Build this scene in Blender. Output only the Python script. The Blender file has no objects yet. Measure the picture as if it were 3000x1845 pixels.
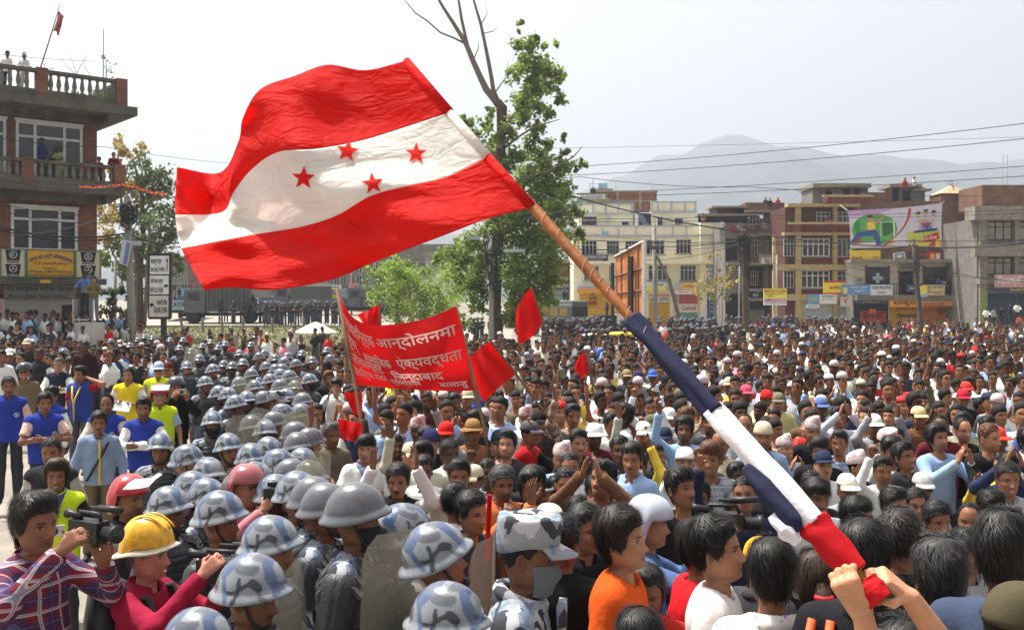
import bpy,bmesh,math,random
import numpy as np
from mathutils import Vector,Matrix,Euler
random.seed(7);rng=np.random.default_rng(7)
sc=bpy.context.scene
COL=sc.collection
R=math.radians
FPX,U0,V0,CAMZ=2950.0,1500.0,875.0,3.0
cam_d=bpy.data.cameras.new('camera');cam=bpy.data.objects.new('camera',cam_d);COL.objects.link(cam)
cam.location=(0,0,CAMZ);cam.rotation_euler=(R(90),0,0)
cam_d.sensor_width=36;cam_d.lens=36*FPX/3000;cam_d.shift_y=(V0-922.5)/3000
cam_d.clip_start=0.1;cam_d.clip_end=12000
sc.camera=cam
SUN_EL,SUN_AZ=66,-58
w=bpy.data.worlds.new('World');sc.world=w;w.use_nodes=True
nt=w.node_tree;bg=nt.nodes['Background']
sky=nt.nodes.new('ShaderNodeTexSky');sky.sky_type='NISHITA';sky.sun_disc=False
sky.sun_elevation=R(SUN_EL);sky.sun_rotation=R(SUN_AZ);sky.dust_density=6.0;sky.air_density=1.2;sky.ozone_density=1.0
hs=nt.nodes.new('ShaderNodeHueSaturation');hs.inputs['Saturation'].default_value=0.22
nt.links.new(sky.outputs[0],hs.inputs['Color']);nt.links.new(hs.outputs[0],bg.inputs[0]);bg.inputs[1].default_value=0.12
sl=bpy.data.lights.new('sun','SUN');sun=bpy.data.objects.new('sun',sl);COL.objects.link(sun)
sl.energy=4.8;sl.angle=R(1.2);sl.color=(1.0,0.95,0.87)
sd=Vector((math.sin(R(SUN_AZ))*math.cos(R(SUN_EL)),math.cos(R(SUN_AZ))*math.cos(R(SUN_EL)),math.sin(R(SUN_EL))))
sun.rotation_euler=sd.to_track_quat('Z','Y').to_euler();sun.location=(0,0,60)
sc.view_settings.view_transform='Standard';sc.view_settings.look='None';sc.view_settings.gamma=1
sc.view_settings.use_curve_mapping=False;sc.view_settings.exposure=0.85
sc.cycles.use_denoising=True
sc.cycles.max_bounces=8;sc.cycles.transparent_max_bounces=12;sc.cycles.volume_bounces=0
def srgb(r,g,b):
 f=lambda c:((c/255+0.055)/1.055)**2.4 if c>10 else c/255/12.92
 return(f(r),f(g),f(b))
def W(u,v,d):
 """photo pixel (u, v) at distance d along the view axis -> world point"""
 return Vector(((u-U0)/FPX*d,d,CAMZ-(v-V0)/FPX*d))
def tag(o,label=None,cat=None,group=None,kind=None):
 if label:o['label']=label
 if cat:o['category']=cat
 if group:o['group']=group
 if kind:o['kind']=kind
 return o
def link(o,parent=None):
 COL.objects.link(o)
 if parent is not None:o.parent=parent
 return o
def empty(name,loc=(0,0,0),rz=0.0,label=None,cat=None,group=None):
 o=bpy.data.objects.new(name,None);o.location=loc;o.rotation_euler=(0,0,rz);o.empty_display_size=.2
 COL.objects.link(o);return tag(o,label,cat,group)
def mesh_np(name,V,F,smooth=False,mats=(),attr=None,mi=None,uv=None):
 """V (n,3) array, F list of index lists or (m,k) array"""
 me=bpy.data.meshes.new(name)
 V=np.asarray(V,dtype=np.float32)
 if not isinstance(F,np.ndarray)and len(F)>400 and all(len(f)==4 for f in F):F=np.array(F)
 if isinstance(F,np.ndarray):
  m,k=F.shape
  me.vertices.add(len(V));me.vertices.foreach_set('co',V.ravel())
  me.loops.add(m*k);me.loops.foreach_set('vertex_index',F.astype(np.int32).ravel())
  me.polygons.add(m);me.polygons.foreach_set('loop_start',np.arange(0,m*k,k,dtype=np.int32))
  me.update(calc_edges=True)
 else:
  me.from_pydata([tuple(map(float,v))for v in V],[],[list(map(int,f))for f in F])
 me.polygons.foreach_set('use_smooth',np.full(len(me.polygons),smooth))
 for m_ in mats:me.materials.append(m_)
 if mi is not None:me.polygons.foreach_set('material_index',np.asarray(mi,dtype=np.int32))
 if attr is not None:
  a=me.attributes.new('col','FLOAT_COLOR','POINT');A=np.ones((len(V),4),np.float32);A[:,:attr.shape[1]]=attr
  a.data.foreach_set('color',A.ravel())
 if uv is not None:
  a=me.attributes.new('st','FLOAT2','POINT');a.data.foreach_set('vector',np.asarray(uv,np.float32).ravel())
 me.update()
 return me
def obj(name,me,parent=None,loc=None,rot=None,color=None):
 o=bpy.data.objects.new(name,me)
 if loc is not None:o.location=loc
 if rot is not None:o.rotation_euler=rot
 if color is not None:o.color=(*color[:3],1)
 return link(o,parent)
class MB:
 """collects boxes, bars, tubes, lathes into one mesh"""
 def __init__(s):s.V=[];s.F=[];s.M=[];s.n=0
 def add(s,V,F,m=0):
  V=[tuple(v)for v in V]
  s.V+=V;s.F+=[[i+s.n for i in f]for f in F];s.M+=[m]*len(F);s.n+=len(V);return s
 def box(s,x0,x1,y0,y1,z0,z1,m=0,M=None):
  V=[Vector((x,y,z))for z in(z0,z1)for y in(y0,y1)for x in(x0,x1)]
  if M is not None:V=[M@v for v in V]
  return s.add(V,[(0,2,3,1),(4,5,7,6),(0,1,5,4),(2,6,7,3),(0,4,6,2),(1,3,7,5)],m)
 def prism(s,pts,y0,y1,m=0):
  """polygon in x,z extruded along y"""
  n=len(pts);V=[(x,y0,z)for x,z in pts]+[(x,y1,z)for x,z in pts]
  return s.add(V,[list(range(n)),list(range(2*n-1,n-1,-1))]+[(i,i+n,(i+1)%n+n,(i+1)%n)for i in range(n)],m)
 def tube(s,pts,rad,n=8,m=0,cap=True):
  pts=[Vector(p)for p in pts];k=len(pts)
  rad=rad if hasattr(rad,'__len__')else[rad]*k
  V=[];up=Vector((0,0,1));prev=None
  for i,p in enumerate(pts):
   t=(pts[min(i+1,k-1)]-pts[max(i-1,0)]).normalized()
   a=prev if prev is not None else(t.cross(up)if abs(t.z)<.95 else t.cross(Vector((1,0,0))))
   a=(a-t*a.dot(t)).normalized();prev=a;b=t.cross(a)
   for j in range(n):
    q=2*math.pi*j/n
    V.append(p+(a*math.cos(q)+b*math.sin(q))*rad[i])
  F=[(i*n+j,i*n+(j+1)%n,(i+1)*n+(j+1)%n,(i+1)*n+j)for i in range(k-1)for j in range(n)]
  if cap:F+=[list(range(n-1,-1,-1)),list(range((k-1)*n,k*n))]
  return s.add(V,F,m)
 def lathe(s,prof,n=12,m=0,c=(0,0,0),cap=True):
  """prof list of (r, z)"""
  V=[(c[0]+r*math.cos(2*math.pi*j/n),c[1]+r*math.sin(2*math.pi*j/n),c[2]+z)for r,z in prof for j in range(n)]
  k=len(prof)
  F=[(i*n+j,i*n+(j+1)%n,(i+1)*n+(j+1)%n,(i+1)*n+j)for i in range(k-1)for j in range(n)]
  if cap:F+=[list(range(n-1,-1,-1)),list(range((k-1)*n,k*n))]
  return s.add(V,F,m)
 def mesh(s,name,mats,smooth=False):
  return mesh_np(name,s.V,s.F,smooth,mats if isinstance(mats,(list,tuple))else[mats],mi=s.M)
 def build(s,name,mats,parent=None,smooth=False,loc=None,rot=None):
  return obj(name,s.mesh(name,mats,smooth),parent,loc,rot)
def shade_auto(o,ang=35):
 me=o.data
 me.polygons.foreach_set('use_smooth',np.full(len(me.polygons),True));me.set_sharp_from_angle(angle=R(ang));return o
MATS={}
def mat(name,col=(.5,.5,.5),rough=.7,spec=.35,var=.18,scale=6.0,bump=0.0,bscale=40.0,metal=0.0,objcol=False,attr=False,dirt=0.0,trans=0.0,coat=0.0,detail=5.0,sheen=0.0):
 if name in MATS:return MATS[name]
 m=bpy.data.materials.new(name);MATS[name]=m;m.use_nodes=True
 t=m.node_tree;N=t.nodes;L=t.links;b=N['Principled BSDF'];out=N['Material Output']
 b.inputs['Roughness'].default_value=rough;b.inputs['Specular IOR Level'].default_value=spec;b.inputs['Metallic'].default_value=metal
 b.inputs['Coat Weight'].default_value=coat;b.inputs['Coat Roughness'].default_value=.15
 if sheen:b.inputs['Sheen Weight'].default_value=sheen
 tc=N.new('ShaderNodeTexCoord')
 src=None
 if attr:
  a=N.new('ShaderNodeAttribute');a.attribute_name='col';src=a.outputs['Color']
 elif objcol:
  a=N.new('ShaderNodeObjectInfo');src=a.outputs['Color']
 else:
  a=N.new('ShaderNodeRGB');a.outputs[0].default_value=(*col,1);src=a.outputs[0]
 if var:
  n=N.new('ShaderNodeTexNoise');n.inputs['Scale'].default_value=scale;n.inputs['Detail'].default_value=detail;n.inputs['Roughness'].default_value=.6
  L.new(tc.outputs['Object'],n.inputs['Vector'])
  mr=N.new('ShaderNodeMapRange');mr.inputs['From Min'].default_value=.3;mr.inputs['From Max'].default_value=.7
  mr.inputs['To Min'].default_value=1-var;mr.inputs['To Max'].default_value=1+var*.6
  L.new(n.outputs['Fac'],mr.inputs['Value'])
  mx=N.new('ShaderNodeMix');mx.data_type='RGBA';mx.blend_type='MULTIPLY';mx.inputs[0].default_value=1
  L.new(src,mx.inputs[6]);L.new(mr.outputs[0],mx.inputs[7]);src=mx.outputs[2]
 if dirt:
  n2=N.new('ShaderNodeTexNoise');n2.inputs['Scale'].default_value=1.3;n2.inputs['Detail'].default_value=8;n2.inputs['Roughness'].default_value=.7
  mp=N.new('ShaderNodeMapping');mp.inputs['Scale'].default_value=(1,1,.35);L.new(tc.outputs['Object'],mp.inputs[0]);L.new(mp.outputs[0],n2.inputs['Vector'])
  cr=N.new('ShaderNodeMapRange');cr.inputs['From Min'].default_value=.48;cr.inputs['From Max'].default_value=.72;cr.inputs['To Max'].default_value=dirt
  L.new(n2.outputs['Fac'],cr.inputs['Value'])
  mx=N.new('ShaderNodeMix');mx.data_type='RGBA';L.new(cr.outputs[0],mx.inputs[0]);L.new(src,mx.inputs[6]);mx.inputs[7].default_value=(.045,.042,.036,1);src=mx.outputs[2]
 L.new(src,b.inputs['Base Color'])
 if bump:
  n3=N.new('ShaderNodeTexNoise');n3.inputs['Scale'].default_value=bscale;n3.inputs['Detail'].default_value=4;L.new(tc.outputs['Object'],n3.inputs['Vector'])
  bp=N.new('ShaderNodeBump');bp.inputs['Strength'].default_value=bump;bp.inputs['Distance'].default_value=.02
  L.new(n3.outputs['Fac'],bp.inputs['Height']);L.new(bp.outputs[0],b.inputs['Normal'])
 if trans:
  tr=N.new('ShaderNodeBsdfTranslucent');L.new(src,tr.inputs['Color']);ms=N.new('ShaderNodeMixShader');ms.inputs[0].default_value=trans
  L.new(b.outputs[0],ms.inputs[1]);L.new(tr.outputs[0],ms.inputs[2]);L.new(ms.outputs[0],out.inputs[0])
 return m
def smooth01(x):x=np.clip(x,0,1);return x*x*(3-2*x)
def gz(x,y):
 z=0.75*math.exp(-max(y-2.2,0)/1.9)
 u=U0+FPX*x/max(y,1)
 s=float(smooth01(np.array((y-50)/22.0)))*float(smooth01(np.array((1450-u)/500.0)))
 z+=0.95*s
 if y>72:z+=0.028*min(y-72,25)*float(smooth01(np.array((1450-u)/500.0)))
 return z
def solve_d(v,h):
 """distance at which something h metres above the ground shows at photo row v (ground of the square)"""
 d=10.0
 for _ in range(60):
  g=0.75*math.exp(-max(d-2.2,0)/1.9)
  d=.6*d+.4*max(2.0,(CAMZ-g-h)*FPX/max(v-V0,12))
 return d
# people: shapes
def smin(a,b,k):h=np.clip(.5+.5*(b-a)/k,0,1);return b*(1-h)+a*h-k*h*(1-h)
def cone(P,a,b,ra,rb):
 a=np.array(a,float);b=np.array(b,float);ab=b-a
 t=np.clip((P-a)@ab/max(ab@ab,1e-9),0,1)
 return np.linalg.norm(P-(a+t[:,None]*ab),axis=1)-(ra+(rb-ra)*t)
def surfnet(fn,lo,hi,h):
 lo=np.array(lo,float);n=np.ceil((np.array(hi)-lo)/h).astype(int)+1
 g=np.stack(np.meshgrid(*[lo[i]+h*np.arange(n[i])for i in range(3)],indexing='ij'),-1)
 F=fn(g.reshape(-1,3)).reshape(n);S=F<0
 c=[S[i:n[0]-1+i,j:n[1]-1+j,k:n[2]-1+k]for i in(0,1)for j in(0,1)for k in(0,1)]
 tot=sum(x.astype(np.int8)for x in c);act=(tot>0)&(tot<8)
 idx=-np.ones(act.shape,int);ai=np.argwhere(act);idx[act]=np.arange(len(ai))
 pos=np.zeros((len(ai),3));cnt=np.zeros(len(ai))
 corners=[np.array(q)for q in((0,0,0),(0,0,1),(0,1,0),(0,1,1),(1,0,0),(1,0,1),(1,1,0),(1,1,1))]
 for a in range(8):
  for b in range(a+1,8):
   if abs(corners[a]-corners[b]).sum()!=1:continue
   A=ai+corners[a];B=ai+corners[b]
   fa=F[A[:,0],A[:,1],A[:,2]];fb=F[B[:,0],B[:,1],B[:,2]]
   m=(fa<0)!=(fb<0);t=np.where(m,fa/np.where(m,fa-fb,1),0)
   pos+=np.where(m[:,None],corners[a]+t[:,None]*(corners[b]-corners[a]),0);cnt+=m
 V=lo+h*(ai+pos/np.maximum(cnt,1)[:,None])
 Q=[]
 for ax in range(3):
  o1,o2=[q for q in range(3)if q!=ax]
  sl=[slice(1,n[i]-1)for i in range(3)];sl[ax]=slice(0,n[ax]-1)
  sl2=list(sl);sl2[ax]=slice(1,n[ax])
  s0=S[tuple(sl)];s1=S[tuple(sl2)]
  e=np.argwhere(s0!=s1);off=np.array([1,1,1]);off[ax]=0;e=e+off
  inside=S[e[:,0],e[:,1],e[:,2]]
  d1=np.zeros(3,int);d1[o1]=1;d2=np.zeros(3,int);d2[o2]=1
  q=[idx[tuple((e-x).T)]for x in(d1+d2,d2,0*d1,d1)]
  q=np.stack(q,1);fl=inside if ax!=1 else~inside
  q[~fl]=q[~fl][:,::-1];Q.append(q)
 Q=np.concatenate(Q);Q=Q[(Q>=0).all(1)]
 return V,Q
HT=np.array([(.132,.012,.022,.004),(.129,-.010,.040,.019),(.121,-.034,.060,.036),(.104,-.061,.081,.0535),(.076,-.081,.096,.0685),(.042,-.0905,.1015,.0755),(.016,-.0925,.099,.0765),(-.006,-.0865,.095,.0745),(-.035,-.0875,.087,.0705),(-.06,-.0885,.075,.065),(-.084,-.086,.065,.0575),(-.104,-.082,.058,.0465),(-.116,-.066,.057,.047),(-.124,-.040,.058,.0505),(-.15,-.036,.062,.053),(-.19,-.040,.068,.058),(-.215,-.047,.075,.075),(-.24,-.06,.08,.105),(-.27,-.075,.088,.13),(-.40,-.09,.09,.13),(-.62,-.085,.085,.12)])[::-1]
def head_pt(phi,z):
 yf=np.interp(z,HT[:,0],HT[:,1]);yb=np.interp(z,HT[:,0],HT[:,2]);ww=np.interp(z,HT[:,0],HT[:,3])
 m=(yf+yb)/2;hf=(yb-yf)/2;s=np.sin(phi);c=np.cos(phi)
 e=.94
 return np.stack([ww*np.sign(s)*np.abs(s)**e,m-hf*np.sign(c)*np.abs(c)**e,z+0*phi],-1)
def head_mesh(ns,zs,var):
 """returns V, F, col(rgba) in head space; looks along -y"""
 k=np.arange(ns)/ns*2*np.pi;phi=k-.42*np.sin(k)
 Z,PH=np.meshgrid(zs,phi,indexing='ij');V=head_pt(PH.ravel(),Z.ravel())
 x,y,z=V.T;fr=np.clip(np.cos(PH.ravel())*1.6,0,1)
 G=lambda cx,cz,sx,sz,a:a*np.exp(-((np.abs(x)-cx)/sx)**2-((z-cz)/sz)**2)*fr
 nz=np.interp(z,[-.058,-.05,-.040,-.02,.004,.014],[0,.55,1,.62,.25,0])
 dy=-(var.get('nose',.025)+.006)*nz*np.exp(-(x/(.0095+.0045*nz))**2)*fr
 dy+=-G(.0135,-.044,.007,.007,.009)
 dy+=G(.032,.0,.0165,.012,.0115)-G(.032,-.002,.0105,.0075,.0052)-G(.03,.0195,.02,.007,.0045)
 dy+=-G(.047,-.030,.02,.018,.006)+G(.052,-.065,.016,.02,.006)
 dy+=-G(0,-.0655,.02,.0055,.0065)-G(0,-.080,.017,.006,.0075)+G(0,-.0725,.022,.0028,.004)-G(0,-.104,.017,.013,.007)
 V[:,1]+=dy;V[:,0]*=var.get('wid',1)
 col=np.ones((len(V),4),np.float32)
 def paint(mask,rgb,a=1.0,keep=0.0):
  mm=np.clip(mask,0,1)[:,None]*a;c3=np.array(rgb)if keep else np.array(rgb)/np.array([.30,.15,.09])
  col[:,:3]=col[:,:3]*(1-mm)+c3*mm
 E=lambda cx,cz,rx,rz,soft=.35:np.clip((1-np.sqrt(((np.abs(x)-cx)/rx)**2+((z-cz)/rz)**2))/soft,0,1)*(fr>.15)
 paint(np.clip((-.055-z)/.05,0,1)*(z>-.13),(.80,.80,.84),.8,1);paint(E(.045,-.032,.022,.02,.9),(1.1,.96,.92),.8,1);paint(E(.026,-.056,.006,.016,.8),(.68,.62,.6),.6,1);paint(E(0,-.068,.024,.006),(.66,.46,.45),.7,1);paint(E(0,-.08,.020,.007),(.74,.50,.48),.7,1)  # jaw, cheek and lip tones; crease shade beside the nose painted into the colour
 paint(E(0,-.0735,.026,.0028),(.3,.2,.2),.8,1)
 if var.get('mouth'):paint(E(0,-.076,.020,.013),(.10,.03,.03),1,0)
 if var.get('smile'):paint(E(0,-.074,.021,.006),(.75,.72,.66),.95,0)
 paint(E(.032,.0,.022,.014,.8),(.6,.5,.48),.55,1)  # dark circles plus eye socket shade, painted into the skin colour
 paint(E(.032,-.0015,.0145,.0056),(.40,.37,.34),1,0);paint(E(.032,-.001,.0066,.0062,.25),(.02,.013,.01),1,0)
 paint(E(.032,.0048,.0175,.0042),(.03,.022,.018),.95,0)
 paint(E(.0335,.0205,.023,.0085,.5),(.03,.025,.022),.9,0)
 if var.get('stache'):paint(E(0,-.0575,.029,.0075),(.03,.025,.022),.95,0)
 if var.get('beard'):paint(np.clip((-.05-z)/.02,0,1)*(z>-.118)*fr*(1-E(0,-.074,.026,.014)),(.3,.27,.26),.55,1)
 n=len(zs);F=[]
 i,j=np.meshgrid(np.arange(n-1),np.arange(ns),indexing='ij');i=i.ravel();j=j.ravel()
 F=np.stack([i*ns+j,i*ns+(j+1)%ns,(i+1)*ns+(j+1)%ns,(i+1)*ns+j],1)
 if ns>=24:
  for sx in(-1,1):
   a=np.linspace(0,2*np.pi,10,endpoint=False);rings=[]
   for(rr,out)in((1.0,.0),(1.06,.010),(.72,.012),(.35,.005)):
    rings.append(np.stack([sx*(.070+out+.006*np.cos(a)*0),.014+.016*rr*np.cos(a)+out*.5,-.012+.031*rr*np.sin(a)],1))
   b=len(V);V=np.concatenate([V]+rings);c4=np.ones((40,4),np.float32);c4[20:,:3]*=.8;col=np.concatenate([col,c4])
   q=np.array([(b+r*10+t,b+r*10+(t+1)%10,b+(r+1)*10+(t+1)%10,b+(r+1)*10+t)for r in range(3)for t in range(10)])
   F=np.concatenate([F,q if sx<0 else q[:,::-1]])
 return V,F,col
def zs_for(lod):
 if lod==0:return np.concatenate([[.132,.129,.121,.110],np.linspace(.098,-.108,42),[-.113,-.118,-.124,-.135,-.15,-.17,-.19,-.215,-.24,-.27,-.4,-.62]])
 if lod==1:return np.concatenate([[.132,.126,.112],np.linspace(.094,-.106,23),[-.116,-.124,-.15,-.19,-.215,-.25,-.3,-.6]])
 return np.concatenate([[.132,.115],np.linspace(.085,-.104,10),[-.12,-.15,-.2,-.25,-.45]])
def turn_head(V,yaw,pitch=0,roll=0,full=False):
 """rotates head-space points about the neck; neck follows softly"""
 w_=np.ones(len(V))if full else smooth01((V[:,2]+.21)/.09)
 out=V.copy();piv=np.array([0,.02,-.14])
 p=V-piv;pa=pitch*w_
 y1=p[:,1]*np.cos(pa)-p[:,2]*np.sin(pa);z1=p[:,1]*np.sin(pa)+p[:,2]*np.cos(pa)
 ra=roll*w_;x2=p[:,0]*np.cos(ra)-z1*np.sin(ra);z2=p[:,0]*np.sin(ra)+z1*np.cos(ra)
 ya=yaw*w_;out[:,0]=x2*np.cos(ya)-y1*np.sin(ya);out[:,1]=x2*np.sin(ya)+y1*np.cos(ya);out[:,2]=z2
 return out+piv
HEADC=np.array([0,-.012,1.562])
def hand_segs(wr,d,n,curl=.25,spread=.10,side=1):
 """wr wrist, d finger direction, n palm normal (palm faces n), side +1: thumb towards d x n"""
 wr=np.array(wr,float);d=np.array(d,float);d/=np.linalg.norm(d);n=np.array(n,float);n-=d*(n@d);n/=np.linalg.norm(n)
 s=np.cross(d,n)*side;out=[]
 for t in(-.026,-.009,.009,.026):
  out.append((wr+s*t*.55+d*.01,wr+s*t+d*.088,.016,.0125))
 ln=(.072,.082,.076,.060)if side>0 else(.072,.082,.076,.060)
 for q,t in enumerate((.026,.009,-.009,-.026)):
  p=wr+s*t+d*.088;a=0;fd=d+s*spread*(1.5-q)*1.0;fd/=np.linalg.norm(fd)
  for k,fr in enumerate((.44,.31,.25)):
   a+=curl*(1.25 if k else .9)
   v=fd*math.cos(a)+n*math.sin(a);p2=p+v*ln[q]*fr*1.05
   out.append((p,p2,.0084-.0008*k,.0078-.0010*k));p=p2
 p=wr+s*.022+d*.028;v=s*.75+d*.62+n*(.15+.5*min(curl,.9));v/=np.linalg.norm(v);p2=p+v*.043;out.append((p,p2,.0135,.0105))
 v2=v*.6+d*.75-s*.9*curl*.6+n*.35*curl;v2/=np.linalg.norm(v2);out.append((p2,p2+v2*.036,.0102,.0085))
 return out
POSES={'down':(((-.25,.04,1.10),(-.27,-.07,.87),(0,-.2,-1),(1,0,0),.45),((.25,.04,1.10),(.27,-.07,.87),(0,-.2,-1),(-1,0,0),.45)),'raise':(((-.33,-.10,1.50),(-.29,-.16,1.77),(-.1,-.1,1),(0,-1,0),.10),((.25,.04,1.10),(.27,-.07,.87),(0,-.2,-1),(-1,0,0),.45)),'raise2':(((-.25,.04,1.10),(-.27,-.07,.87),(0,-.2,-1),(1,0,0),.45),((.30,-.12,1.53),(.20,-.18,1.80),(-.25,-.1,1),(-.3,-1,0),.08)),'fist':(((-.31,-.10,1.46),(-.22,-.16,1.73),(0,0,1),(0,-1,0),1.35),((.25,.04,1.10),(.27,-.07,.87),(0,-.2,-1),(-1,0,0),.45)),'both':(((-.28,-.18,1.45),(-.16,-.24,1.71),(.05,-.05,1),(.8,-.5,0),.12),((.28,-.18,1.45),(.16,-.24,1.71),(-.05,-.05,1),(-.8,-.5,0),.12)),'clap':(((-.25,-.16,1.20),(-.075,-.33,1.40),(.35,-.1,1),(1,0,-.2),.12),((.25,-.16,1.20),(.075,-.33,1.40),(-.35,-.1,1),(-1,0,-.2),.12)),'claphigh':(((-.27,-.17,1.42),(-.06,-.26,1.64),(.3,0,1),(1,0,0),.10),((.27,-.17,1.42),(.06,-.26,1.64),(-.3,0,1),(-1,0,0),.10)),'cross':(((-.27,-.10,1.12),(.04,-.215,1.155),(1,-.1,.1),(0,1,0),.5),((.27,-.10,1.12),(-.05,-.255,1.15),(-1,.1,0),(0,1,0),.5)),'chin':(((-.24,-.14,1.13),(-.03,-.20,1.335),(.25,.25,1),(.3,1,0),.55),((.27,-.10,1.12),(-.05,-.235,1.13),(-1,.1,0),(0,1,0),.5)),'cam':(((-.28,-.14,1.26),(-.11,-.27,1.46),(.5,-.35,.7),(.8,.1,.3),.75),((.26,-.17,1.22),(.08,-.28,1.42),(-.3,-.5,.8),(-.4,0,1),.8)),'ear':(((-.25,.04,1.10),(-.2,-.12,.92),(0,-.5,-1),(1,0,0),.8),((.42,-.03,1.43),(.17,-.01,1.50),(-1,.1,.5),(0,0,-1),.7)),'hold':(((-.27,-.02,1.13),(-.14,-.24,1.14),(.8,-.5,.1),(0,.3,1),.8),((.27,-.02,1.13),(.14,-.24,1.12),(-.8,-.5,.1),(0,.3,1),.8)),'rest':(((-.29,-.14,1.10),(-.10,-.27,1.09),(1,-.2,.1),(0,0,-1),.4),((.29,-.14,1.10),(.10,-.27,1.08),(-1,-.2,.1),(0,0,-1),.4)),'viewR':(((-.30,-.22,1.30),(-.16,-.38,1.52),(.35,-.55,.6),(1,.1,-.2),.75),((.28,-.20,1.20),(.06,-.38,1.42),(-.5,-.5,.6),(-.4,.1,1),.7)),}
SHO=((-.163,.012,1.345),(.163,.012,1.345))
def arm_mesh(pose,side,h):
 if pose=='flag':h=.0044
 el,wr,d,n,curl=POSES[pose][side];sh=SHO[side]
 segs=[(sh,el,.047,.040),(el,wr,.039,.0255)]+([]if h>.02 else hand_segs(wr,d,n,curl,.12,1 if side==0 else-1))
 if h>.02:
  dd=np.array(d,float);dd/=np.linalg.norm(dd);w0=np.array(wr);segs+=[(w0,w0+dd*(.17 if curl<.6 else .09),.034,.026)]
 pts=np.array([p for s in segs for p in s[:2]]);lo=pts.min(0)-.06;hi=pts.max(0)+.06
 def f(P):
  D=None
  for q,s in enumerate(segs):
   c=cone(P,*s);D=c if D is None else smin(D,c,.02 if q<2 else .0075)
  return D
 return surfnet(f,lo,hi,h)
WV=rng.normal(0,1,(7,3))*np.array([22,22,30]);WP=rng.uniform(0,6.28,7)
def wrinkle(P):
 d=0
 for kv,ph in zip(WV,WP):d=d+np.sin(P@kv+ph+1.5*np.sin(P@(kv[::-1]*.35)+ph))
 return d/7
def shirt_mesh(pose,sleeve,h,fat=1.0,hem=.86):
 """sleeve: 'long', 'short', 'none'"""
 pr=POSES[pose];pts=[(-.3,-.25,hem-.03),(.3,.25,1.5)]
 for q in(0,1):pts+=[pr[q][0],pr[q][1]]
 if sleeve!='long':pts=pts[:2]+[pr[0][0],pr[1][0]]
 pts=np.array(pts);lo=pts.min(0)-.09;hi=pts.max(0)+.09;hi[2]=max(hi[2],1.5)
 def f(P):
  Q=P*np.array([1,1/.66,1])
  D=cone(Q,(0,.0,.80),(0,.01,1.06),.178*fat,.165*fat);D=smin(D,cone(Q,(0,.01,1.06),(0,.02,1.28),.165*fat,.172*fat),.05)
  for sx in(-1,1):
   D=smin(D,cone(P,(sx*.04,.022,1.392),(sx*.15,.012,1.348),.040,.054),.04)
  for q in(0,1):
   if sleeve=='none' and fat<1.05:continue
   el,wr=np.array(pr[q][0]),np.array(pr[q][1]);sh=np.array(SHO[q])
   A=cone(P,sh,el,.061,.055)
   if sleeve=='none':
    dv=(el-sh)/np.linalg.norm(el-sh);A=np.maximum(cone(P,sh,el,.071,.070),(P-(sh+(el-sh)*.12))@dv)
   elif sleeve=='long':
    B=cone(P,el,wr,.052,.042);dv=(wr-el)/np.linalg.norm(wr-el);B=np.maximum(B,(P-(wr-dv*.005))@dv);A=smin(A,B,.03)
   else:
    dv=(el-sh)/np.linalg.norm(el-sh);A=cone(P,sh,el,.062,.062);A=np.maximum(A,(P-(sh+(el-sh)*.72))@dv)
   D=smin(D,A,.045)
  D=D+(.0095 if h<.03 else .003)*wrinkle(P)
  D=np.maximum(D,hem-P[:,2]);D=np.maximum(D,-cone(P,(0,.0,1.335),(0,-.03,1.6),.050,.115))
  if sleeve=='none' and fat<1.05:
   for sx in(-1,1):D=np.maximum(D,-cone(P,(sx*.235,.01,1.2),(sx*.225,.01,1.45),.05,.05))
  return D
 return surfnet(f,lo,hi,h)
def collar_mesh(open_=.5,ht=.045,n=28):
 a=np.linspace(open_,2*np.pi-open_,n);V=[]
 for(r,z,k)in((.068,1.392,0),(.064,1.392+ht*.95,0),(.068,1.392+ht,1),(.092,1.392,1),(.088,1.384,1)):
  fr=np.cos(a)>.2
  V.append(np.stack([r*np.sin(a)*1.02,.012-(r+.006)*np.cos(a),z-.028*np.clip(np.cos(a),0,1)*(1+k*.7)+.012*np.clip(-np.cos(a),0,1)],1))
 V=np.concatenate(V);F=np.array([(i*n+j,i*n+j+1,(i+1)*n+j+1,(i+1)*n+j)for i in range(4)for j in range(n-1)])
 return V,F
def trouser_mesh(h,walk=0.0):
 def f(P):
  D=None
  for s in(-1,1):
   k=s*walk
   A=smin(cone(P,(s*.085,0,.90),(s*.10,-.02-k*.2,.50),.080,.072),cone(P,(s*.10,-.02-k*.2,.50),(s*.115,k*.3,.09),.072,.064),.03)
   D=A if D is None else smin(D,A,.03)
  return np.maximum(np.maximum(D+.004*wrinkle(P),P[:,2]-.93),.07-P[:,2])
 return surfnet(f,(-.27,-.25,.03),(.27,.25,.99),h)
def shoe_mesh(walk=0.0):
 def f(P):
  D=None
  for s in(-1,1):
   A=smin(cone(P,(s*.115,.03+s*walk*.3,.05),(s*.14,-.14+s*walk*.3,.028),.043,.034),cone(P,(s*.115,.02+s*walk*.3,.05),(s*.115,.02+s*walk*.3,.12),.042,.042),.02)
   D=A if D is None else np.minimum(D,A)
  return np.maximum(D,.002-P[:,2])
 return surfnet(f,(-.25,-.3,-.02),(.25,.2,.2),.02)
def hairline(phi,style):
 a=np.abs(np.degrees(np.arctan2(np.sin(phi),np.cos(phi))))
 f,t,e,b=dict(short=(.070,.02,.018,-.048),crop=(.074,.03,.026,-.040),fringe=(.046,.004,.0,-.068),long=(.062,-.02,-.03,-.098),bald=(.115,.03,.016,-.056),woman=(.076,.015,-.05,-.12),parted=(.066,.008,.0,-.072))[style]
 return np.interp(a,[0,40,62,72,84,100,116,135,180],[f,f-.002,f-.022,t-.012,t-.028,e,e-.05,b,b-.006])
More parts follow.
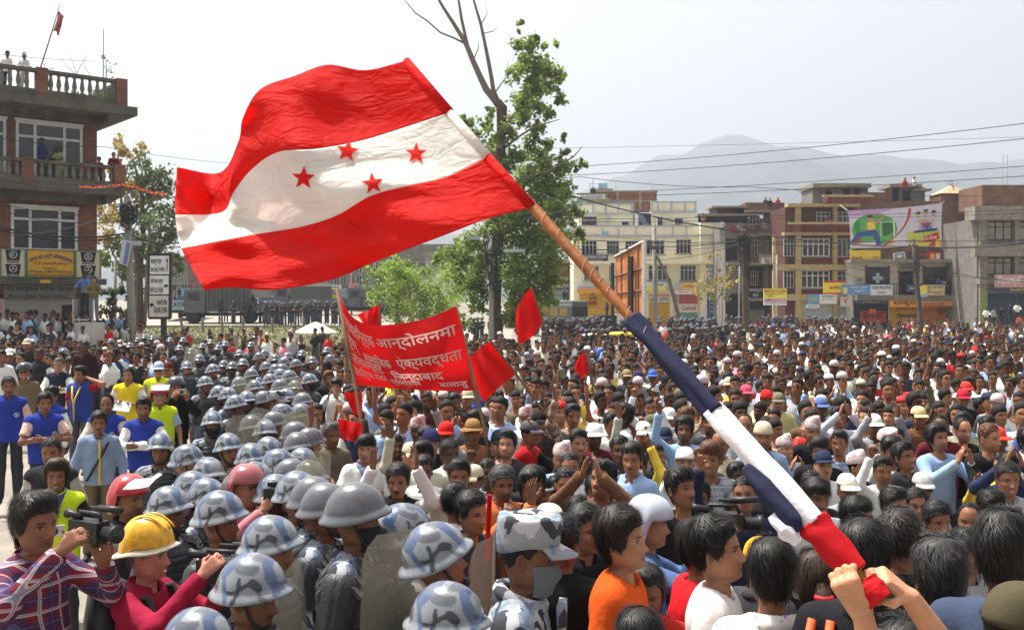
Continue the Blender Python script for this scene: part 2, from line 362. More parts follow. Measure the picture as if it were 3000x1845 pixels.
THK=dict(short=(.020,.007),crop=(.009,.0045),fringe=(.022,.012),long=(.032,.022),bald=(.005,.006),woman=(.012,.010),parted=(.023,.011))
def hair_noise(P,s):return sum(np.sin(P@(WV[i]*s)+WP[i])for i in range(5))/5
def hair_mesh(style,ns=40,nr=16,strands=0,seed=0):
 r_=np.random.default_rng(seed);top,sd=THK[style]
 phi=np.arange(ns)/ns*2*np.pi;zl=hairline(phi,style);V=[]
 def pt(ph,s,k=1.0):
  z0=np.interp(np.mod(ph,2*np.pi),np.append(phi,2*np.pi),np.append(zl,zl[0]));z=.132+(z0-.132)*s**1.15
  P=head_pt(ph,z);nrm=P-np.array([0,.012,.02]);nrm/=np.linalg.norm(nrm,axis=-1,keepdims=True)
  th=(sd+(top-sd)*smooth01((z-.02)/.08))*np.minimum(1,(1-s)*2.3+.10)
  th=th*(1+(.55 if style!='crop' else .2)*hair_noise(P+seed*.37,2.4))+.003*hair_noise(P,6.5)
  return P+nrm*(th*k)[...,None],nrm
 for i in range(nr):V.append(pt(phi,np.full(ns,.04+.96*i/(nr-1)))[0])
 V.append(pt(phi,np.full(ns,1.0),-.3)[0]);V=np.concatenate(V);n=nr+1
 F=np.array([(i*ns+j,i*ns+(j+1)%ns,(i+1)*ns+(j+1)%ns,(i+1)*ns+j)for i in range(n-1)for j in range(ns)])
 c=len(V);V=np.concatenate([V,[V[:ns].mean(0)+[0,0,.004]]]);F=list(map(list,F))+[[c,(j+1)%ns,j]for j in range(ns)]
 if strands:
  ph=r_.uniform(0,2*np.pi,strands);s0=r_.uniform(0,.93,strands)**.8;L={'short':.30,'crop':.16,'bald':.2}.get(style,.42)*r_.uniform(.6,1.25,strands)
  tw=r_.normal(0,.34,strands)+.25;lift=np.where(r_.uniform(0,1,strands)<.35,r_.uniform(1.0,1.75,strands),r_.uniform(.92,1.14,strands));kk=5;pts=[]
  for q in range(kk):
   t=q/(kk-1);s=np.minimum(s0+L*t,1.06);P,nn=pt(ph+tw*t*(1-.5*s),s);P=P+nn*((lift-1)*.03*(.4+.9*t)+.0035-.005*t**2*(s<1))[:,None];pts.append(P)
  pts=np.stack(pts,1);tang=pts[:,1]-pts[:,0];nn=pts[:,0]-np.array([0,.012,.02]);sdv=np.cross(tang,nn);sdv/=np.linalg.norm(sdv,axis=1,keepdims=True)+1e-9
  wd=np.array([.6,1,1,.8,.12])[None,:,None]*(r_.uniform(.0006,.0013,strands)*(1 if strands>1000 else 2.2))[:,None,None]
  A=pts-sdv[:,None]*wd;B=pts+sdv[:,None]*wd;base=len(V)
  VV=np.stack([A,B],2).reshape(-1,3);V=np.concatenate([V,VV])
  for q in range(strands):
   o=base+q*kk*2
   for t in range(kk-1):F.append([o+t*2,o+t*2+1,o+t*2+3,o+t*2+2])
 return V,F,ns*(nr+1)
def ringmesh(rings):
 n=len(rings[0]);V=np.concatenate(rings);F=[[i*n+j,i*n+(j+1)%n,(i+1)*n+(j+1)%n,(i+1)*n+j]for i in range(len(rings)-1)for j in range(n)]
 return V,F
def dome(zb,off,top,n=32,k=9,dz=None):
 """soft cap dome from rim height zb to top"""
 ph=np.arange(n)/n*2*np.pi;rings=[];zr=zb+(dz(ph)if dz else 0*ph);b=head_pt(ph,np.minimum(zr,.07));b[:,:2]*=1+off/.085;b[:,2]=zr;c=np.array([0,.008,0])
 b2=b.copy();b2[:,:2]*=.96;rings.append(b2)
 for i in range(k):
  t=i/k*math.pi/2;q=c+(b-c)*np.array([math.cos(t)**.75,math.cos(t)**.75,1]);q[:,2]=zr+(top-zr)*math.sin(t)**1.0;rings.append(q)
 V,F=ringmesh(rings);V=np.concatenate([V,[[0,.008,top]]]);m=len(V)-1;o=(k)*n;F+=[[o+j,o+(j+1)%n,m]for j in range(n)]
 return V,F
def cap_mesh(bill=True):
 V,F=dome(.050,.011,.148)
 if bill:
  n=15;a=np.linspace(-1.15,1.15,n);inn=head_pt(a,np.full(n,.05));inn[:,:2]*=1.12;inn[:,2]=.053
  out=inn+np.stack([np.sin(a)*.018,-.072*np.cos(a*.9),-.018-.012*np.abs(np.sin(a))**2-.004],1);mid=(inn+out)/2+[0,0,.006]
  lo=[r-[0,0,.005]for r in(inn,mid,out)];b=len(V);G=np.concatenate([inn,mid,out]+lo[::-1]);V=np.concatenate([V,G])
  F+=[[b+i*n+j,b+i*n+j+1,b+(i+1)*n+j+1,b+(i+1)*n+j]for i in range(5)for j in range(n-1)]
 return V,F
def topi_mesh():
 n=28;ph=np.arange(n)/n*2*np.pi;b=head_pt(ph,np.full(n,.055));b[:,:2]*=1.16;rings=[]
 for z,s,tilt in((.046,.97,0),(.05,1,0),(.085,1.0,.1),(.125,.93,.5),(.150,.84,1),(.158,.72,1),(.158,.02,1)):
  q=b.copy();q[:,:2]*=s;q[:,2]=z+tilt*.22*q[:,1]*-.6+tilt*.02*np.sin(ph);rings.append(q)
 return ringmesh(rings)
def beanie_mesh():return dome(.035,.018,.152,dz=lambda p:-.05*smooth01((-np.cos(p)+.2)/1.0))
def bucket_mesh():
 V,F=dome(.06,.018,.155);n=32;ph=np.arange(n)/n*2*np.pi;b=head_pt(ph,np.full(n,.06));b[:,:2]*=1.2;b[:,2]=.062;o=b.copy();o[:,:2]*=1.55;o[:,2]-=.03-.012*np.cos(2*ph);o2=o-[0,0,.004];b2=b-[0,0,.006]
 V2,F2=ringmesh([b,o,o2,b2]);k=len(V);return np.concatenate([V,V2]),F+[[i+k for i in f]for f in F2]
def field_cap_mesh():
 n=40;ph=np.arange(n)/n*2*np.pi;b=head_pt(ph,np.full(n,.05));b[:,:2]*=1.17;rings=[]
 dzz=-.035*smooth01((-np.cos(ph)+.3)/1.2)
 for z,s in((.045,.97),(.045,1),(.08,1.03),(.125,1.05),(.140,1.04),(.146,.95),(.148,.5)):
  q=b.copy();q[:,:2]*=s;q[:,2]=z+dzz*(1 if z<.1 else .25)+.004*np.sin(5*ph)*(z>.1);rings.append(q)
 V,F=ringmesh(rings);m=len(V);V=np.concatenate([V,[[0,.01,.147]]]);F+=[[6*n+j,6*n+(j+1)%n,m]for j in range(n)]
 nb=15;a=np.linspace(-1.05,1.05,nb);inn=head_pt(a,np.full(nb,.05));inn[:,:2]*=1.17;inn[:,2]=.05
 out=inn+np.stack([np.sin(a)*.01,-.068*np.cos(a*.95),-.026-.008*np.sin(a)**2],1);bb=len(V);V=np.concatenate([V,inn,out,out-[0,0,.004],inn-[0,0,.004]])
 F+=[[bb+i*nb+j,bb+i*nb+j+1,bb+(i+1)*nb+j+1,bb+(i+1)*nb+j]for i in range(3)for j in range(nb-1)]
 return V,F
def seg2(a,b,p,q):
 px,py=p;dx,dy=q[0]-px,q[1]-py;t=np.clip(((a-px)*dx+(b-py)*dy)/(dx*dx+dy*dy+1e-9),0,1)
 return np.hypot(a-px-t*dx,b-py-t*dy)
def helmet_mesh(n=96,k=40,camo=1):
 """steel riot helmet with flared brim; returns V, F, col"""
 ph=np.arange(n)/n*2*np.pi;c=np.cos(ph);s=np.sin(ph);rings=[];T=[]
 zb=.020+.028*np.clip(c,0,1)-.022*np.clip(-c,0,1)-.012*s*s
 for i in range(k):
  t=i/(k-1)*1.0;ang=t*math.pi/2;rx=.119*math.sin(ang)**.92;ry=.141*math.sin(ang)**.92;z=zb+(.172-zb)*math.cos(ang)**.98
  fl=smooth01(np.array((t-.86)/.14));f=float(fl)*(.014+.016*np.clip(c,0,1)**2+.006*np.clip(-c,0,1));zz=z-float(fl)*.002
  rings.append(np.stack([s*(rx+f),.010-c*(ry+f),zz],1));T.append(np.full(n,t))
 rim=rings[-1].copy();rim[:,2]-=.005;rings.append(rim);inn=rim.copy();inn[:,:2]*=.93;inn[:,2]+=.006;rings.append(inn);top=inn.copy();top[:,:2]*=.6;top[:,2]+=.07;rings.append(top)
 V,F=ringmesh(rings);col=np.zeros((len(V),4),np.float32);col[:,3]=1
 a=-(V[:,1]-.01)/.141;b=(V[:,2]-.01)/.16;wob=.035*np.sin(V@(WV[0]*1.3)+1)+.03*np.sin(V@(WV[3]*1.6)+2);a=a+wob;b=b+.03*np.sin(V@(WV[5]*1.5))
 if camo:
  base=srgb(126,131,135);col[:,:3]=base;a=a+.05*(camo-1);b=b+.04*math.sin(camo*2.1)*(1-b)+.03*np.sin(7*a+camo*3)
  def blot(segs,rgb,soft=.018):
   d=np.min([seg2(a,b,p,q)-w_ for p,q,w_ in segs],axis=0);m=np.clip(.5-d/soft,0,1)[:,None];col[:,:3]=col[:,:3]*(1-m)+np.array(srgb(*rgb))*m
  blot([((-.25,.97),(-.55,.55),.13),((-.55,.55),(-.30,.12),.08),((.35,.98),(.75,.62),.10),((.80,.55),(1.0,.3),.07),((-.95,.3),(-.9,.6),.07)],(68,86,118))
  blot([((-.15,.80),(.28,.72),.09),((-.80,.40),(-.72,.14),.09),((.55,.28),(.82,.20),.055),((-.35,.86),(-.5,.78),.06),((.3,.93),(.1,.99),.06)],(86,89,98))
  blot([((-.02,.58),(.02,.34),.05),((.02,.34),(-.05,.08),.065),((.02,.36),(.30,.46),.065),((.30,.46),(.50,.40),.10),((-.26,.26),(-.05,.30),.045),((-1.0,.12),(-.85,.2),.06)],(38,40,46))
 else:col[:,:3]=srgb(84,86,90)
 nin=2*n;col[-nin:,:3]=.02
 return V,F,col
def moto_mesh(full=False):
 n=40;ph=np.arange(n)/n*2*np.pi;c=np.cos(ph);s=np.sin(ph);rings=[]
 zb=np.where(c>.15,.045,-.085*smooth01((.15-c)/.35)+.045*(1-smooth01((.15-c)/.35)))
 for i in range(15):
  t=i/14*math.pi/2;z=zb+(.165-zb)*math.cos(t);sc_=math.sin(t)**.8+.0
  tuck=np.where(zb<0,1-.10*smooth01((np.array(i/14)-.7)/.3),1)
  rings.append(np.stack([s*.128*sc_*tuck,.008-c*.145*sc_*tuck,z],1))
 inn=rings[-1].copy();inn[:,:2]*=.9;rings.append(inn);i2=inn.copy();i2[:,:2]*=.7;i2[:,2]=.09;rings.append(i2)
 return ringmesh(rings)
def chinstrap_mesh():
 mb=MB()
 for sx in(-1,1):mb.tube([(sx*.082,.0,.03),(sx*.078,-.022,-.04),(sx*.06,-.05,-.09),(sx*.028,-.082,-.113)],[.007,.007,.008,.008],5)
 mb.tube([(-.035,-.083,-.108),(-.015,-.093,-.106),(.015,-.093,-.106),(.035,-.083,-.108)],[.011,.016,.016,.011],6)
 return np.array(mb.V),mb.F
def mask_mesh():
 n=21;a=np.linspace(-1.35,1.35,n);rings=[]
 for z,o in((-.018,.004),(-.035,.014),(-.06,.020),(-.09,.017),(-.118,.012),(-.128,.0)):
  p=head_pt(a,np.full(n,max(z,-.105)));p[:,2]=z-.006*np.cos(a)*(z<-.1);p[:,1]-=o*np.cos(a)+.012*np.exp(-(a/.35)**2)*(z>-.08);p[:,0]*=1.05;rings.append(p)
 V=np.concatenate(rings);F=[[i*n+j,i*n+j+1,(i+1)*n+j+1,(i+1)*n+j]for i in range(5)for j in range(n-1)]
 return V,F
def glasses_mesh():
 mb=MB()
 for sx in(-1,1):
  mb.lathe([(.019,0),(.02,.003),(.019,.006)],12);k=24
  mb.V[-36:]=[(sx*.033+x*1.1,-.101+z,.0+y*.85)for x,y,z in mb.V[-36:]]
  mb.tube([(sx*.054,-.094,.004),(sx*.079,-.05,.006),(sx*.08,.01,.004)],.0025,4)
 mb.tube([(-.014,-.104,.004),(.014,-.104,.004)],.0025,4)
 return np.array(mb.V),mb.F
def vest_mesh():
 n,k=84,66;ph=np.arange(n)/n*2*np.pi;rings=[]
 for i in range(k):
  z=.93+.43*i/(k-1);t=(z-.93)/.43;a=np.interp(t,[0,.3,.75,1],[.185,.188,.198,.145]);b=np.interp(t,[0,.5,.85,1],[.142,.148,.150,.115])
  rib=.011*(np.abs(np.sin(math.pi*(z-.93)/.047))**.45)*(z<1.345)
  gap=1-.9*np.exp(-((np.abs(np.sin(ph))-1)/.02)**2)
  q=np.stack([(a+rib*gap)*np.sin(ph),.008-(b+rib*gap)*np.cos(ph),np.full(n,z)],1)
  cut=np.clip(np.abs(np.sin(ph))-.80,0,1)/.2*smooth01((t-.62)/.2);q[:,0]*=1-.28*cut;rings.append(q)
 top=rings[-1].copy();top[:,:2]*=.8;top[:,2]+=.01;bot=rings[0].copy();bot[:,:2]*=.9
 return ringmesh([bot]+rings+[top])
def shoulder_mesh(sx):
 """segmented plates over the shoulder"""
 mb=MB()
 for q in range(4):
  x0=.068+.043*q;z=1.412-.008*q-.005*q*q
  for p in range(5):
   a0=-1.05+p*.42;a1=a0+.39;pts=[]
   for(aa,rr)in((a0,.105),(a1,.105),(a1,.122),(a0,.122)):pts.append((rr*math.sin(aa),rr*math.cos(aa)))
   V=[(sx*(x0+dx*.040),.012+y*.95,z-.105+zz-dx*.010)for dx in(0,1)for y,zz in pts]
   F=[(0,1,2,3),(7,6,5,4),(0,4,5,1),(1,5,6,2),(2,6,7,3),(3,7,4,0)]
   mb.add(V,F if sx>0 else[f[::-1]for f in F])
 return mb
def armguard_mesh(el,sh):
 n,k=48,14;el=np.array(el);sh=np.array(sh);d=el-sh;L=np.linalg.norm(d);d/=L;a=np.cross(d,[0,1,0]);a/=np.linalg.norm(a);b=np.cross(d,a);rings=[];ph=np.arange(n)/n*2*np.pi
 rib=.007*np.abs(np.sin(ph*7))**.5
 for i in range(k):
  t=-.10+1.0*i/(k-1);r=np.interp(t,[-.1,0,.25,.9],[.055,.078,.084,.070]);rr=r+rib*(1 if .0<t<.88 else .2)
  rings.append(sh+d*L*t+np.outer(np.cos(ph)*rr,a)+np.outer(np.sin(ph)*rr,b))
 e=rings[-1].mean(0)+(rings[-1]-rings[-1].mean(0))*.8;s0=rings[0].mean(0)+(rings[0]-rings[0].mean(0))*.1
 return ringmesh([s0]+rings+[e])
# people: materials and builder
def skin_material():
 m=bpy.data.materials.new('skin');m.use_nodes=True;t=m.node_tree;N=t.nodes;L=t.links;b=N['Principled BSDF']
 a=N.new('ShaderNodeAttribute');a.attribute_name='col';oi=N.new('ShaderNodeObjectInfo')
 mu=N.new('ShaderNodeMix');mu.data_type='RGBA';mu.blend_type='MULTIPLY';mu.inputs[0].default_value=1;L.new(a.outputs['Color'],mu.inputs[6]);L.new(oi.outputs['Color'],mu.inputs[7])
 mx=N.new('ShaderNodeMix');mx.data_type='RGBA';mx.inputs[0].default_value=1.0;L.new(a.outputs['Color'],mx.inputs[6]);L.new(mu.outputs[2],mx.inputs[7])
 tc=N.new('ShaderNodeTexCoord');n=N.new('ShaderNodeTexNoise');n.inputs['Scale'].default_value=14;n.inputs['Detail'].default_value=6;L.new(tc.outputs['Object'],n.inputs['Vector'])
 mr=N.new('ShaderNodeMapRange');mr.inputs['From Min'].default_value=.3;mr.inputs['From Max'].default_value=.7;mr.inputs['To Min'].default_value=.74;mr.inputs['To Max'].default_value=1.16;L.new(n.outputs['Fac'],mr.inputs['Value'])
 m2=N.new('ShaderNodeMix');m2.data_type='RGBA';m2.blend_type='MULTIPLY';m2.inputs[0].default_value=1;L.new(mx.outputs[2],m2.inputs[6]);L.new(mr.outputs[0],m2.inputs[7])
 L.new(m2.outputs[2],b.inputs['Base Color']);b.inputs['Roughness'].default_value=.52;b.inputs['Specular IOR Level'].default_value=.32
 b.inputs['Subsurface Weight'].default_value=0.0;b.inputs['Subsurface Radius'].default_value=(.012,.005,.003);b.inputs['Subsurface Scale'].default_value=1.0
 bn=N.new('ShaderNodeTexNoise');bn.inputs['Scale'].default_value=130;L.new(tc.outputs['Object'],bn.inputs['Vector']);bp=N.new('ShaderNodeBump');bp.inputs['Strength'].default_value=.35;bp.inputs['Distance'].default_value=.004;L.new(bn.outputs['Fac'],bp.inputs['Height']);L.new(bp.outputs[0],b.inputs['Normal'])
 return m
SKIN=skin_material()
def hair_material():
 m=mat('hair',objcol=True,rough=.38,spec=.5,var=.5,scale=30,bump=.0)
 t=m.node_tree;N=t.nodes;L=t.links;tc=N.new('ShaderNodeTexCoord');mp=N.new('ShaderNodeMapping');mp.inputs['Scale'].default_value=(95,95,7);L.new(tc.outputs['Object'],mp.inputs[0])
 n=N.new('ShaderNodeTexNoise');n.inputs['Scale'].default_value=2.2;n.inputs['Detail'].default_value=3;L.new(mp.outputs[0],n.inputs['Vector']);bp=N.new('ShaderNodeBump');bp.inputs['Strength'].default_value=.55;bp.inputs['Distance'].default_value=.008;L.new(n.outputs['Fac'],bp.inputs['Height']);L.new(bp.outputs[0],N['Principled BSDF'].inputs['Normal'])
 return m
HAIR=hair_material();HAIR.node_tree.nodes['Principled BSDF'].inputs['Roughness'].default_value=.6;HAIR.node_tree.nodes['Principled BSDF'].inputs['Specular IOR Level'].default_value=.25
STRAND=mat('hair_strand',objcol=True,rough=.5,spec=.36,var=.9,scale=45)
def hair_me(*a):
 V,F,k=hair_mesh(*a);return mesh_np('hair',V,F,True,[HAIR,STRAND],mi=[0]*(k)+[1]*(len(F)-k))
CLOTH=mat('cloth',objcol=True,rough=.88,spec=.15,var=.17,scale=6,bump=.55,bscale=11)
DENIM=mat('trouser_cloth',objcol=True,rough=.9,spec=.15,var=.25,scale=7,bump=.3,bscale=45)
RIOT=mat('riot_padding',srgb(44,46,52),rough=.48,spec=.45,var=.35,scale=8,bump=.25,bscale=70)
PLATE=mat('shoulder_plate',srgb(74,73,70),rough=.42,spec=.5,var=.3,scale=12,bump=.15,bscale=60)
STRAP=mat('black_strap',(.018,.018,.02),rough=.6,var=.3)
GLOSSCOL=mat('helmet_gloss',objcol=True,rough=.22,spec=.5,var=.08,scale=5,coat=.6)
LENS=mat('dark_lens',(.01,.01,.012),rough=.08,spec=.6,var=0)
BLACKP=mat('black_plastic',(.02,.02,.022),rough=.42,var=.3,scale=20,bump=.15,bscale=90)
WHITEM=mat('white_paint',(.72,.72,.70),rough=.5,var=.08)
def pattern_mat(name,kind,cols,rough=.85):
 m=mat(name,cols[0],rough=rough,spec=.2,var=.1,bump=.3,bscale=14);t=m.node_tree;N=t.nodes;L=t.links;b=N['Principled BSDF'];src=b.inputs['Base Color'].links[0].from_socket;tc=N.new('ShaderNodeTexCoord')
 def mix(fac,c,s):
  x=N.new('ShaderNodeMix');x.data_type='RGBA';L.new(fac,x.inputs[0]);L.new(s,x.inputs[6]);x.inputs[7].default_value=(*c,1);return x.outputs[2]
 if kind=='camo':
  for q,c in enumerate(cols[1:]):
   mp=N.new('ShaderNodeMapping');mp.inputs['Location'].default_value=(q*3.7,q*1.9,q*2.3);mp.inputs['Scale'].default_value=(1,1,.8);L.new(tc.outputs['Object'],mp.inputs[0])
   n=N.new('ShaderNodeTexNoise');n.inputs['Scale'].default_value=13;n.inputs['Detail'].default_value=1.5;n.inputs['Distortion'].default_value=.6;L.new(mp.outputs[0],n.inputs['Vector'])
   mr=N.new('ShaderNodeMapRange');mr.inputs['From Min'].default_value=.535+.01*q;mr.inputs['From Max'].default_value=.55+.01*q;L.new(n.outputs['Fac'],mr.inputs['Value']);src=mix(mr.outputs[0],c,src)
 if kind=='plaid':
  sp=N.new('ShaderNodeSeparateXYZ');L.new(tc.outputs['Object'],sp.inputs[0])
  ad=N.new('ShaderNodeMath');ad.operation='ADD';L.new(sp.outputs[0],ad.inputs[0]);L.new(sp.outputs[1],ad.inputs[1])
  for ax,c,fr,w_,ph in((ad.outputs[0],cols[1],9,.42,0),(sp.outputs[2],cols[1],9,.42,0),(ad.outputs[0],cols[2],9,.13,.31),(sp.outputs[2],cols[2],9,.13,.31),(ad.outputs[0],cols[3],18,.10,.55),(sp.outputs[2],cols[3],18,.10,.5)):
   m1=N.new('ShaderNodeMath');m1.operation='MULTIPLY_ADD';L.new(ax,m1.inputs[0]);m1.inputs[1].default_value=fr;m1.inputs[2].default_value=ph
   f=N.new('ShaderNodeMath');f.operation='FRACT';L.new(m1.outputs[0],f.inputs[0]);l=N.new('ShaderNodeMath');l.operation='LESS_THAN';L.new(f.outputs[0],l.inputs[0]);l.inputs[1].default_value=w_
   s_=N.new('ShaderNodeMath');s_.operation='MULTIPLY';L.new(l.outputs[0],s_.inputs[0]);s_.inputs[1].default_value=.62;src=mix(s_.outputs[0],c,src)
 if kind=='dots':
  v=N.new('ShaderNodeTexVoronoi');v.inputs['Scale'].default_value=38;L.new(tc.outputs['Object'],v.inputs['Vector'])
  a1=N.new('ShaderNodeMath');a1.operation='COMPARE';L.new(v.outputs['Distance'],a1.inputs[0]);a1.inputs[1].default_value=.2;a1.inputs[2].default_value=.07
  x=N.new('ShaderNodeMix');x.data_type='RGBA';L.new(a1.outputs[0],x.inputs[0]);L.new(src,x.inputs[6]);L.new(v.outputs['Color'],x.inputs[7]);src=x.outputs[2]
 L.new(src,b.inputs['Base Color']);return m
CAMO=pattern_mat('camouflage_cloth','camo',[srgb(138,142,150),srgb(92,104,130),srgb(168,172,178),srgb(58,60,68)])
CAMO2=pattern_mat('camouflage_light_cloth','camo',[srgb(150,152,158),srgb(112,132,150),srgb(186,184,188),srgb(64,66,72)])
FLAK=pattern_mat('flak_cloth','camo',[srgb(84,82,66),srgb(60,62,50),srgb(104,98,78),srgb(40,40,36)])
PLAID=pattern_mat('plaid_cloth','plaid',[srgb(120,38,52),srgb(44,46,84),srgb(206,196,196),srgb(90,90,130)])
PLAID2=pattern_mat('orange_check_cloth','plaid',[srgb(226,206,196),srgb(214,150,120),srgb(200,120,90),srgb(236,226,220)])
PLAID3=pattern_mat('grey_check_cloth','plaid',[srgb(170,172,178),srgb(110,116,128),srgb(80,84,96),srgb(200,200,204)])
PLAID4=pattern_mat('blue_check_cloth','plaid',[srgb(160,170,190),srgb(70,84,120),srgb(44,50,80),srgb(196,200,210)])
STRI=pattern_mat('brown_check_cloth','plaid',[srgb(150,130,110),srgb(96,70,60),srgb(190,180,160),srgb(70,60,60)])
DOTS=pattern_mat('ring_print_cloth','dots',[srgb(214,206,200)])
TOPIM=pattern_mat('topi_cloth','camo',[srgb(206,186,182),srgb(190,130,130),srgb(170,160,165),srgb(220,205,200)])
HELM=mat('helmet_paint',attr=True,rough=.24,spec=.55,var=.28,scale=16,coat=.6,bump=.08,bscale=30,dirt=.25,detail=9)
_C={}
def cm(key,fn):
 if key not in _C:_C[key]=fn()
 return _C[key]
FACES=[dict(),dict(nose=.021,wid=1.04,beard=1),dict(stache=1,wid=.97),dict(nose=.029,wid=.96,beard=1),dict(smile=1,wid=1.03),dict(mouth=1),dict(nose=.019,wid=1.06)]
def np_join(parts):
 V=[];F=[];C=[];n=0
 for v,f,c in parts:V.append(v);C.append(c);F.append(np.asarray(f)+n);n+=len(v)
 return np.concatenate(V),np.concatenate(F),np.concatenate(C)
def body_mesh(pose,lod,yaw,pitch,fv):
 def mk():
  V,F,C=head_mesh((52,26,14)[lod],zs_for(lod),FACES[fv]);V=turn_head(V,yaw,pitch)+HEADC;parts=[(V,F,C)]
  for q in(0,1):
   hidden=POSES[pose][q][1][2]<.95
   hq=(.0095,.018,.03)[lod]if not hidden else .036;v,f=cm(('arm',pose,q,hq),lambda:arm_mesh(pose,q,hq));parts.append((v,f,np.ones((len(v),4),np.float32)))
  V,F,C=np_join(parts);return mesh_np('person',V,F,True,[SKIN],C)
 return cm(('body',pose,lod,round(yaw,2),round(pitch,2),fv),mk)
def simple(key,fn,name,m,smooth=True):
 def mk():
  r=fn()
  if isinstance(r,MB):return r.mesh(name,m,smooth)
  V,F=r;return mesh_np(name,V,F,smooth,[m])
 return cm(key,mk)
def head_mat(yaw,pitch,roll=0):
 piv=Vector((0,.02,-.14));H=Vector(HEADC)
 return Matrix.Translation(H+piv)@Matrix.Rotation(yaw,4,'Z')@Matrix.Rotation(-roll,4,'Y')@Matrix.Rotation(pitch,4,'X')@Matrix.Translation(-piv)
HATS=dict(cap=(cap_mesh,'cap',CLOTH),topi=(topi_mesh,'topi_hat',TOPIM),beanie=(beanie_mesh,'knit_hat',CLOTH),bucket=(bucket_mesh,'sun_hat',CLOTH),field=(field_cap_mesh,'field_cap',CAMO2),moto=(moto_mesh,'motorcycle_helmet',GLOSSCOL),whitetopi=(topi_mesh,'topi_hat',CLOTH))
SK=[srgb(154,106,78),srgb(136,91,66),srgb(114,75,54),srgb(170,121,91),srgb(94,62,45),srgb(146,98,72)]
BLACKH=(.013,.011,.010)
PEOPLE=[]
def person(u,v,yaw=0,pose='down',shirt=(.7,.7,.7),sleeve='long',hair='short',hat=None,hatc=(.7,.7,.7),skin=None,lod=1,hyaw=0,pitch=0,fv=None,label=None,group=None,h=1.66,d=None,loc=None,smat=None,vest=None,vestm=None,collar=True,trous=(.04,.042,.05),hairc=BLACKH,legs=True,mask=None,glasses=False,police=False,dark=False,fat=1.0,seed=None,noarms=False,roll=0,hem=.86):
 s=h/1.66
 if loc is None:
  if d is None:d=solve_d(v,1.56*s)
  x=(u-U0)/FPX*d;loc=(x,d,CAMZ-(v-V0)/FPX*d-1.56*s)if False else(x,d,gz(x,d))
 sd_=seed if seed is not None else int(abs(u*7+v*13))%997
 fv=fv if fv is not None else sd_%7;fv=0 if fv==5 and sd_%3 else fv;fv=min(fv,4)if lod else fv
 yw=R(hyaw);pt=R(pitch);skin=skin or SK[sd_%6]
 yw=round(yw/.26)*.26 if lod else yw;pt=round(pt/.2)*.2 if lod else pt
 o=obj('person',body_mesh(pose,lod,yw,pt,fv),None,loc,(0,0,R(yaw)),skin);o.scale=(s,s,s)
 if label:tag(o,label)
 tag(o,None,'person',group);HM=head_mat(yw,pt,R(roll));hh=(.016,.027,.045)[lod]
 def sub(name,me,color=None,head=False,par=None):
  c=obj(name,me,par or o,color=color)
  if head:c.matrix_local=HM if par is None else Matrix()
  return c
 sm=smat or CLOTH
 sh=sub('shirt',simple(('shirt',pose,sleeve,lod,fat,sm.name,collar,hem),lambda:shirt_with_collar(pose,sleeve,hh,fat,collar,hem),'shirt',sm),shirt)
 if vest is not None:sub('vest',simple(('vest',pose,lod,(vestm or CLOTH).name,hem),lambda:shirt_with_collar(pose,'none',hh,1.09,'stand',hem-.02),'vest',vestm or CLOTH),vest)
 if legs:
  sub('trousers',simple(('tr',lod>0),lambda:trouser_mesh(.028),'trousers',DENIM),trous)
  sub('shoes',simple('shoes',lambda:shoe_mesh(),'shoes',STRAP))
 if hair and hat not in('moto','beanie','steel'):
  hs_=hair if hat is None else 'crop'
  sub('hair',cm(('hair',hs_,lod,sd_%2,hat is None),lambda:hair_me(hs_,(56,28)[lod>0],(18,10)[lod>0],(4000,380)[lod>0]if hat is None else 0,sd_%2)),hairc,True)
 if hat=='steel':
  hm=sub('helmet',cm(('steel',lod,dark,sd_%3),lambda:(lambda r:mesh_np('helmet',r[0],r[1],True,[HELM],r[2]))(helmet_mesh((128,72)[lod],(52,28)[lod],0 if dark else 1+sd_%3))),None,True)
  sub('chin_strap',simple('chin',chinstrap_mesh,'chin_strap',STRAP),None,False,hm)
 elif hat:sub(HATS[hat][1],simple(('hat',hat),HATS[hat][0],HATS[hat][1],HATS[hat][2]),hatc,True)
 if mask is not None:sub('face_mask',simple('mask',mask_mesh,'face_mask',CLOTH),mask,True)
 if glasses:sub('sunglasses',simple('glasses',glasses_mesh,'sunglasses',LENS),None,True)
 if police:
  sub('riot_vest',simple('riotvest',vest_mesh,'riot_vest',RIOT))
  for q,sx in((0,-1),(1,1)):
   sub('shoulder_pad',simple(('shp',sx),lambda:shoulder_mesh(sx),'shoulder_pad',PLATE,False))
   sub('arm_guard',simple(('ag',pose,q),lambda:armguard_mesh(POSES[pose][q][0],SHO[q]),'arm_guard',RIOT))
 PEOPLE.append(dict(o=o,u=u,v=v,loc=loc,s=s,HM=HM))
 return o
def shirt_with_collar(pose,sleeve,h,fat,collar,hem=.86):
 V,Q=cm(('sgeo',pose,sleeve,h,fat,hem),lambda:shirt_mesh(pose,sleeve,h,fat,hem))
 if not collar:return V,Q
 v2,f2=collar_mesh(.32 if collar=='stand' else .5,.06 if collar=='stand' else .045)
 return np.concatenate([V,v2]),np.concatenate([Q,f2+len(V)])
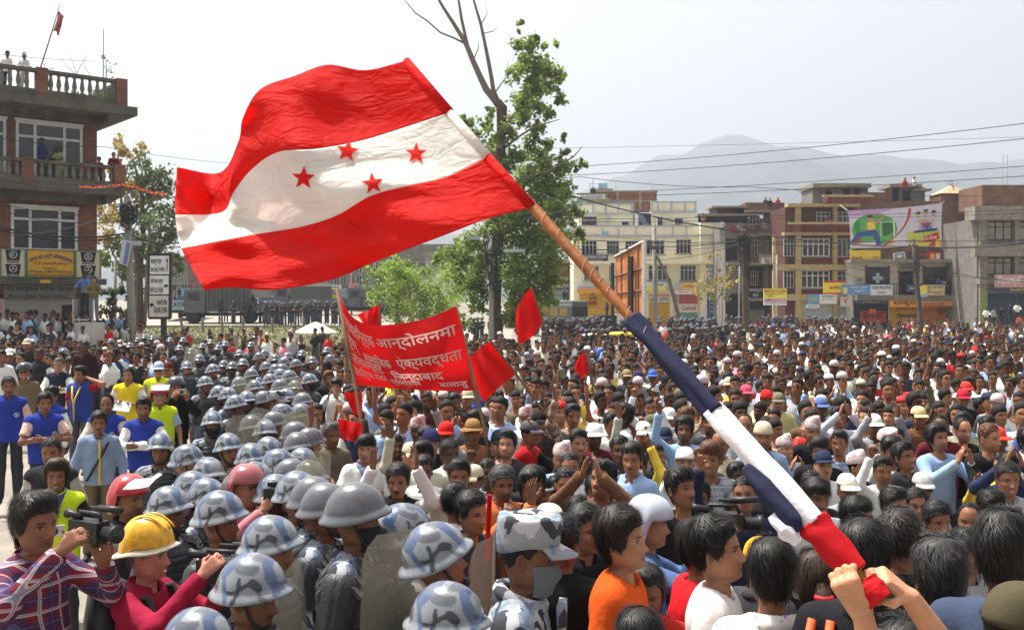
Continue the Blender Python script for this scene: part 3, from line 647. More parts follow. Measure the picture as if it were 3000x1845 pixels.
# ground, verge, road, hills
def ground_sheet(name,xs,ys,zoff,m,label=None):
 V=[(x,y,gz(x,y)+zoff)for y in ys for x in xs];n=len(xs)
 F=np.array([(i*n+j,i*n+j+1,(i+1)*n+j+1,(i+1)*n+j)for i in range(len(ys)-1)for j in range(n-1)])
 o=obj(name,mesh_np(name,V,F,True,[m]));tag(o,kind='structure');return o
GROUND=mat('dusty_ground',srgb(140,132,121),rough=.9,spec=.2,var=.25,scale=1.2,bump=.3,bscale=14,dirt=.25)
ground_sheet('ground',list(np.linspace(-400,-50,12))+list(np.linspace(-46,60,54))+list(np.linspace(70,420,12)),[-12,-4,0,1,2,3,4,5,6,8,10,14,20,28,36,44]+list(np.linspace(50,100,26))+[120,160,240,400,800,1500,3000],0,GROUND)
ROADM=mat('pale_road',srgb(150,143,132),rough=.88,spec=.25,var=.16,scale=.9,bump=.12,bscale=20,dirt=.12)
def strip(name,near,far,zoff,m,n=30):
 """sheet between two polylines given as (u, d) pairs"""
 V=[];k=len(near)
 for t in np.linspace(0,1,n):
  for(u0,d0),(u1,d1)in zip(near,far):
   d=d0+(d1-d0)*t;u=u0+(u1-u0)*t;x=(u-U0)/FPX*d;V.append((x,d,gz(x,d)+zoff))
 F=np.array([(i*k+j,i*k+j+1,(i+1)*k+j+1,(i+1)*k+j)for i in range(n-1)for j in range(k-1)])
 o=obj(name,mesh_np(name,V,F,True,[m]));tag(o,kind='structure');return o
us=np.linspace(-500,1500,24)
strip('road',[(u,72.4-.0*u)for u in us],[(u,96)for u in us],.012,ROADM)
VERGE=mat('dry_verge',srgb(108,103,76),rough=.95,spec=.1,var=.55,scale=2.2,bump=.6,bscale=9,dirt=.3)
strip('grass_verge',[(u,46)for u in us],[(u,72)for u in us],.008,VERGE)
mb=MB()
for u0,u1 in zip(us[:-1],us[1:]):
 xs_=[(u0-U0)/FPX*72.2,(u1-U0)/FPX*72.2];z=[gz(x,72.2)for x in xs_]
 mb.add([(xs_[0],72.0,z[0]-.5),(xs_[1],72.0,z[1]-.5),(xs_[1],72.4,z[1]-.5),(xs_[0],72.4,z[0]-.5),(xs_[0],72.0,z[0]+.14),(xs_[1],72.0,z[1]+.14),(xs_[1],72.4,z[1]+.14),(xs_[0],72.4,z[0]+.14)],[(0,1,5,4),(4,5,6,7),(2,3,7,6)])
CONC=mat('old_concrete',srgb(142,135,123),rough=.9,var=.3,scale=2.5,bump=.4,bscale=18,dirt=.4)
tag(mb.build('kerb',CONC),kind='structure')
def scatter(name,label,n,fn,m,kind='stuff'):
 V=[];F=[]
 for _ in range(n):
  v,f=fn();b=len(V);V+=v;F+=[[i+b for i in q]for q in f]
 o=obj(name,mesh_np(name,V,F,False,[m]));tag(o,label,kind=kind);return o
def scrap():
 u=random.uniform(430,1080);d=random.uniform(52,71);x=(u-U0)/FPX*d;z=gz(x,d)+.03;s=random.uniform(.03,.09);a=random.uniform(0,6.28);t=random.uniform(0,.1)
 c,q=math.cos(a)*s,math.sin(a)*s
 return[(x+c,d+q,z+t),(x-q,d+c,z),(x-c,d-q,z+t*.5),(x+q,d-c,z+t)],[[0,1,2,3]]
scatter('litter','scraps of white paper and rubbish strewn over the verge',800,scrap,mat('paper_scrap',(.32,.32,.30),var=.4,scale=1.5))
def blade():
 u=random.uniform(430,1120);d=random.uniform(50,71.5);x=(u-U0)/FPX*d;z=gz(x,d);s=random.uniform(.04,.12)*(2.2 if random.random()<.12 else 1);a=random.uniform(0,3.14);w_=s*.35
 return[(x-math.cos(a)*w_,d-math.sin(a)*w_,z),(x+math.cos(a)*w_,d+math.sin(a)*w_,z),(x+random.uniform(-.1,.1),d+random.uniform(-.1,.1),z+s)],[[0,1,2]]
scatter('grass','tufts of dry green grass and weeds on the verge',9000,blade,mat('grass_blade',srgb(120,126,66),rough=.8,var=.5,scale=.7,trans=.3))
def hill(name,prof,D,depth,m,seed):
 us_=np.array([p[0]for p in prof]);vs_=np.array([p[1]for p in prof]);r_=np.random.default_rng(seed)
 n=420;uu=np.linspace(us_[0],us_[-1],n);vv=np.interp(uu,us_,vs_);k=14;V=[]
 fine=np.interp(uu,np.linspace(us_[0],us_[-1],220),r_.normal(0,2.2,220));crag=np.interp(uu,np.linspace(us_[0],us_[-1],60),r_.normal(0,4,60))
 for i in range(k):
  t=i/(k-1);d=D-depth*t
  top=CAMZ+(V0-(vv+fine+crag))/FPX*D
  z=top*(1-t**1.2)*(1+.05*np.interp(uu,np.linspace(us_[0],us_[-1],40),r_.normal(0,1,40))*math.sin(t*3.1))-2*t
  x=(uu-U0)/FPX*D
  V.append(np.stack([x,np.full(n,d),z],1))
 V.append(np.stack([(uu-U0)/FPX*D,np.full(n,D+depth*.6),np.full(n,-5.)],1));V=np.concatenate([V[-1]]+V[:-1]);k+=1
 F=np.array([(i*n+j,(i+1)*n+j,(i+1)*n+j+1,i*n+j+1)for i in range(k-1)for j in range(n-1)])
 return tag(obj(name,mesh_np(name,V,F,True,[m])),kind='structure')
HILLM=mat('wooded_hill',srgb(66,76,78),rough=.95,spec=.1,var=.5,scale=.02,bump=1,bscale=.05)
hill('hill',[(-900,800),(300,780),(900,760),(1300,700),(1500,640),(1640,590),(1700,565),(1760,540),(1830,505),(1880,478),(1930,455),(1975,452),(2010,448),(2050,418),(2100,400),(2135,396),(2165,405),(2200,422),(2230,424),(2280,432),(2340,446),(2420,458),(2520,462),(2640,470),(2760,497),(2850,490),(2930,470),(3050,462),(3400,500),(4200,640)],2300,1300,HILLM,3)
# building helpers (pixel rectangles on a frontal plane at distance d)
GLASS=mat('window_glass',(.05,.055,.06),rough=.12,spec=.6,var=.4,scale=.7)
WFRAME=mat('window_frame_white',(.62,.62,.60),rough=.6,var=.15,scale=3)
CURT=mat('curtain',srgb(150,150,138),rough=.9,var=.3,scale=2)
class Bld:
 def __init__(s,name,d,uc,label,cat='building'):
  s.d=d;s.r=empty(name,((uc-U0)/FPX*d,d,gz((uc-U0)/FPX*d,d)),0,label,cat);s.o=s.r.location.copy()
 def xz(s,u,v):return(u-U0)/FPX*s.d-s.o.x,CAMZ-(v-V0)/FPX*s.d-s.o.z
 def box(s,mb,u0,v0,u1,v1,f=0.0,b=.3,m=0):
  """f: distance the front stands proud of the plane (towards camera), b: depth behind"""
  x0,z1=s.xz(u0,v0);x1,z0=s.xz(u1,v1);return mb.box(x0,x1,-f,b,z0,z1,m)
 def part(s,name,m,rects,f=0.0,b=.3,parent=None):
  mb=MB()
  for r in rects:s.box(mb,*r[:4],*(r[4:6]if len(r)>5 else(f,b)))
  return mb.build(name,m,parent or s.r)
 def each(s,name,m,rects,f=0.0,b=.3):
  for r in rects:s.part(name,m,[r],f,b)
 def window(s,u0,v0,u1,v1,nx=3,nz=2,frame=None,glass=None,f=.05,sill=True,lattice=None,split=.3):
  t=max(1.0,(u1-u0)*.045);mb=MB();fr=frame or WFRAME
  vs=[v0,v0+(v1-v0)*split,v1]if nz==2 else list(np.linspace(v0,v1,nz+1))
  for q in range(nx+1):u=u0+(u1-u0)*q/nx;s.box(mb,u-t/2,v0-t/2,u+t/2,v1+t/2,f+.04,.02)
  for vv in vs:s.box(mb,u0+t*.5,vv-t*.42,u1-t*.5,vv+t*.42,f+.035,.015)
  w_=mb.build('window',fr,s.r)
  s.part('pane',glass or GLASS,[(u0,v0,u1,v1)],f,.02,w_)
  if sill:s.part('sill',CONC,[(u0-2*t,v1+t*.6,u1+2*t,v1+t*1.6)],f+.14,-.02,w_)
  return w_
TXT={}
def text_geo(body):
 if body in TXT:return TXT[body]
 fc=bpy.data.curves.new('lettering','FONT');fc.body=body;fc.resolution_u=2;fc.offset=.012
 o=bpy.data.objects.new('lettering',fc);COL.objects.link(o);dg=bpy.context.evaluated_depsgraph_get();me=bpy.data.meshes.new_from_object(o.evaluated_get(dg))
 V=np.array([v.co[:]for v in me.vertices])if len(me.vertices)else np.zeros((1,3));F=[list(p.vertices)for p in me.polygons]
 bpy.data.objects.remove(o);bpy.data.curves.remove(fc);bpy.data.meshes.remove(me)
 lo=V.min(0);hi=V.max(0);V=(V-lo)/np.maximum(hi-lo,1e-6);asp=(hi[0]-lo[0])/max(hi[1]-lo[1],1e-6)
 TXT[body]=(V,F,asp);return TXT[body]
PAINT={}
def paint(rgb,rough=.6):
 k=tuple(rgb)
 if k not in PAINT:PAINT[k]=mat('paint_%d_%d_%d'%k,srgb(*rgb),rough=rough,var=.12,scale=3,dirt=.12)
 return PAINT[k]
def lettering(parent,body,x0,z0,x1,z1,y,rgb,name='lettering'):
 """text stretched into a rectangle of the parent's local x-z plane, facing -y"""
 V,F,asp=text_geo(body);P=np.stack([x0+V[:,0]*(x1-x0),np.full(len(V),y),z0+V[:,1]*(z1-z0)],1)
 return obj(name,mesh_np(name,P,F,False,[paint(rgb)]),parent)
def sign(u0,v0,u1,v1,d,rgb,texts=(),label=None,name='shop_sign',bars=(),tilt=0,thick=.08,frame=None,skew=0):
 """texts: (string, fx0, fy0, fx1, fy1, rgb) in fractions from top-left; bars: (fx0, fy0, fx1, fy1, rgb)"""
 c=W((u0+u1)/2,(v0+v1)/2,d);k=d/FPX;w_,h_=(u1-u0)*k,(v1-v0)*k
 mb=MB();mb.box(-w_/2,w_/2,0,thick,-h_/2,h_/2);o=mb.build(name,paint(rgb));o.location=c;o.rotation_euler=(0,R(tilt),R(skew));tag(o,label,'sign')
 if frame:
  mf=MB();t=max(h_*.03,.03)
  for b in((-w_/2-t,w_/2+t,h_/2,h_/2+t),(-w_/2-t,w_/2+t,-h_/2-t,-h_/2),(-w_/2-t,-w_/2,-h_/2,h_/2),(w_/2,w_/2+t,-h_/2,h_/2)):mf.box(b[0],b[1],-.02,thick,b[2],b[3])
  mf.build('frame',paint(frame),o)
 X=lambda f:-w_/2+f*w_
 Z=lambda f:h_/2-f*h_
 for q,b in enumerate(bars):m2=MB();m2.box(X(b[0]),X(b[2]),-.008-.002*q,-.001,Z(b[3]),Z(b[1]));m2.build('colour_panel',paint(b[4]),o)
 for t in texts:lettering(o,t[0],X(t[1]),Z(t[4]),X(t[3]),Z(t[2]),-.03,t[5])
 return o
BRICK=None
def brick_mat(name,c1,c2,mortar,scale=1.0):
 m=mat(name,c1,rough=.9,spec=.15,var=.3,scale=1.2,dirt=.35);t=m.node_tree;N=t.nodes;L=t.links;b=N['Principled BSDF'];src=b.inputs['Base Color'].links[0].from_socket
 tc=N.new('ShaderNodeTexCoord');sp=N.new('ShaderNodeSeparateXYZ');L.new(tc.outputs['Object'],sp.inputs[0]);ad=N.new('ShaderNodeMath');L.new(sp.outputs[0],ad.inputs[0]);L.new(sp.outputs[1],ad.inputs[1]);cb=N.new('ShaderNodeCombineXYZ');L.new(ad.outputs[0],cb.inputs[0]);L.new(sp.outputs[2],cb.inputs[1])
 br=N.new('ShaderNodeTexBrick');L.new(cb.outputs[0],br.inputs['Vector']);br.inputs['Scale'].default_value=scale;br.inputs['Brick Width'].default_value=.24;br.inputs['Row Height'].default_value=.085;br.inputs['Mortar Size'].default_value=.010
 br.inputs['Color1'].default_value=(1.1,1.1,1.1,1);br.inputs['Color2'].default_value=(.72,.7,.7,1);br.inputs['Mortar'].default_value=(*[mortar[i]/max(c1[i],.01)for i in range(3)],1)
 mx=N.new('ShaderNodeMix');mx.data_type='RGBA';mx.blend_type='MULTIPLY';mx.inputs[0].default_value=1;L.new(src,mx.inputs[6]);L.new(br.outputs['Color'],mx.inputs[7]);L.new(mx.outputs[2],b.inputs['Base Color'])
 bp=N.new('ShaderNodeBump');bp.inputs['Strength'].default_value=.5;bp.inputs['Distance'].default_value=.02;bp.invert=True;L.new(br.outputs['Fac'],bp.inputs['Height']);L.new(bp.outputs[0],b.inputs['Normal']);return m
BRICKM=brick_mat('red_brick',srgb(138,86,67),None,srgb(120,108,95))
BRICKD=brick_mat('old_brick',srgb(124,86,68),None,srgb(140,128,112))
YEL=mat('cream_wall',srgb(240,231,200),rough=.85,var=.08,scale=.8,dirt=.14)
YTRIM=mat('grey_trim',srgb(176,184,190),rough=.8,var=.12,scale=2,dirt=.2)
GREYW=mat('grey_wall',srgb(126,122,115),rough=.9,var=.25,scale=1.5,dirt=.4)
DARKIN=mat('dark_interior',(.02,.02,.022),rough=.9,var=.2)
REDW=mat('red_brown_wood',srgb(118,52,44),rough=.8,var=.3,scale=4,dirt=.25)
CREAM=mat('cream_column',srgb(178,158,112),rough=.85,var=.15,scale=2,dirt=.2)
# yellow building
Y=Bld('apartment_building',105,1900,'cream yellow three storey building with grey trim behind the wooden billboard')
Y.part('wall',YEL,[(1680,690,2047,985,0,9),(2047,690,2131,985,.9,9)])
Y.part('upper_block',YEL,[(1697,622,1858,692,-1.2,8),(1912,617,2045,692,-1.0,8)])
Y.part('parapet',YEL,[(1680,664,2047,691,.06,.2),(2047,654,2131,690,.96,.2),(1697,597,1858,623,-1.14,1.5),(1912,591,2045,618,-.94,1.3)])
tr=[(1678,660,2049,664,.12,.3),(1678,688,2049,694,.2,.3),(2047,650,2133,654,1.0,.3),(2047,688,2133,693,1.1,.3),(1695,593,1860,597,-1.1,1.6),(1695,621,1860,625,-1.0,1.6),(1910,587,2047,591,-.9,1.4),(1910,615,2047,620,-.8,1.4)]
Y.part('grey_trim',YTRIM,tr)
for u in(1700,1740,1778,1815,1855):Y.part('pillar',YTRIM,[(u-3,597,u+2,621,-1.08,1.2)])
for u in(1914,1932,1972,2012,2043):Y.part('pillar',YTRIM,[(u-3,591,u+2,615,-.88,1.2)])
for u in(1682,1765,1812,1864,1920,1970,2010):Y.part('pillar',YTRIM,[(u-2,664,u+2,688,.1,.0)])
Y.part('ledge',YEL,[(1680,766,2131,774,1.1,0)]);Y.part('ledge',YTRIM,[(1690,838,2080,846,1.2,0)])
for r in((1704,706,1748,746),(1778,706,1813,744),(1832,706,1869,744),(1893,704,1946,744),(1981,702,2024,742),(1704,634,1748,671)):
 Y.window(*r,nx=4,f=.0 if r[1]>690 else-1.2)
for r in((1711,780,1754,820),(1785,780,1799,820),(1900,778,1953,820),(1993,778,2038,822)):Y.window(*r,nx=4)
for r in((1821,649,1842,665),(1976,640,2000,656)):Y.window(*r,nx=2,nz=1,f=-1.0 if r[0]>1900 else-1.2,sill=False)
Y.window(1926,636,1941,664,nx=2,f=-.95,sill=False)
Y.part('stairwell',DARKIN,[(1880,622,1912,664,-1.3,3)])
mb=MB()
for q in range(9):Y.box(mb,1866+q*2.6,624+q*4.6,1886+q*2.6-3,626+q*4.6,-.3+.05*q,.6)
mb.build('stair',mat('blue_grey_metal',srgb(140,160,178),var=.2),Y.r)
Y.part('vent',WFRAME,[(1778,624+q*7,1793,627+q*7,-1.1,1.4)for q in range(4)])
SH_Y=mat('yellow_shutter',srgb(224,170,44),rough=.6,var=.15,scale=2,dirt=.2)
def shutter(b,u0,v0,u1,v1,m,f=.02,n=14,name='shutter'):
 mb=MB();h=(v1-v0)/n
 for q in range(n):b.box(mb,u0,v0+q*h,u1,v0+(q+.86)*h,f+(.02 if q%2 else 0),.05)
 b.box(mb,u0,v0,u1,v1,f-.02,.08);return mb.build(name,m,b.r)
shutter(Y,1697,856,1795,985,SH_Y);shutter(Y,1900,862,1962,985,SH_Y)
shutter(Y,1989,863,2044,985,mat('red_shutter',srgb(190,96,88),var=.15,scale=2),n=4)
Y.part('shutter',paint((224,222,214)),[(1989,890,2044,915,.08,.05)]);Y.part('shutter',paint((112,146,118)),[(1989,915,2044,985,.08,.05)])
for u in(1972,2050):Y.part('painted_pillar',paint((226,222,214)),[(u,856,u+14,985,.15,.1)])
for u in(1972,2050):
 mb=MB()
 for i in range(4):
  for j in range(7):
   if(i+j)%2:Y.box(mb,u+3.5*i,857+4*j,u+3.5*i+3.5,861+4*j,.17,-.15)
 mb.build('checker',paint((30,30,32)),Y.r)
 lettering(Y.r,'Castrol',*[q for p in((Y.xz(u+2,985)),(Y.xz(u+12,890)))for q in p],-.19,(190,40,40))
x0,z0=Y.xz(1996,908);x1,z1=Y.xz(2038,895);lettering(Y.r,'Castrol',x0,z0,x1,z1,-.14,(200,40,36))
Y.part('blue_wall_panel',paint((52,84,150)),[(2066,858,2126,985,.96,-.85)])
Y.part('notice_board',paint((70,92,150)),[(2064,775,2131,830,.96,-.85)])
for q in range(8):Y.part('notice_line',paint((208,212,218)),[(2066,777+q*6.6,2129-(q*7)%23,780+q*6.6,1.0,-.9)])
for q,w_ in enumerate(('बालबालिका','अध्ययन','संस्थान','बालाजु')):x0,z0=Y.xz(2076,880+q*13);x1,z1=Y.xz(2116,871+q*13);lettering(Y.r,w_,x0,z0,x1,z1,-1.0,(216,220,226))
def ssign(*a,**k):return sign(*a,**k)
sign(1703,746,1781,768,104.6,(38,44,66),[('EDUCATIONAL ACADEMY',.04,.12,.97,.5,(226,222,210)),('बालाजु काठमाडौं',.2,.6,.8,.9,(190,186,176))],'navy academy sign under the left windows of the yellow building')
sign(1690,846,1797,858,103.4,(218,150,40),[],'orange fascia board above the yellow shop shutter')
sign(1894,826,1950,852,103.5,(216,206,110),[('ज्वेलर्स',.3,.1,.9,.5,(60,66,110))],'yellow and white shop board above the steel shop',bars=[(0,0,1,.45,(206,208,206))])
sign(1999,828,2036,848,103.5,(222,182,92),[('उद्योग',.1,.3,.9,.8,(170,60,40))],'small faded orange board over the red shutter')
sign(1902,868,1960,886,104.85,(222,220,210),[('स्टील',.5,.1,.95,.9,(36,38,44)),('हिम',.05,.1,.42,.9,(36,38,44))],'white steel shop sign with black lettering',thick=.05)
sign(1978,851,2040,861,103.4,(226,224,220),[('मोबिल एण्ड अटो',.08,.2,.9,.8,(190,50,50))],'thin white board with red lettering over the oil shop')
sign(1765,832,1800,846,103.6,(176,44,120),[],'magenta and purple strip sign beside the flag pole')
sign(1764,678,1784,690,104.2,(150,176,206),[],'small blue plate on the terrace parapet of the yellow building')
x0,z0=Y.xz(1725,905);x1,z1=Y.xz(1748,858);lettering(Y.r,'हिमा',x0,z0,x1,z1,-.07,(120,74,40));x0,z0=Y.xz(1722,892);x1,z1=Y.xz(1750,884);Y.part('painted_mark',paint((196,62,40)),[(1722,883,1750,892,.06,-.05)])
K=Bld('brick_house',118,1850,'unfinished brick and concrete house with blue water tank behind the yellow building')
K.part('wall',GREYW,[(1678,590,1860,990,0,6)]);K.part('wall',BRICKM,[(1785,562,1925,612,-.2,5)])
K.part('concrete_frame',CONC,[(1783,558,1927,563,0,5),(1806,563,1814,612,-.1,.4),(1872,563,1880,612,-.1,.4),(1785,586,1925,590,-.12,.5)])
K.part('parapet',CONC,[(1690,582,1785,592,.1,.3),(1690,566,1785,570,.1,.3)])
for q in range(12):K.part('baluster',CONC,[(1702+q*5.4,570,1705+q*5.4,582,.05,.1)])
K.part('green_wall',paint((110,190,160)),[(1685,592,1720,650,.1,.2)])
K.part('slab',CONC,[(1746,554,1795,563,.6,2)])
T1=K.part('water_tank',paint((140,186,206)),[(1753,537,1779,555,.2,1.0)])
mb=MB();x,z=K.xz(1738,566);mb.lathe([(.35,0),(.36,.5),(.2,.62),(.2,.7)],12,0,(x,.5,z));mb.build('water_drum',BLACKP,K.r)
mb=MB();Y_=K
for a in((1729,537,1729,560),(1729,537,1753,537),(1805,530,1805,560),(1738,520,1738,548),(1912,545,1912,560)):
 p=K.xz(a[0],a[1]);q=K.xz(a[2],a[3]);mb.tube([(p[0],.3,p[1]),(q[0],.3,q[1])],.05,5)
mb.build('pipe',YTRIM,K.r)
# dark weathered house between
Q_=Bld('weathered_house',98,2210,'dark weathered house with sagging balconies right of the yellow building')
Q_.part('wall',GREYW,[(2125,640,2345,985,0,7)])
Q_.part('slab',CONC,[(2040,628,2215,634,.8,1),(2085,604,2190,609,.3,3),(2165,685,2350,693,1.3,.5),(2125,770,2340,777,1.2,.3),(2180,616,2300,624,.6,2)])
Q_.part('roof_room',BRICKD,[(2095,608,2185,632,-.5,3),(2185,593,2300,618,-.2,3)])
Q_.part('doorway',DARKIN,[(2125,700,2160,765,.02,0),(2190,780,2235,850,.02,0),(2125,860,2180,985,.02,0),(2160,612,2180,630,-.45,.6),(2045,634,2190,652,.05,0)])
for r in((2195,632,2225,668),(2195,705,2218,750),(2250,705,2275,750),(2200,795,2220,835),(2140,765,2160,790)):Q_.window(*r,nx=3,sill=False,f=.02)
for u in range(2140,2340,6):Q_.part('rail_bar',REDW if u<2215 else GREYW,[(u,662,u+2.5,686,1.15,-1.1)])
Q_.part('rail',GREYW,[(2138,659,2342,663,1.2,-1.1)])
for u in range(2180,2240,5):Q_.part('rail_bar',REDW,[(u,745,u+2,768,.9,-.85)])
Q_.part('awning',mat('stone_box',srgb(150,140,122),var=.2),[(2216,746,2268,776,1.6,0)])
sign(2231,754,2260,772,96.2,(226,224,220),[('बैंक',.3,.1,.9,.45,(170,40,40)),('सेवा',.3,.5,.9,.9,(40,44,60))],'small white sign on the stone balcony box')
sign(2190,840,2240,905,97.8,(34,38,44),[('कम्प्युटर',.1,.1,.9,.25,(210,210,206)),('तथा',.3,.32,.65,.45,(210,210,206)),('PLATONIC',.1,.5,.95,.64,(210,210,206))],'black signboard with white lettering left of the bridge course sign')
Q_.part('blue_shop',mat('navy_paint',srgb(38,44,66),var=.2),[(2240,845,2345,985,.05,0)])
mb=MB()
for a,b in(((2330,625),(2300,650)),((2345,580),(2320,640)),((2352,582),(2330,640))):p=Q_.xz(*a);q=Q_.xz(*b);mb.tube([(p[0],-1.0,p[1]),(q[0],-1.0,q[1])],.06,5)
mb.build('ladder_pole',mat('grey_timber',srgb(170,160,146),var=.2),Q_.r)
# red-brown bay building
D_=Bld('bay_window_building',92,2420,'four storey building with cream columns and red brown window bays')
D_.part('wall',mat('dark_brown_wall',srgb(92,58,50),var=.3,scale=2,dirt=.3),[(2300,606,2500,985,0,8)])
D_.part('column',CREAM,[(2328,606,2343,985,.5,0)]);D_.part('column',CREAM,[(2437,606,2448,985,.5,0)]);D_.part('column',CREAM,[(2262,690,2270,985,.4,0)])
D_.each('floor_beam',CREAM,[(2262,775,2505,792,.55,0),(2290,682,2505,690,.9,0),(2300,599,2510,608,1.0,0),(2262,862,2505,880,.6,0)])
for r,n in(((2392,622,2430,662),3),((2455,622,2492,662),3),((2350,700,2428,750),5),((2452,700,2494,752),3),((2347,793,2428,842),5),((2452,795,2496,840),3),((2296,700,2324,750),3),((2296,793,2324,842),3)):D_.window(*r,nx=n,f=.06)
for(a,b,v0,v1)in((2300,2495,657,682),(2400,2545,578,600)):
 D_.part('balcony_rail',CREAM,[(a,v0-4,b,v0+3,1.15,-.95)])
 for u in np.arange(a,b,5.0):D_.part('rail_bar',REDW,[(u,v0+2,u+2.6,v1,1.1,-1.0)])
D_.each('panel',REDW,[(2350,755,2428,774,.12,0),(2452,757,2494,774,.12,0),(2347,846,2428,862,.12,0),(2452,846,2496,862,.12,0)])
D_.part('roof_room',GREYW,[(2395,545,2560,600,-1.5,5)]);D_.part('roof_slab',CONC,[(2390,534,2562,546,-.8,5.5)])
D_.each('roof_door',DARKIN,[(2432,552,2452,590,-1.45,1.6),(2485,548,2505,575,-1.45,1.6),(2520,548,2535,575,-1.45,1.6)])
D_.part('shop_front',paint((196,188,172)),[(2345,880,2500,985,.1,0)]);D_.each('shutter',YTRIM,[(2360,905,2410,985,.14,0),(2420,905,2450,985,.14,0),(2462,900,2496,985,.14,0)])
# clinic building with hoarding
E_=Bld('clinic_building',90,2670,'two storey white building with painted shutters under the big advertising banner')
WW=mat('off_white_wall',srgb(208,202,188),rough=.85,var=.15,scale=1.5,dirt=.25)
E_.part('wall',WW,[(2496,768,2866,985,0,8)]);E_.part('brick_wall',BRICKD,[(2540,583,2766,768,-2.0,6),(2766,600,2866,768,-.6,6)])
E_.part('roof_slab',CONC,[(2478,761,2862,770,1.3,.5)]);E_.part('balcony_slab',CONC,[(2496,864,2866,882,1.3,0)])
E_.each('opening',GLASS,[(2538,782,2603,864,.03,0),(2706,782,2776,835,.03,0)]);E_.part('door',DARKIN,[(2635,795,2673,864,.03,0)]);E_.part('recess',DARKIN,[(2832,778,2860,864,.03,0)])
E_.each('frame',REDW,[(2535,779,2540,864,.1,0),(2601,779,2606,864,.1,0),(2632,792,2637,864,.1,0),(2671,792,2676,864,.1,0),(2703,779,2708,835,.1,0),(2740,782,2743,835,.1,0),(2774,779,2779,835,.1,0)])
E_.part('rail',BLACKP,[(2496,832,2866,835,1.25,-1.2)])
for u in np.arange(2500,2866,6.5):E_.part('rail_bar',BLACKP,[(u,835,u+1.3,864,1.23,-1.2)])
E_.part('cross_mark',paint((190,200,206)),[(2566,800,2576,830,.05,-.03),(2556,810,2586,820,.055,-.03)])
shutter(E_,2500,884,2602,985,mat('navy_shutter',srgb(44,50,66),var=.2,dirt=.1));shutter(E_,2607,900,2701,985,mat('mustard_shutter',srgb(226,164,36),var=.12,dirt=.12));shutter(E_,2703,895,2812,985,mat('orange_shutter',srgb(214,132,52),var=.15,dirt=.15))
def wtext(b,s,u0,v0,u1,v1,y,rgb):x0,z0=b.xz(u0,v1);x1,z1=b.xz(u1,v0);lettering(b.r,s,x0,z0,x1,z1,y,rgb)
wtext(E_,'िहमालयको',2627,918,2685,933,-.1,(40,34,26));wtext(E_,'कारवमा',2632,938,2680,952,-.1,(40,34,26));wtext(E_,'बुलन्दीको',2618,956,2672,970,-.1,(40,34,26));wtext(E_,'पूजा',2742,905,2782,920,-.1,(60,50,40));wtext(E_,'अटूट शक्ति र विश्वास',2622,902,2688,909,-.1,(110,60,30))
sign(2500,880,2603,890,88.5,(56,60,72),[('हिमाल',.25,.15,.75,.85,(150,130,110))],'dark board over the navy shutter');sign(2607,880,2692,898,88.5,(226,150,30),[('साकुरा',.1,.1,.9,.9,(40,30,24))],'mustard fascia with large dark lettering');sign(2694,882,2815,896,88.5,(206,138,70),[('काठमाडौं',.1,.2,.6,.85,(120,80,50))],'faded orange fascia over the orange shutter')
sign(2520,911,2595,944,89.85,(196,70,50),[('बुलन्द',.06,.12,.94,.9,(40,34,34))],'red painted sign with bold black lettering on the navy shutter',thick=.05)
sign(2546,905,2567,917,89.8,(214,120,40),[],'small orange oval plate above the red painted sign',thick=.05)
sign(2413,822,2479,862,88.6,(232,206,60),[('परिवार',.25,.35,.85,.65,(160,50,40))],'yellow sign with red bands at the left end of the balcony',bars=[(0,0,1,.15,(190,60,44)),(0,.88,1,1,(190,60,44))])
sign(2466,833,2549,863,88.4,(104,140,190),[('िकराना पसल',.3,.12,.9,.4,(210,214,160)),('स्टोर',.45,.5,.8,.75,(226,228,230))],'light blue sign on the clinic balcony',bars=[(.05,.3,.2,.9,(220,200,110))])
sign(2550,834,2615,865,88.4,(206,206,204),[('पोली िक्लिनक',.05,.1,.95,.5,(90,94,110)),('सेवा',.3,.6,.7,.85,(150,130,130))],'white clinic sign next to the light blue sign')
sign(2657,833,2686,855,88.4,(54,78,130),[('बैंक',.2,.3,.8,.7,(214,190,90))],'small dark blue sign beside the leaning pole')
sign(2703,834,2768,865,88.4,(216,196,150),[('दन्त उपचार',.06,.1,.94,.45,(110,110,130)),('केन्द्र',.1,.55,.9,.9,(170,100,60))],'cream sign with grey lettering right of the leaning pole')
o=sign(2804,835,2863,869,88.4,(226,204,70),[('कल्पना',.2,.08,.75,.3,(80,110,60))],'yellow sign with a red sun at the right end of the balcony');mb=MB();mb.prism([(.55*math.cos(t),-.5+.3*math.sin(t))for t in np.linspace(0,math.pi,12)],-.02,-.004);mb.build('red_sun',paint((186,50,44)),o)
sign(2491,733,2580,763,89.2,(226,196,60),[('Resuda',.06,.55,.4,.9,(190,60,40)),('भोजन',.75,.6,.95,.8,(120,80,40))],'yellow roof sign below the left end of the banner')
sign(2660,737,2757,764,89.2,(72,60,54),[('पार्टी प्यालेस',.1,.15,.6,.55,(190,100,80))],'dark and red roof sign below the banner',bars=[(.58,0,1,1,(190,44,48)),(.68,.2,.8,.95,(216,180,70)),(.84,.2,.97,.95,(216,214,210))])
sign(2618,739,2652,762,89.0,(214,216,212),[],'tilted framed landscape picture on the roof edge',bars=[(.08,.1,.92,.9,(120,160,176)),(.08,.55,.92,.9,(110,130,100)),(.3,.35,.75,.7,(206,210,206))],tilt=-8)
sign(2637,777,2680,793,89.6,(150,146,140),[('डेण्टल िक्लिनक',.05,.2,.95,.8,(50,50,56))],'grey name board over the dark clinic door',thick=.05);sign(2780,778,2800,790,89.7,(44,46,52),[],'small dark plate on the white clinic wall',thick=.05);sign(2511,815,2527,824,89.7,(120,124,120),[],'small green grey plate at the left of the clinic wall',thick=.05)
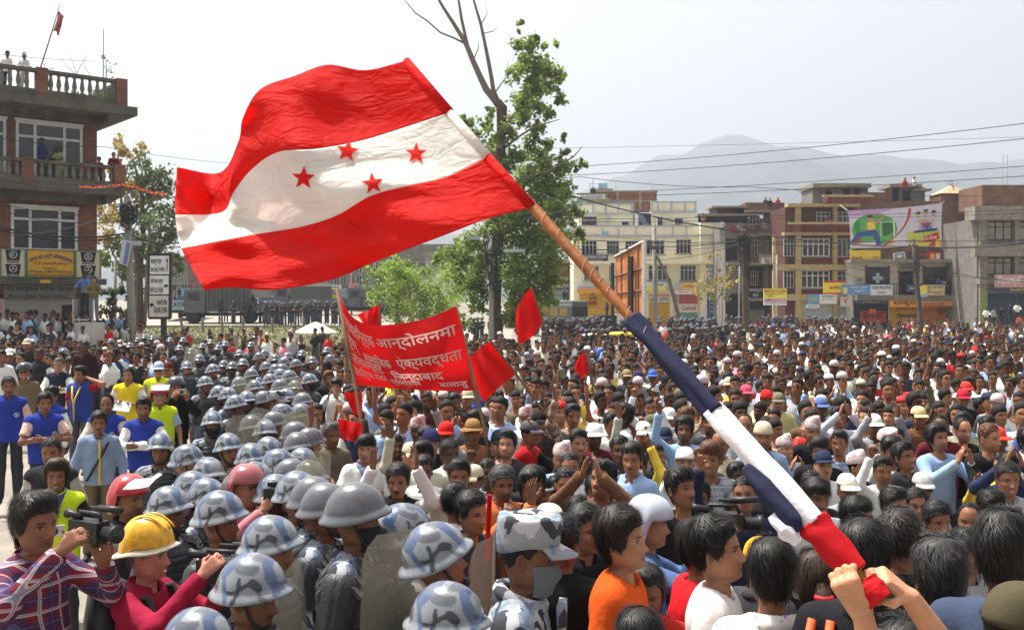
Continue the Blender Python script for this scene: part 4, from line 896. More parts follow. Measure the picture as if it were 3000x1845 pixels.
sign(2697,838,2716,870,87.6,(232,214,60),[],'narrow yellow flag sign hung on the leaning pole',bars=[(0,.7,1,1,(150,190,206))],tilt=-4)
sign(2745,940,2768,972,89.2,(196,176,70),[('फलफूल',.1,.1,.9,.35,(70,66,40)),('पसल',.2,.5,.8,.8,(70,66,40))],'ochre board standing before the orange shutter')
E_.part('roof_room',BRICKD,[(2552,556,2640,585,-2.2,4)]);E_.part('roof_room',GREYW,[(2640,540,2742,585,-2.4,4)]);E_.part('roof_slab',CONC,[(2630,532,2726,542,-1.8,5),(2700,546,2755,552,-1.8,4)]);E_.each('doorway',DARKIN,[(2645,546,2662,582,-2.3,2.5),(2675,550,2697,582,-2.3,2.5)])
E_.part('brick_tower',BRICKD,[(2777,562,2864,605,-1.5,4)])
mb=MB();x0,z0=E_.xz(2774,562);x1,_=E_.xz(2866,562);xm,z1=E_.xz(2822,533);mb.add([(x0,1.2,z0),(x1,1.2,z0),(x1,4.2,z0),(x0,4.2,z0),(xm,2.7,z1)],[(0,1,4),(1,2,4),(2,3,4),(3,0,4),(3,2,1,0)]);mb.build('tower_roof',mat('tile_roof',srgb(176,150,122),var=.3),E_.r)
E_.part('brick_wall',BRICKD,[(2700,584,2830,602,-1.8,4)])
BC=[(2483,617),(2761,594),(2762,728),(2490,731)]
def ban(fx,fy):
 a=np.array(BC,float);t=a[0]*(1-fx)+a[1]*fx;b=a[3]*(1-fx)+a[2]*fx;sag=np.array([0,5])*(4*fx*(1-fx))*(1-2*fy)+np.array([6*(1-2*fx)*4*fy*(1-fy)*.6,0]);return t*(1-fy)+b*fy+sag
AD=empty('advertising_banner',W(2622,730,88.6),0,'large coloured advertising banner with a running child stretched over the roof','banner')
def flat(name,pts,lvl,rgb,sub=1):
 """polygon given in banner fractions"""
 V=[W(*ban(*p),88.6+.06*math.sin(p[0]*9)-.012*lvl)-AD.location for p in pts];o=obj(name,mesh_np(name,V,[list(range(len(V)))],False,[paint(rgb,.45)]),AD)
 return o
g=[(i/12,j/6)for j in range(7)for i in range(13)]
V=[W(*ban(*p),88.6+.06*math.sin(p[0]*9))-AD.location for p in g];obj('sheet',mesh_np('sheet',V,np.array([(j*13+i,(j+1)*13+i,(j+1)*13+i+1,j*13+i+1)for j in range(6)for i in range(12)]),True,[paint((214,208,220),.45)]),AD)
ell=lambda cx,cy,rx,ry,n=18,a0=0,a1=2*math.pi:[(cx+rx*math.cos(t),cy+ry*math.sin(t))for t in np.linspace(a0,a1,n,endpoint=a1<6)]
flat('print',[(.0,.0),(.5,.0),(.3,.12),(0,.14)],1,(196,160,206));flat('print',ell(.27,.52,.25,.42),1,(92,170,84));flat('print',ell(.36,.5,.12,.2),2,(44,104,50));flat('print',ell(.15,.45,.1,.25),2,(60,140,64))
flat('print',[(.42,.92),(.64,.62),(.98,.62),(.98,.98),(.42,.98)],1,(200,206,90));flat('print',[(.32,.98),(.45,.84),(.99,.84),(.99,.98)],2,(196,66,36))
cv=[(.66-.02*t-.28*t**2.2,.04+.9*t)for t in np.linspace(0,1,14)];flat('print',[(x-.006-.012*(1-y),y)for x,y in cv]+[(x+.006+.008*(1-y),y)for x,y in cv[::-1]],3,(196,48,40))
for(x0,y0,x1,y1)in((.33,.33,.49,.345),(.475,.34,.49,.72),(.33,.33,.336,.7)):flat('print',[(x0,y0),(x1,y0),(x1,y1),(x0,y1)],4,(224,228,224))
flat('print',[(.19,.32),(.27,.31),(.28,.52),(.20,.54)],5,(232,206,70));flat('print',[(.27,.33),(.38,.16),(.395,.19),(.28,.40)],5,(196,140,110));flat('print',[(.19,.33),(.17,.5),(.185,.51),(.20,.4)],5,(196,140,110))
flat('print',[(.20,.53),(.28,.51),(.31,.62),(.34,.92),(.29,.94),(.25,.68),(.12,.68),(.03,.86),(0.0,.82),(.08,.58)],5,(52,84,150));flat('print',ell(.235,.24,.030,.085),6,(198,142,112));flat('print',ell(.232,.20,.034,.06,12,math.pi,2*math.pi),7,(30,22,20))
flat('print',[(.02,.92),(.10,.70),(.13,.74),(.08,.94)],4,(200,60,50));flat('print',[(.0,.88),(.3,.80),(.31,.97),(.0,.97)],3,(206,204,200));flat('print',[(.21,.76),(.27,.76),(.29,.94),(.25,.94)],4,(190,40,44))
for cx,cy in((.75,.17),(.83,.13),(.915,.17)):flat('print',ell(cx,cy+.06,.024,.065),5,(216,170,140));flat('print',ell(cx,cy+.03,.028,.06,12,math.pi,2*math.pi),6,(26,22,24));flat('print',[(cx-.045,cy+.21),(cx-.02,cy+.12),(cx+.02,cy+.12),(cx+.045,cy+.21)],4,(200,204,216))
flat('print',[(.75,.34),(.92,.34),(.89,.42),(.78,.42)],5,(206,130,60));flat('print',[(.77,.43),(.90,.43),(.84,.56)],5,(140,70,130));flat('print',[(.70,.60),(.955,.55),(.955,.60),(.70,.65)],5,(44,50,100));flat('print',[(.80,.74),(.965,.64),(.975,.82),(.82,.88)],6,(196,36,40));flat('print',[(.93,.82),(.98,.78),(.98,.97),(.92,.97)],7,(226,196,70))
def adtext(s,x0,y0,x1,y1,rgb,lvl,sl=0):
 V,F,_=text_geo(s);P=[W(*ban(x0+a*(x1-x0),y1-b*(y1-y0)-sl*a),88.6-.012*lvl+.06*math.sin(9*(x0+a*(x1-x0))))-AD.location for a,b,_ in V];obj('lettering',mesh_np('lettering',P,F,False,[paint(rgb)]),AD)
adtext('A-ONE',.77,.345,.90,.41,(230,226,214),9);adtext('W',.755,.49,.79,.56,(190,40,60),9);adtext('onanza',.79,.50,.90,.56,(60,70,160),9);adtext('A-One',.815,.74,.945,.83,(236,232,226),9,.05);adtext('िबस्कुट',.5,.87,.56,.95,(226,200,160),9);adtext('चाउचाउ',.62,.87,.7,.95,(226,200,160),9)
for a,b in((BC[0],(2460,600)),(BC[1],(2766,590)),(BC[3],(2483,745)),(BC[2],(2770,735))):MB().tube([W(*a,88.6)-AD.location,W(*b,89.5)-AD.location],.03,4).build('rope',paint((190,186,176)),AD)
# concrete building at the right edge
F_=Bld('concrete_building',84,2930,'grey concrete building with deep bands at the right edge')
F_.part('wall',GREYW,[(2862,640,3150,985,0,8)]);F_.each('concrete_band',CONC,[(2842,606,3150,646,.9,1),(2842,718,3150,752,.9,0),(2862,815,3150,832,.5,0)]);F_.each('column',CONC,[(2866,646,2888,985,.35,0),(2968,646,2982,832,.35,0)])
for r in((2892,650,2962,702),(2985,650,3060,702),(2890,756,2962,804),(2985,756,3060,804)):F_.window(*r,nx=3,frame=mat('dark_wood_frame',srgb(70,48,42),var=.2),glass=CURT,sill=False,f=.03)
F_.part('brick_room',BRICKD,[(2902,536,3150,606,-1.5,6)]);F_.part('shop_interior',mat('blue_green_interior',srgb(56,72,84),var=.4,scale=.8),[(2888,860,3150,985,.03,0)]);F_.part('green_pillar',paint((130,150,70)),[(2868,850,2884,985,.38,0)]);F_.part('stone_step',CONC,[(2880,950,3150,990,1.4,0)])
sign(2915,804,3080,842,82.8,(190,146,140),[('ित्रशक्ति',.05,.1,.5,.85,(236,234,230)),('प्रकाशन',.55,.1,.95,.85,(236,234,230))],'pink sign with white lettering on the concrete building',bars=[])
sign(2915,843,3080,854,82.8,(44,54,92),[('डेलीगेट',.25,.15,.6,.85,(206,180,90))],'narrow navy strip under the pink sign')
mb=MB();o=empty('radio_mast',(W(2945,960,140).x,140,0),0,'thin lattice radio mast behind the brick rooms at the right','mast')
for s in(-.35,.35):mb.tube([(s,0,0),(s*.8,0,(875-455)/FPX*140+3)],.05,4)
for q in range(40):mb.tube([(-.33,0,1+q*.55),(.33,0,1.4+q*.55)],.025,3)
mb.build('lattice',YTRIM,o)
# brick house at the left (rotated facade)
LB=empty('brick_house',(-17.5,42.46,0),R(40.2),'red brick three storey house with balustrade balconies and motorcycle shop at the left edge','building')
CT,ST=math.cos(R(40.2)),math.sin(R(40.2))
def lx(u,y=0.0):
 k=(u-U0)/FPX;cx,cy=-17.5-ST*y,42.46+CT*y;return(k*cy-cx)/(CT-ST*k)
def lp(u,v,y=0.0):
 x=lx(u,y);d=42.46+CT*y+ST*x;return x,CAMZ-(v-V0)/FPX*d
def lbox(name,m,x0,x1,y0,y1,z0,z1,par=None):mb=MB();mb.box(x0,x1,y0,y1,z0,z1);return mb.build(name,m,par or LB)
MOSSY=mat('mossy_concrete',srgb(100,95,84),rough=.95,var=.4,scale=1.6,bump=.5,bscale=12,dirt=.75)
lbox('wall',BRICKM,-11,0,0,7,3.2,10.35);lbox('wall',GREYW,-11,-.05,.3,7,0,3.2)
lbox('roof_slab',MOSSY,-11,1.15,-1.55,7.3,10.62,10.98);lbox('balcony_slab',MOSSY,-11,.72,-1.25,.3,7.28,7.62);lbox('soffit_beam',MOSSY,-11,.1,-.25,.2,10.3,10.62)
mb=MB();mb.prism([(0.02,10.3),(0.3,10.3),(1.1,10.62),(.02,10.62)],-1.4,6.5);mb.build('soffit',MOSSY,LB);mb=MB();mb.prism([(0.02,6.95),(0.2,6.95),(.68,7.28),(.02,7.28)],-1.1,0.0);mb.build('soffit',MOSSY,LB);lbox('soffit_beam',MOSSY,-11,.0,-.6,.0,6.95,7.28)
BAL=MB();BAL.lathe([(.075,0),(.075,.05),(.05,.07),(.10,.25),(.085,.38),(.05,.58),(.075,.64),(.075,.70)],10);BALM=BAL.mesh('baluster',mat('baluster_concrete',srgb(122,117,107),var=.3,scale=3,dirt=.35),True)
def balustrade(z0,zb,zr,x0,x1,y,piers,sx=None,hs=1.0):
 lbox('rail_base',MOSSY,x0,x1,y-.1,y+.12,z0,zb);lbox('top_rail',MOSSY,x0,x1+.05,y-.14,y+.16,zr-.13,zr)
 for p in piers:lbox('brick_pier',BRICKM,p-.22,p+.22,y-.16,y+.18,z0,zr+.06)
 for x in np.arange(x0+.2,x1-.15,.30):
  if min(abs(x-p)for p in piers)>.3:o=obj('baluster',BALM,LB,(x,y,zb));o.scale=(1,1,(zr-.13-zb)/.70)
 if sx is not None:
  lbox('rail_base',MOSSY,sx-.1,sx+.1,y+.18,4,z0,zb);lbox('top_rail',MOSSY,sx-.12,sx+.12,y+.18,4,zr-.13,zr)
  for yy in np.arange(y+.45,4,.30):o=obj('baluster',BALM,LB,(sx,yy,zb));o.scale=(1,1,(zr-.13-zb)/.70)
balustrade(7.62,7.84,8.5,-7.5,.68,-1.15,[-3.05,.5],None)
balustrade(10.98,11.25,12.05,-7.5,.72,-1.3,[-2.55,.55],.6)
def lwin(x0,x1,z0,z1,mid,zt):
 fr=MB();cols=[x0,x0+(x1-x0)*.27,x0+(x1-x0)*.73,x1]
 for x in cols:fr.box(x-.055,x+.055,-.10,.04,z0,z1)
 for z in(z0+.05,zt,z1-.05):fr.box(x0,x1,-.09,.03,z-.05,z+.05)
 fr.box(x0-.1,x1+.1,-.12,.02,z1,z1+.1);o=fr.build('window',WFRAME,LB)
 for a,b in zip(cols[:-1],cols[1:]):
  for c,e in((z0,zt),(zt,z1)):
   lbox('pane',GLASS,a+.055,b-.055,-.03,-.01,c+.05,e-.05,o)
   if c==z0:
    cu=MB();n=16;xs_=np.linspace(a+.08,b-.08,n);cu.add([(x,.06+.03*math.sin(q*1.9),c+.06+k*(e-c-.12))for k in(0,1)for q,x in enumerate(xs_)],[(q,q+1,n+q+1,n+q)for q in range(n-1)]);cu.build('curtain',CURT,o,True)
GL2=mat('clear_glass',(.10,.11,.11),rough=.1,spec=.5,var=0);GL2.node_tree.nodes['Principled BSDF'].inputs['Transmission Weight'].default_value=.85
x0,x1=lx(49),lx(236);lwin(x0,x1,7.7,10.15,0,9.55);lwin(lx(35),lx(222),4.95,6.7,0,6.22);lwin(lx(-140),lx(12),7.7,10.15,0,9.55)
def lsign(u0,u1,zt,zb,rgb,texts,label,y=-.14,frame=None):
 a,b=lx(u0,y),lx(u1,y);o=empty('shop_sign',LB.matrix_world@Vector(((a+b)/2,y,(zt+zb)/2))if False else(-17.5+CT*(a+b)/2-ST*y,42.46+ST*(a+b)/2+CT*y,(zt+zb)/2),R(40.2),label,'sign');w_=b-a;h_=zt-zb
 mb=MB();mb.box(-w_/2,w_/2,0,.1,-h_/2,h_/2);mb.build('board',paint(rgb),o)
 if frame:mf=MB();[mf.box(*q)for q in((-w_/2,w_/2,-.03,-.002,h_/2-.04,h_/2),(-w_/2,w_/2,-.03,-.002,-h_/2,-h_/2+.04),(-w_/2,-w_/2+.05,-.03,-.002,-h_/2+.04,h_/2-.04),(w_/2-.05,w_/2,-.03,-.002,-h_/2+.04,h_/2-.04))];mf.build('frame',paint(frame),o)
 for s,fx0,fy0,fx1,fy1,c,arc in texts:
  V,F,_=text_geo(s);P=[(-w_/2+(fx0+a_*(fx1-fx0))*w_,-.02,h_/2-(fy1-b_*(fy1-fy0)+arc*(2*a_-1)**2)*h_)for a_,b_,_ in V];obj('lettering',mesh_np('lettering',P,F,False,[paint(c)]),o)
 return o,w_,h_
lsign(77,219,5.0,3.86,(222,168,44),[('आर.के.अटो मोवाइल्स',.05,.12,.95,.36,(44,60,110),.18),('R.K.AutoMobiles',.17,.42,.83,.54,(170,90,40),0),('Deals in',.33,.62,.62,.70,(90,70,40),0),('All Kinds of MOTORCYCLE',.05,.73,.93,.83,(60,66,70),0),('SPARE PARTS & ACCESSORIES',.03,.87,.97,.96,(70,74,60),0)],'yellow motorcycle parts signboard with arched blue lettering',frame=(90,120,90))
for(a,b,ms,lab)in((0,76,'KY','cream panel with two black logo plates at the left of the yellow signboard'),(220,296,'SH','cream panel with two black logo plates at the right of the yellow signboard')):
 o,w_,h_=lsign(a,b,5.0,3.86,(214,204,170),[],lab,frame=(100,130,100))
 for q,ch in enumerate(ms):
  zc=h_*.24-q*h_*.49;mb=MB();mb.prism([(-w_*.30,zc+h_*.21),(w_*.30,zc+h_*.21),(w_*.22,zc-h_*.23),(-w_*.22,zc-h_*.23)],-.02,-.004);pl=mb.build('logo_plate',paint((34,36,40)),o)
  m2=MB();m2.lathe([(w_*.155,0),(w_*.155,.008),(w_*.125,.008),(w_*.125,0)],24,cap=False);m2.V=[(x,-.022-z,zc+h_*.05+y)for x,y,z in m2.V];m2.build('emblem_ring',paint((206,208,208)),pl)
  if ch in 'KS':lettering(pl,ch,-w_*.07,zc-h_*.02,w_*.07,zc+h_*.12,-.026,(206,208,208))
  else:
   m3=MB()
   for t in range(3):A=t*2.09+1.57;m3.tube([(0,-.026,zc+h_*.05),(w_*.11*math.cos(A),-.026,zc+h_*.05+w_*.11*math.sin(A))],w_*.018,4)
   m3.build('emblem',paint((206,208,208)),pl)
  lettering(pl,{'K':'KAWASAKI','Y':'YAMAHA','S':'SUZUKI','H':'HONDA'}[ch],-w_*.2,zc-h_*.21,w_*.2,zc-h_*.14,-.024,(206,208,208))
lbox('beam',MOSSY,-11,.3,-.3,.28,3.58,3.84)
lsign(12,222,3.56,3.22,(126,124,116),[('मोटरसाईकल स्पेयर पाटर्स',.02,.08,.96,.92,(24,24,24),0)],'grey fascia with large black lettering over the shutter',y=-.1);lsign(12,222,3.2,3.02,(120,116,106),[('Motor Bike  Spare  Parts',.06,.15,.86,.9,(40,40,38),0)],'grey strip with slanted lettering under the fascia',y=-.1);lsign(118,149,3.76,3.64,(220,180,50),[],'tiny yellow plate on the concrete beam',y=-.33)
def lshutter(u0,u1,zt,m):
 mb=MB();a,b=lx(u0),lx(u1)
 for q in range(34):z=zt-q*.088;mb.box(a,b,.02+(.02 if q%2 else 0),.12,z-.076,z)
 mb.box(a,b,.1,.2,0,zt);mb.build('shutter',m,LB)
lshutter(16,228,3.0,mat('rolling_shutter',srgb(172,166,156),rough=.55,var=.2,dirt=.2));lbox('pier',paint((190,160,150)),lx(0),lx(14),-.05,.3,0,3.0);lbox('dark_opening',DARKIN,lx(182),lx(212),-.0,.015,1.6,2.75)
o=empty('roof_flag',(W(117,205,41).x,41,10.98),0,'small faded red flag on a slanting pole on the brick house roof','flag');b_=o.location
mb=MB();mb.tube([W(117,205,41)-b_+Vector((0,0,-1.0)),W(117,205,41)-b_,W(155,85,41)-b_,W(175,15,41)-b_],[.035,.03,.025,.012],6);mb.build('pole',mat('bamboo',srgb(130,112,92),var=.3),o)
n=9;pts=[[W(170-13*t+s*(20-8*abs(t-.4))+2*math.sin(9*s+4*t),32+58*t+s*(14-26*t*(t<.5))+3*math.sin(7*s+2),41+.15*math.sin(5*s+3*t))-b_ for s in np.linspace(0,1,n)]for t in np.linspace(0,1,n)]
FADED=mat('faded_flag',srgb(150,70,62),var=.45,scale=3,trans=.4);obj('cloth',mesh_np('cloth',[p for r in pts for p in r],np.array([(i*n+j,i*n+j+1,(i+1)*n+j+1,(i+1)*n+j)for i in range(n-1)for j in range(n-1)]),True,[FADED]),o)
o=empty('antenna',(W(302,240,42).x,42,11),0,'thin aerial rod on the corner of the brick house roof','antenna');mb=MB();mb.tube([(0,0,-.1),W(303,95,42)-o.location,W(303,83,42)-o.location],[.03,.02,.01],5);mb.box(-.05,.05,-.05,.05,2.0,2.15);mb.build('rod',YTRIM,o)
# buildings at the back
G_=Bld('grey_block',122,1080,'long grey shop block with white framed windows behind the flag')
G_.part('wall',GREYW,[(930,715,1330,985,0,8)]);G_.part('cornice',CONC,[(925,765,1335,771,.6,0),(925,850,1335,857,.7,0)])
for u in(960,980,1000,1024,1046,1072,1094,1150,1174,1215,1240):G_.window(u,806,u+14,834,nx=2,nz=1);G_.window(u,775,u+14,798,nx=2,nz=1)
for u,c in((930,(180,70,60)),(968,(206,172,50)),(1010,(150,140,126)),(1036,(190,70,60)),(1075,(206,170,60)),(1110,(120,120,120)),(1150,(196,180,120)),(1195,(170,80,60)),(1240,(196,150,60)),(1290,(150,146,140))):shutter(G_,u,862,u+30,985,paint(c),n=8)
sign(968,834,1000,848,120.8,(196,200,196),[('होटल',.2,.2,.8,.8,(70,90,80))],'pale sign on the grey block behind the banner');sign(1022,830,1050,848,120.8,(206,150,150),[('STORE',.1,.2,.9,.8,(170,50,60))],'pinkish sign on the grey block behind the banner')
M_=Bld('white_shed',112,1250,'low whitewashed building with painted lettering behind the small tree');M_.part('wall',paint((200,200,196)),[(1205,790,1330,985,0,6)]);M_.part('roof',CONC,[(1195,782,1335,791,.5,7),(1235,735,1320,750,-2,5)]);M_.part('upper_wall',paint((176,178,180)),[(1240,750,1315,783,-2.5,5)]);wtext(M_,'यातायात',1212,802,1272,822,-.03,(150,150,130))
N_=Bld('red_brick_house',112,1660,'low house with brick red balcony beside the yellow building');N_.part('wall',BRICKM,[(1610,770,1692,985,0,6)]);N_.part('slab',CONC,[(1600,762,1694,771,1,1),(1605,832,1694,842,.9,0),(1610,812,1692,818,.5,0)]);N_.window(1672,785,1690,812,nx=3,nz=1,sill=False);shutter(N_,1625,850,1690,985,paint((120,150,160)),n=8)
L1=Bld('far_house',130,545,'small far house with red roof edge behind the direction sign');L1.part('wall',GREYW,[(500,760,600,960,0,6)]);L1.part('brick_bay',BRICKM,[(555,770,610,960,.3,3)]);L1.part('roof',paint((150,90,76)),[(490,752,615,762,.6,6)]);L1.window(512,790,530,815,nx=2,nz=1);L1.window(532,828,548,850,nx=2,nz=1)
L2=Bld('far_block',150,760,'grey far block mostly hidden by the big flag');L2.part('wall',GREYW,[(600,740,930,985,0,6)]);[L2.window(u,780,u+16,806,nx=2,nz=1)for u in range(620,920,40)]
# trees
BARK=mat('tree_bark',srgb(96,82,68),rough=.95,var=.4,scale=5,bump=.7,bscale=16)
BARKB=mat('branch_bark',srgb(128,116,104),rough=.9,var=.3,scale=6)
def leafmat(name,c,tr=.45):return mat(name,c,rough=.5,spec=.4,var=.55,scale=1.3,trans=tr)
LEAF=leafmat('poplar_leaf',srgb(142,160,76),.58);LEAFB=leafmat('young_leaf',srgb(156,180,84));LEAFO=leafmat('orange_leaf',srgb(176,156,78),.45);LEAFD=leafmat('dusty_leaf',srgb(112,128,74));LEAFY=leafmat('yellow_green_leaf',srgb(150,160,70))
def leaves(clusters,size,r_,squash=1.0):
 """clusters: (center Vector, radius, n)"""
 V=[]
 for c,rad,n in clusters:
  k=max(3,n//26);sub=r_.normal(0,.5,(k,3))*rad*np.array([1,1,squash]);w_=r_.uniform(.14,.34,k)*rad
  idx=r_.integers(0,k,n);P=np.array(c)+sub[idx]+r_.normal(0,1,(n,3))*w_[idx][:,None]
  a=r_.normal(0,1,(n,3));a/=np.linalg.norm(a,axis=1,keepdims=True);b=np.cross(a,r_.normal(0,1,(n,3)));b/=np.linalg.norm(b,axis=1,keepdims=True)
  s=(size*r_.uniform(.6,1.3,n))[:,None];V.append(np.stack([P-a*s,P+b*s*.62+a*s*.1,P+a*s,P-b*s*.62+a*s*.1],1))
 V=np.concatenate(V).reshape(-1,3);return V,np.arange(len(V)).reshape(-1,4)
def tree(name,base,label,limbs,clusters,lm,size,seed,cat='tree',group=None,bark=None,squash=1.0):
 """limbs: list of (points, radii) world; clusters: list of (u, v, d, radius, n[, mat])"""
 r_=np.random.default_rng(seed);o=empty(name,base,0,label,cat,group);b=Vector(base);first=True
 for pts,rad in limbs:
  mb=MB();mb.tube([Vector(p)-b for p in pts],rad,9 if first else 6);mb.build('trunk' if first else 'limb',bark or(BARK if first else BARKB),o,True);first=False
 for m in{c[5]if len(c)>5 else lm for c in clusters}:
  V,F=leaves([(W(c[0],c[1],c[2])-b,c[3],c[4])for c in clusters if(c[5]if len(c)>5 else lm)is m],size,r_,squash);obj('crown',mesh_np('crown',V,F,False,[m]),o)
 return o
DT=60
def wl(px,d=DT,jit=0.0):return[W(u,v,d+(q*jit))for q,(u,v)in enumerate(px)]
k=DT/FPX
limbs=[(wl([(1450,1060),(1452,1000),(1450,900),(1455,780),(1462,640),(1464,540),(1466,460),(1469,380),(1470,315),(1458,296)]),[.52,.44,.36,.33,.32,.31,.30,.29,.33,.22]),(wl([(1462,310),(1446,288),(1424,262),(1405,222),(1386,180),(1372,145),(1361,121),(1324,62),(1300,25),(1280,-10),(1262,-45)]),[.25,.24,.22,.20,.18,.17,.15,.12,.10,.08,.05]),(wl([(1372,145),(1364,110),(1352,55),(1345,10),(1335,-40)]),[.13,.11,.10,.08,.05]),(wl([(1362,128),(1330,112),(1290,96),(1252,62),(1217,39),(1195,12),(1184,0)]),[.07,.06,.055,.05,.04,.03,.02]),(wl([(1456,292),(1446,268),(1440,230),(1431,180),(1420,125),(1409,73),(1396,30),(1386,-5),(1380,-40)]),[.17,.15,.14,.13,.11,.10,.08,.07,.05]),(wl([(1478,372),(1510,330),(1532,275),(1545,220),(1556,150),(1560,100)],DT,.3),[.10,.09,.08,.06,.04,.02]),(wl([(1470,440),(1520,400),(1570,370),(1640,350)],DT,-.4),[.09,.07,.05,.02]),(wl([(1470,560),(1540,520),(1610,500),(1680,460),(1705,430)],DT,-.5),[.12,.09,.06,.04,.02]),(wl([(1462,620),(1400,560),(1380,470),(1360,370)],DT,.4),[.10,.07,.05,.02]),(wl([(1458,700),(1540,640),(1640,620),(1700,590)],DT,-.8),[.12,.09,.06,.02]),(wl([(1455,760),(1390,720),(1330,730),(1290,760)],DT,.5),[.10,.08,.05,.02]),(wl([(1448,275),(1480,230),(1490,180)],DT,.2),[.05,.03,.015]),(wl([(1386,180),(1402,140),(1400,115)],DT),[.04,.03,.01]),(wl([(1409,100),(1445,92),(1458,80)],DT),[.035,.025,.01]),(wl([(1409,73),(1428,40),(1420,10)],DT),[.035,.02,.01])]
cl=[(1528,68,8,40),(1520,92,6,24),(1512,130,14,70),(1548,140,20,130),(1575,125,16,90),(1628,130,8,40),(1600,178,16,90),(1540,195,26,190),(1580,205,24,170),(1625,215,22,130),(1648,232,10,60),(1505,215,18,110),(1560,250,26,210),(1610,262,20,140),(1640,292,14,80),(1530,290,24,180),(1575,315,24,170),(1612,335,14,90),(1525,345,22,150),(1570,375,20,140),(1498,395,18,120),(1605,425,16,100),(1650,400,8,45),(1560,430,22,170),(1655,455,12,60),(1510,460,24,180),(1590,480,30,260),(1640,490,20,150),(1708,482,9,60),(1690,498,6,30),(1545,520,34,330),(1610,540,34,330),(1500,560,30,240),(1660,560,22,170),(1580,590,40,420),(1640,620,34,300),(1690,625,14,90),(1700,685,12,70),(1530,640,40,400),(1600,670,40,420),(1650,700,26,210),(1480,640,30,220),(1560,720,42,440),(1610,760,34,320),(1490,700,34,280),(1430,690,26,160),(1385,715,26,170),(1340,735,24,160),(1290,760,18,100),(1370,770,28,230),(1330,790,24,170),(1420,780,28,220),(1510,790,38,360),(1560,810,38,360),(1610,820,24,190),(1400,830,30,260),(1350,840,26,200),(1510,860,34,310),(1560,880,34,300),(1610,880,18,120),(1500,930,28,220),(1550,940,24,180),(1395,880,24,190),(1370,372,16,90),(1350,345,9,40),(1395,400,20,130),(1420,350,14,70),(1425,450,24,170),(1405,500,24,170),(1355,360,9,40),(1440,400,20,120),(1435,330,12,60),(1450,560,28,200),(1440,630,26,180),(1480,500,26,180),(1490,590,26,200)]
tree('poplar_tree',(W(1450,1060,DT).x,DT,0),'tall half bare poplar tree with leafy lower crown behind the banner',limbs,[(u,v,DT+rng.uniform(-1.1,1.1),r*k*1.25,int(n*2.6))for u,v,r,n in cl],LEAF,.125,11)
tree('young_tree',(W(1165,960,52).x,52,0),'bright green young tree left of the poplar',[([W(1165,990,52),W(1163,900,52),W(1172,820,52),W(1165,780,52)],[.10,.09,.06,.03]),([W(1166,880,52),W(1130,830,52),W(1105,800,52)],[.05,.04,.02]),([W(1168,860,52),W(1215,820,52),W(1240,790,52)],[.05,.04,.02])],[(u,v,52+rng.uniform(-.8,.8),r/FPX*52*1.25,int(n*3))for u,v,r,n in((1105,800,26,120),(1150,780,26,130),(1175,800,30,150),(1130,830,28,130),(1190,840,34,170),(1095,850,22,90),(1230,830,34,170),(1260,870,34,180),(1150,880,34,150),(1210,890,34,170),(1290,830,30,140),(1310,890,34,180),(1250,930,34,170),(1180,930,28,120),(1330,930,34,170),(1235,790,18,60))],LEAFB,.085,21)
tree('flowering_tree',(W(2098,945,88).x,88,0),'thin bare tree with orange leaves before the yellow building',[([W(2098,975,88),W(2096,880,88),W(2100,780,88),W(2101,730,88)],[.09,.08,.05,.02]),([W(2097,900,88),W(2065,830,88),W(2060,770,88)],[.06,.04,.02]),([W(2097,890,88),W(2130,820,88),W(2140,780,88)],[.05,.04,.02]),([W(2080,960,88),W(2078,850,88)],[.05,.02]),([W(2115,960,88),W(2118,850,88)],[.05,.02])],[(u,v,88+rng.uniform(-1,1),r/FPX*88,n)for u,v,r,n in((2085,755,14,26),(2110,745,10,16),(2070,765,10,16),(2060,800,16,26),(2095,810,26,60),(2120,810,20,40),(2080,835,26,70),(2115,845,24,60),(2050,830,14,24),(2135,785,12,18),(2140,830,14,26))]+[(u,v,88,r/FPX*88,n,LEAFY)for u,v,r,n in((2090,850,24,70),(2115,860,20,50),(2070,860,18,44))],LEAFO,.15,31,bark=BARKB)
dl=62
tree('street_tree',(W(395,985,dl).x,dl,gz(W(395,985,dl).x,dl)),'tall sparse tree with orange flushed top beside the brick house',[([W(395,990,dl),W(400,850,dl),W(420,700,dl),W(415,560,dl),W(385,450,dl)],[.22,.2,.17,.12,.03]),([W(412,750,dl),W(360,640,dl),W(345,480,dl),(W(350,400,dl))],[.12,.09,.06,.02]),([W(415,640,dl),W(460,560,dl),W(475,500,dl)],[.09,.06,.02]),([W(402,820,dl),W(470,740,dl),W(500,690,dl)],[.09,.06,.02]),([W(400,850,dl),W(340,760,dl),W(310,700,dl)],[.09,.06,.02])],[(u,v,dl+rng.uniform(-1.2,1.2),r/FPX*dl*1.3,int(n*3.8),m)for u,v,r,n,m in((352,415,16,26,LEAFO),(362,450,20,44,LEAFO),(350,490,22,44,LEAFO),(410,440,18,34,LEAFO),(415,480,22,50,LEAFD),(375,520,26,60,LEAFD),(430,520,26,80,LEAFD),(470,520,24,70,LEAFD),(385,560,28,90,LEAFO),(440,570,30,110,LEAFD),(490,560,22,70,LEAFD),(340,560,22,40,LEAFO),(310,620,26,80,LEAFO),(350,640,30,90,LEAFO),(400,640,30,120,LEAFD),(450,640,30,120,LEAFD),(500,630,24,90,LEAFD),(305,690,22,70,LEAFO),(345,720,28,80,LEAFD),(400,720,28,110,LEAFD),(460,720,32,130,LEAFD),(510,700,20,70,LEAFD),(430,780,30,110,LEAFD),(490,770,26,100,LEAFD),(370,790,28,90,LEAFD),(320,770,22,60,LEAFY),(530,780,16,50,LEAFD),(450,850,24,60,LEAFD))],LEAFD,.13,41)
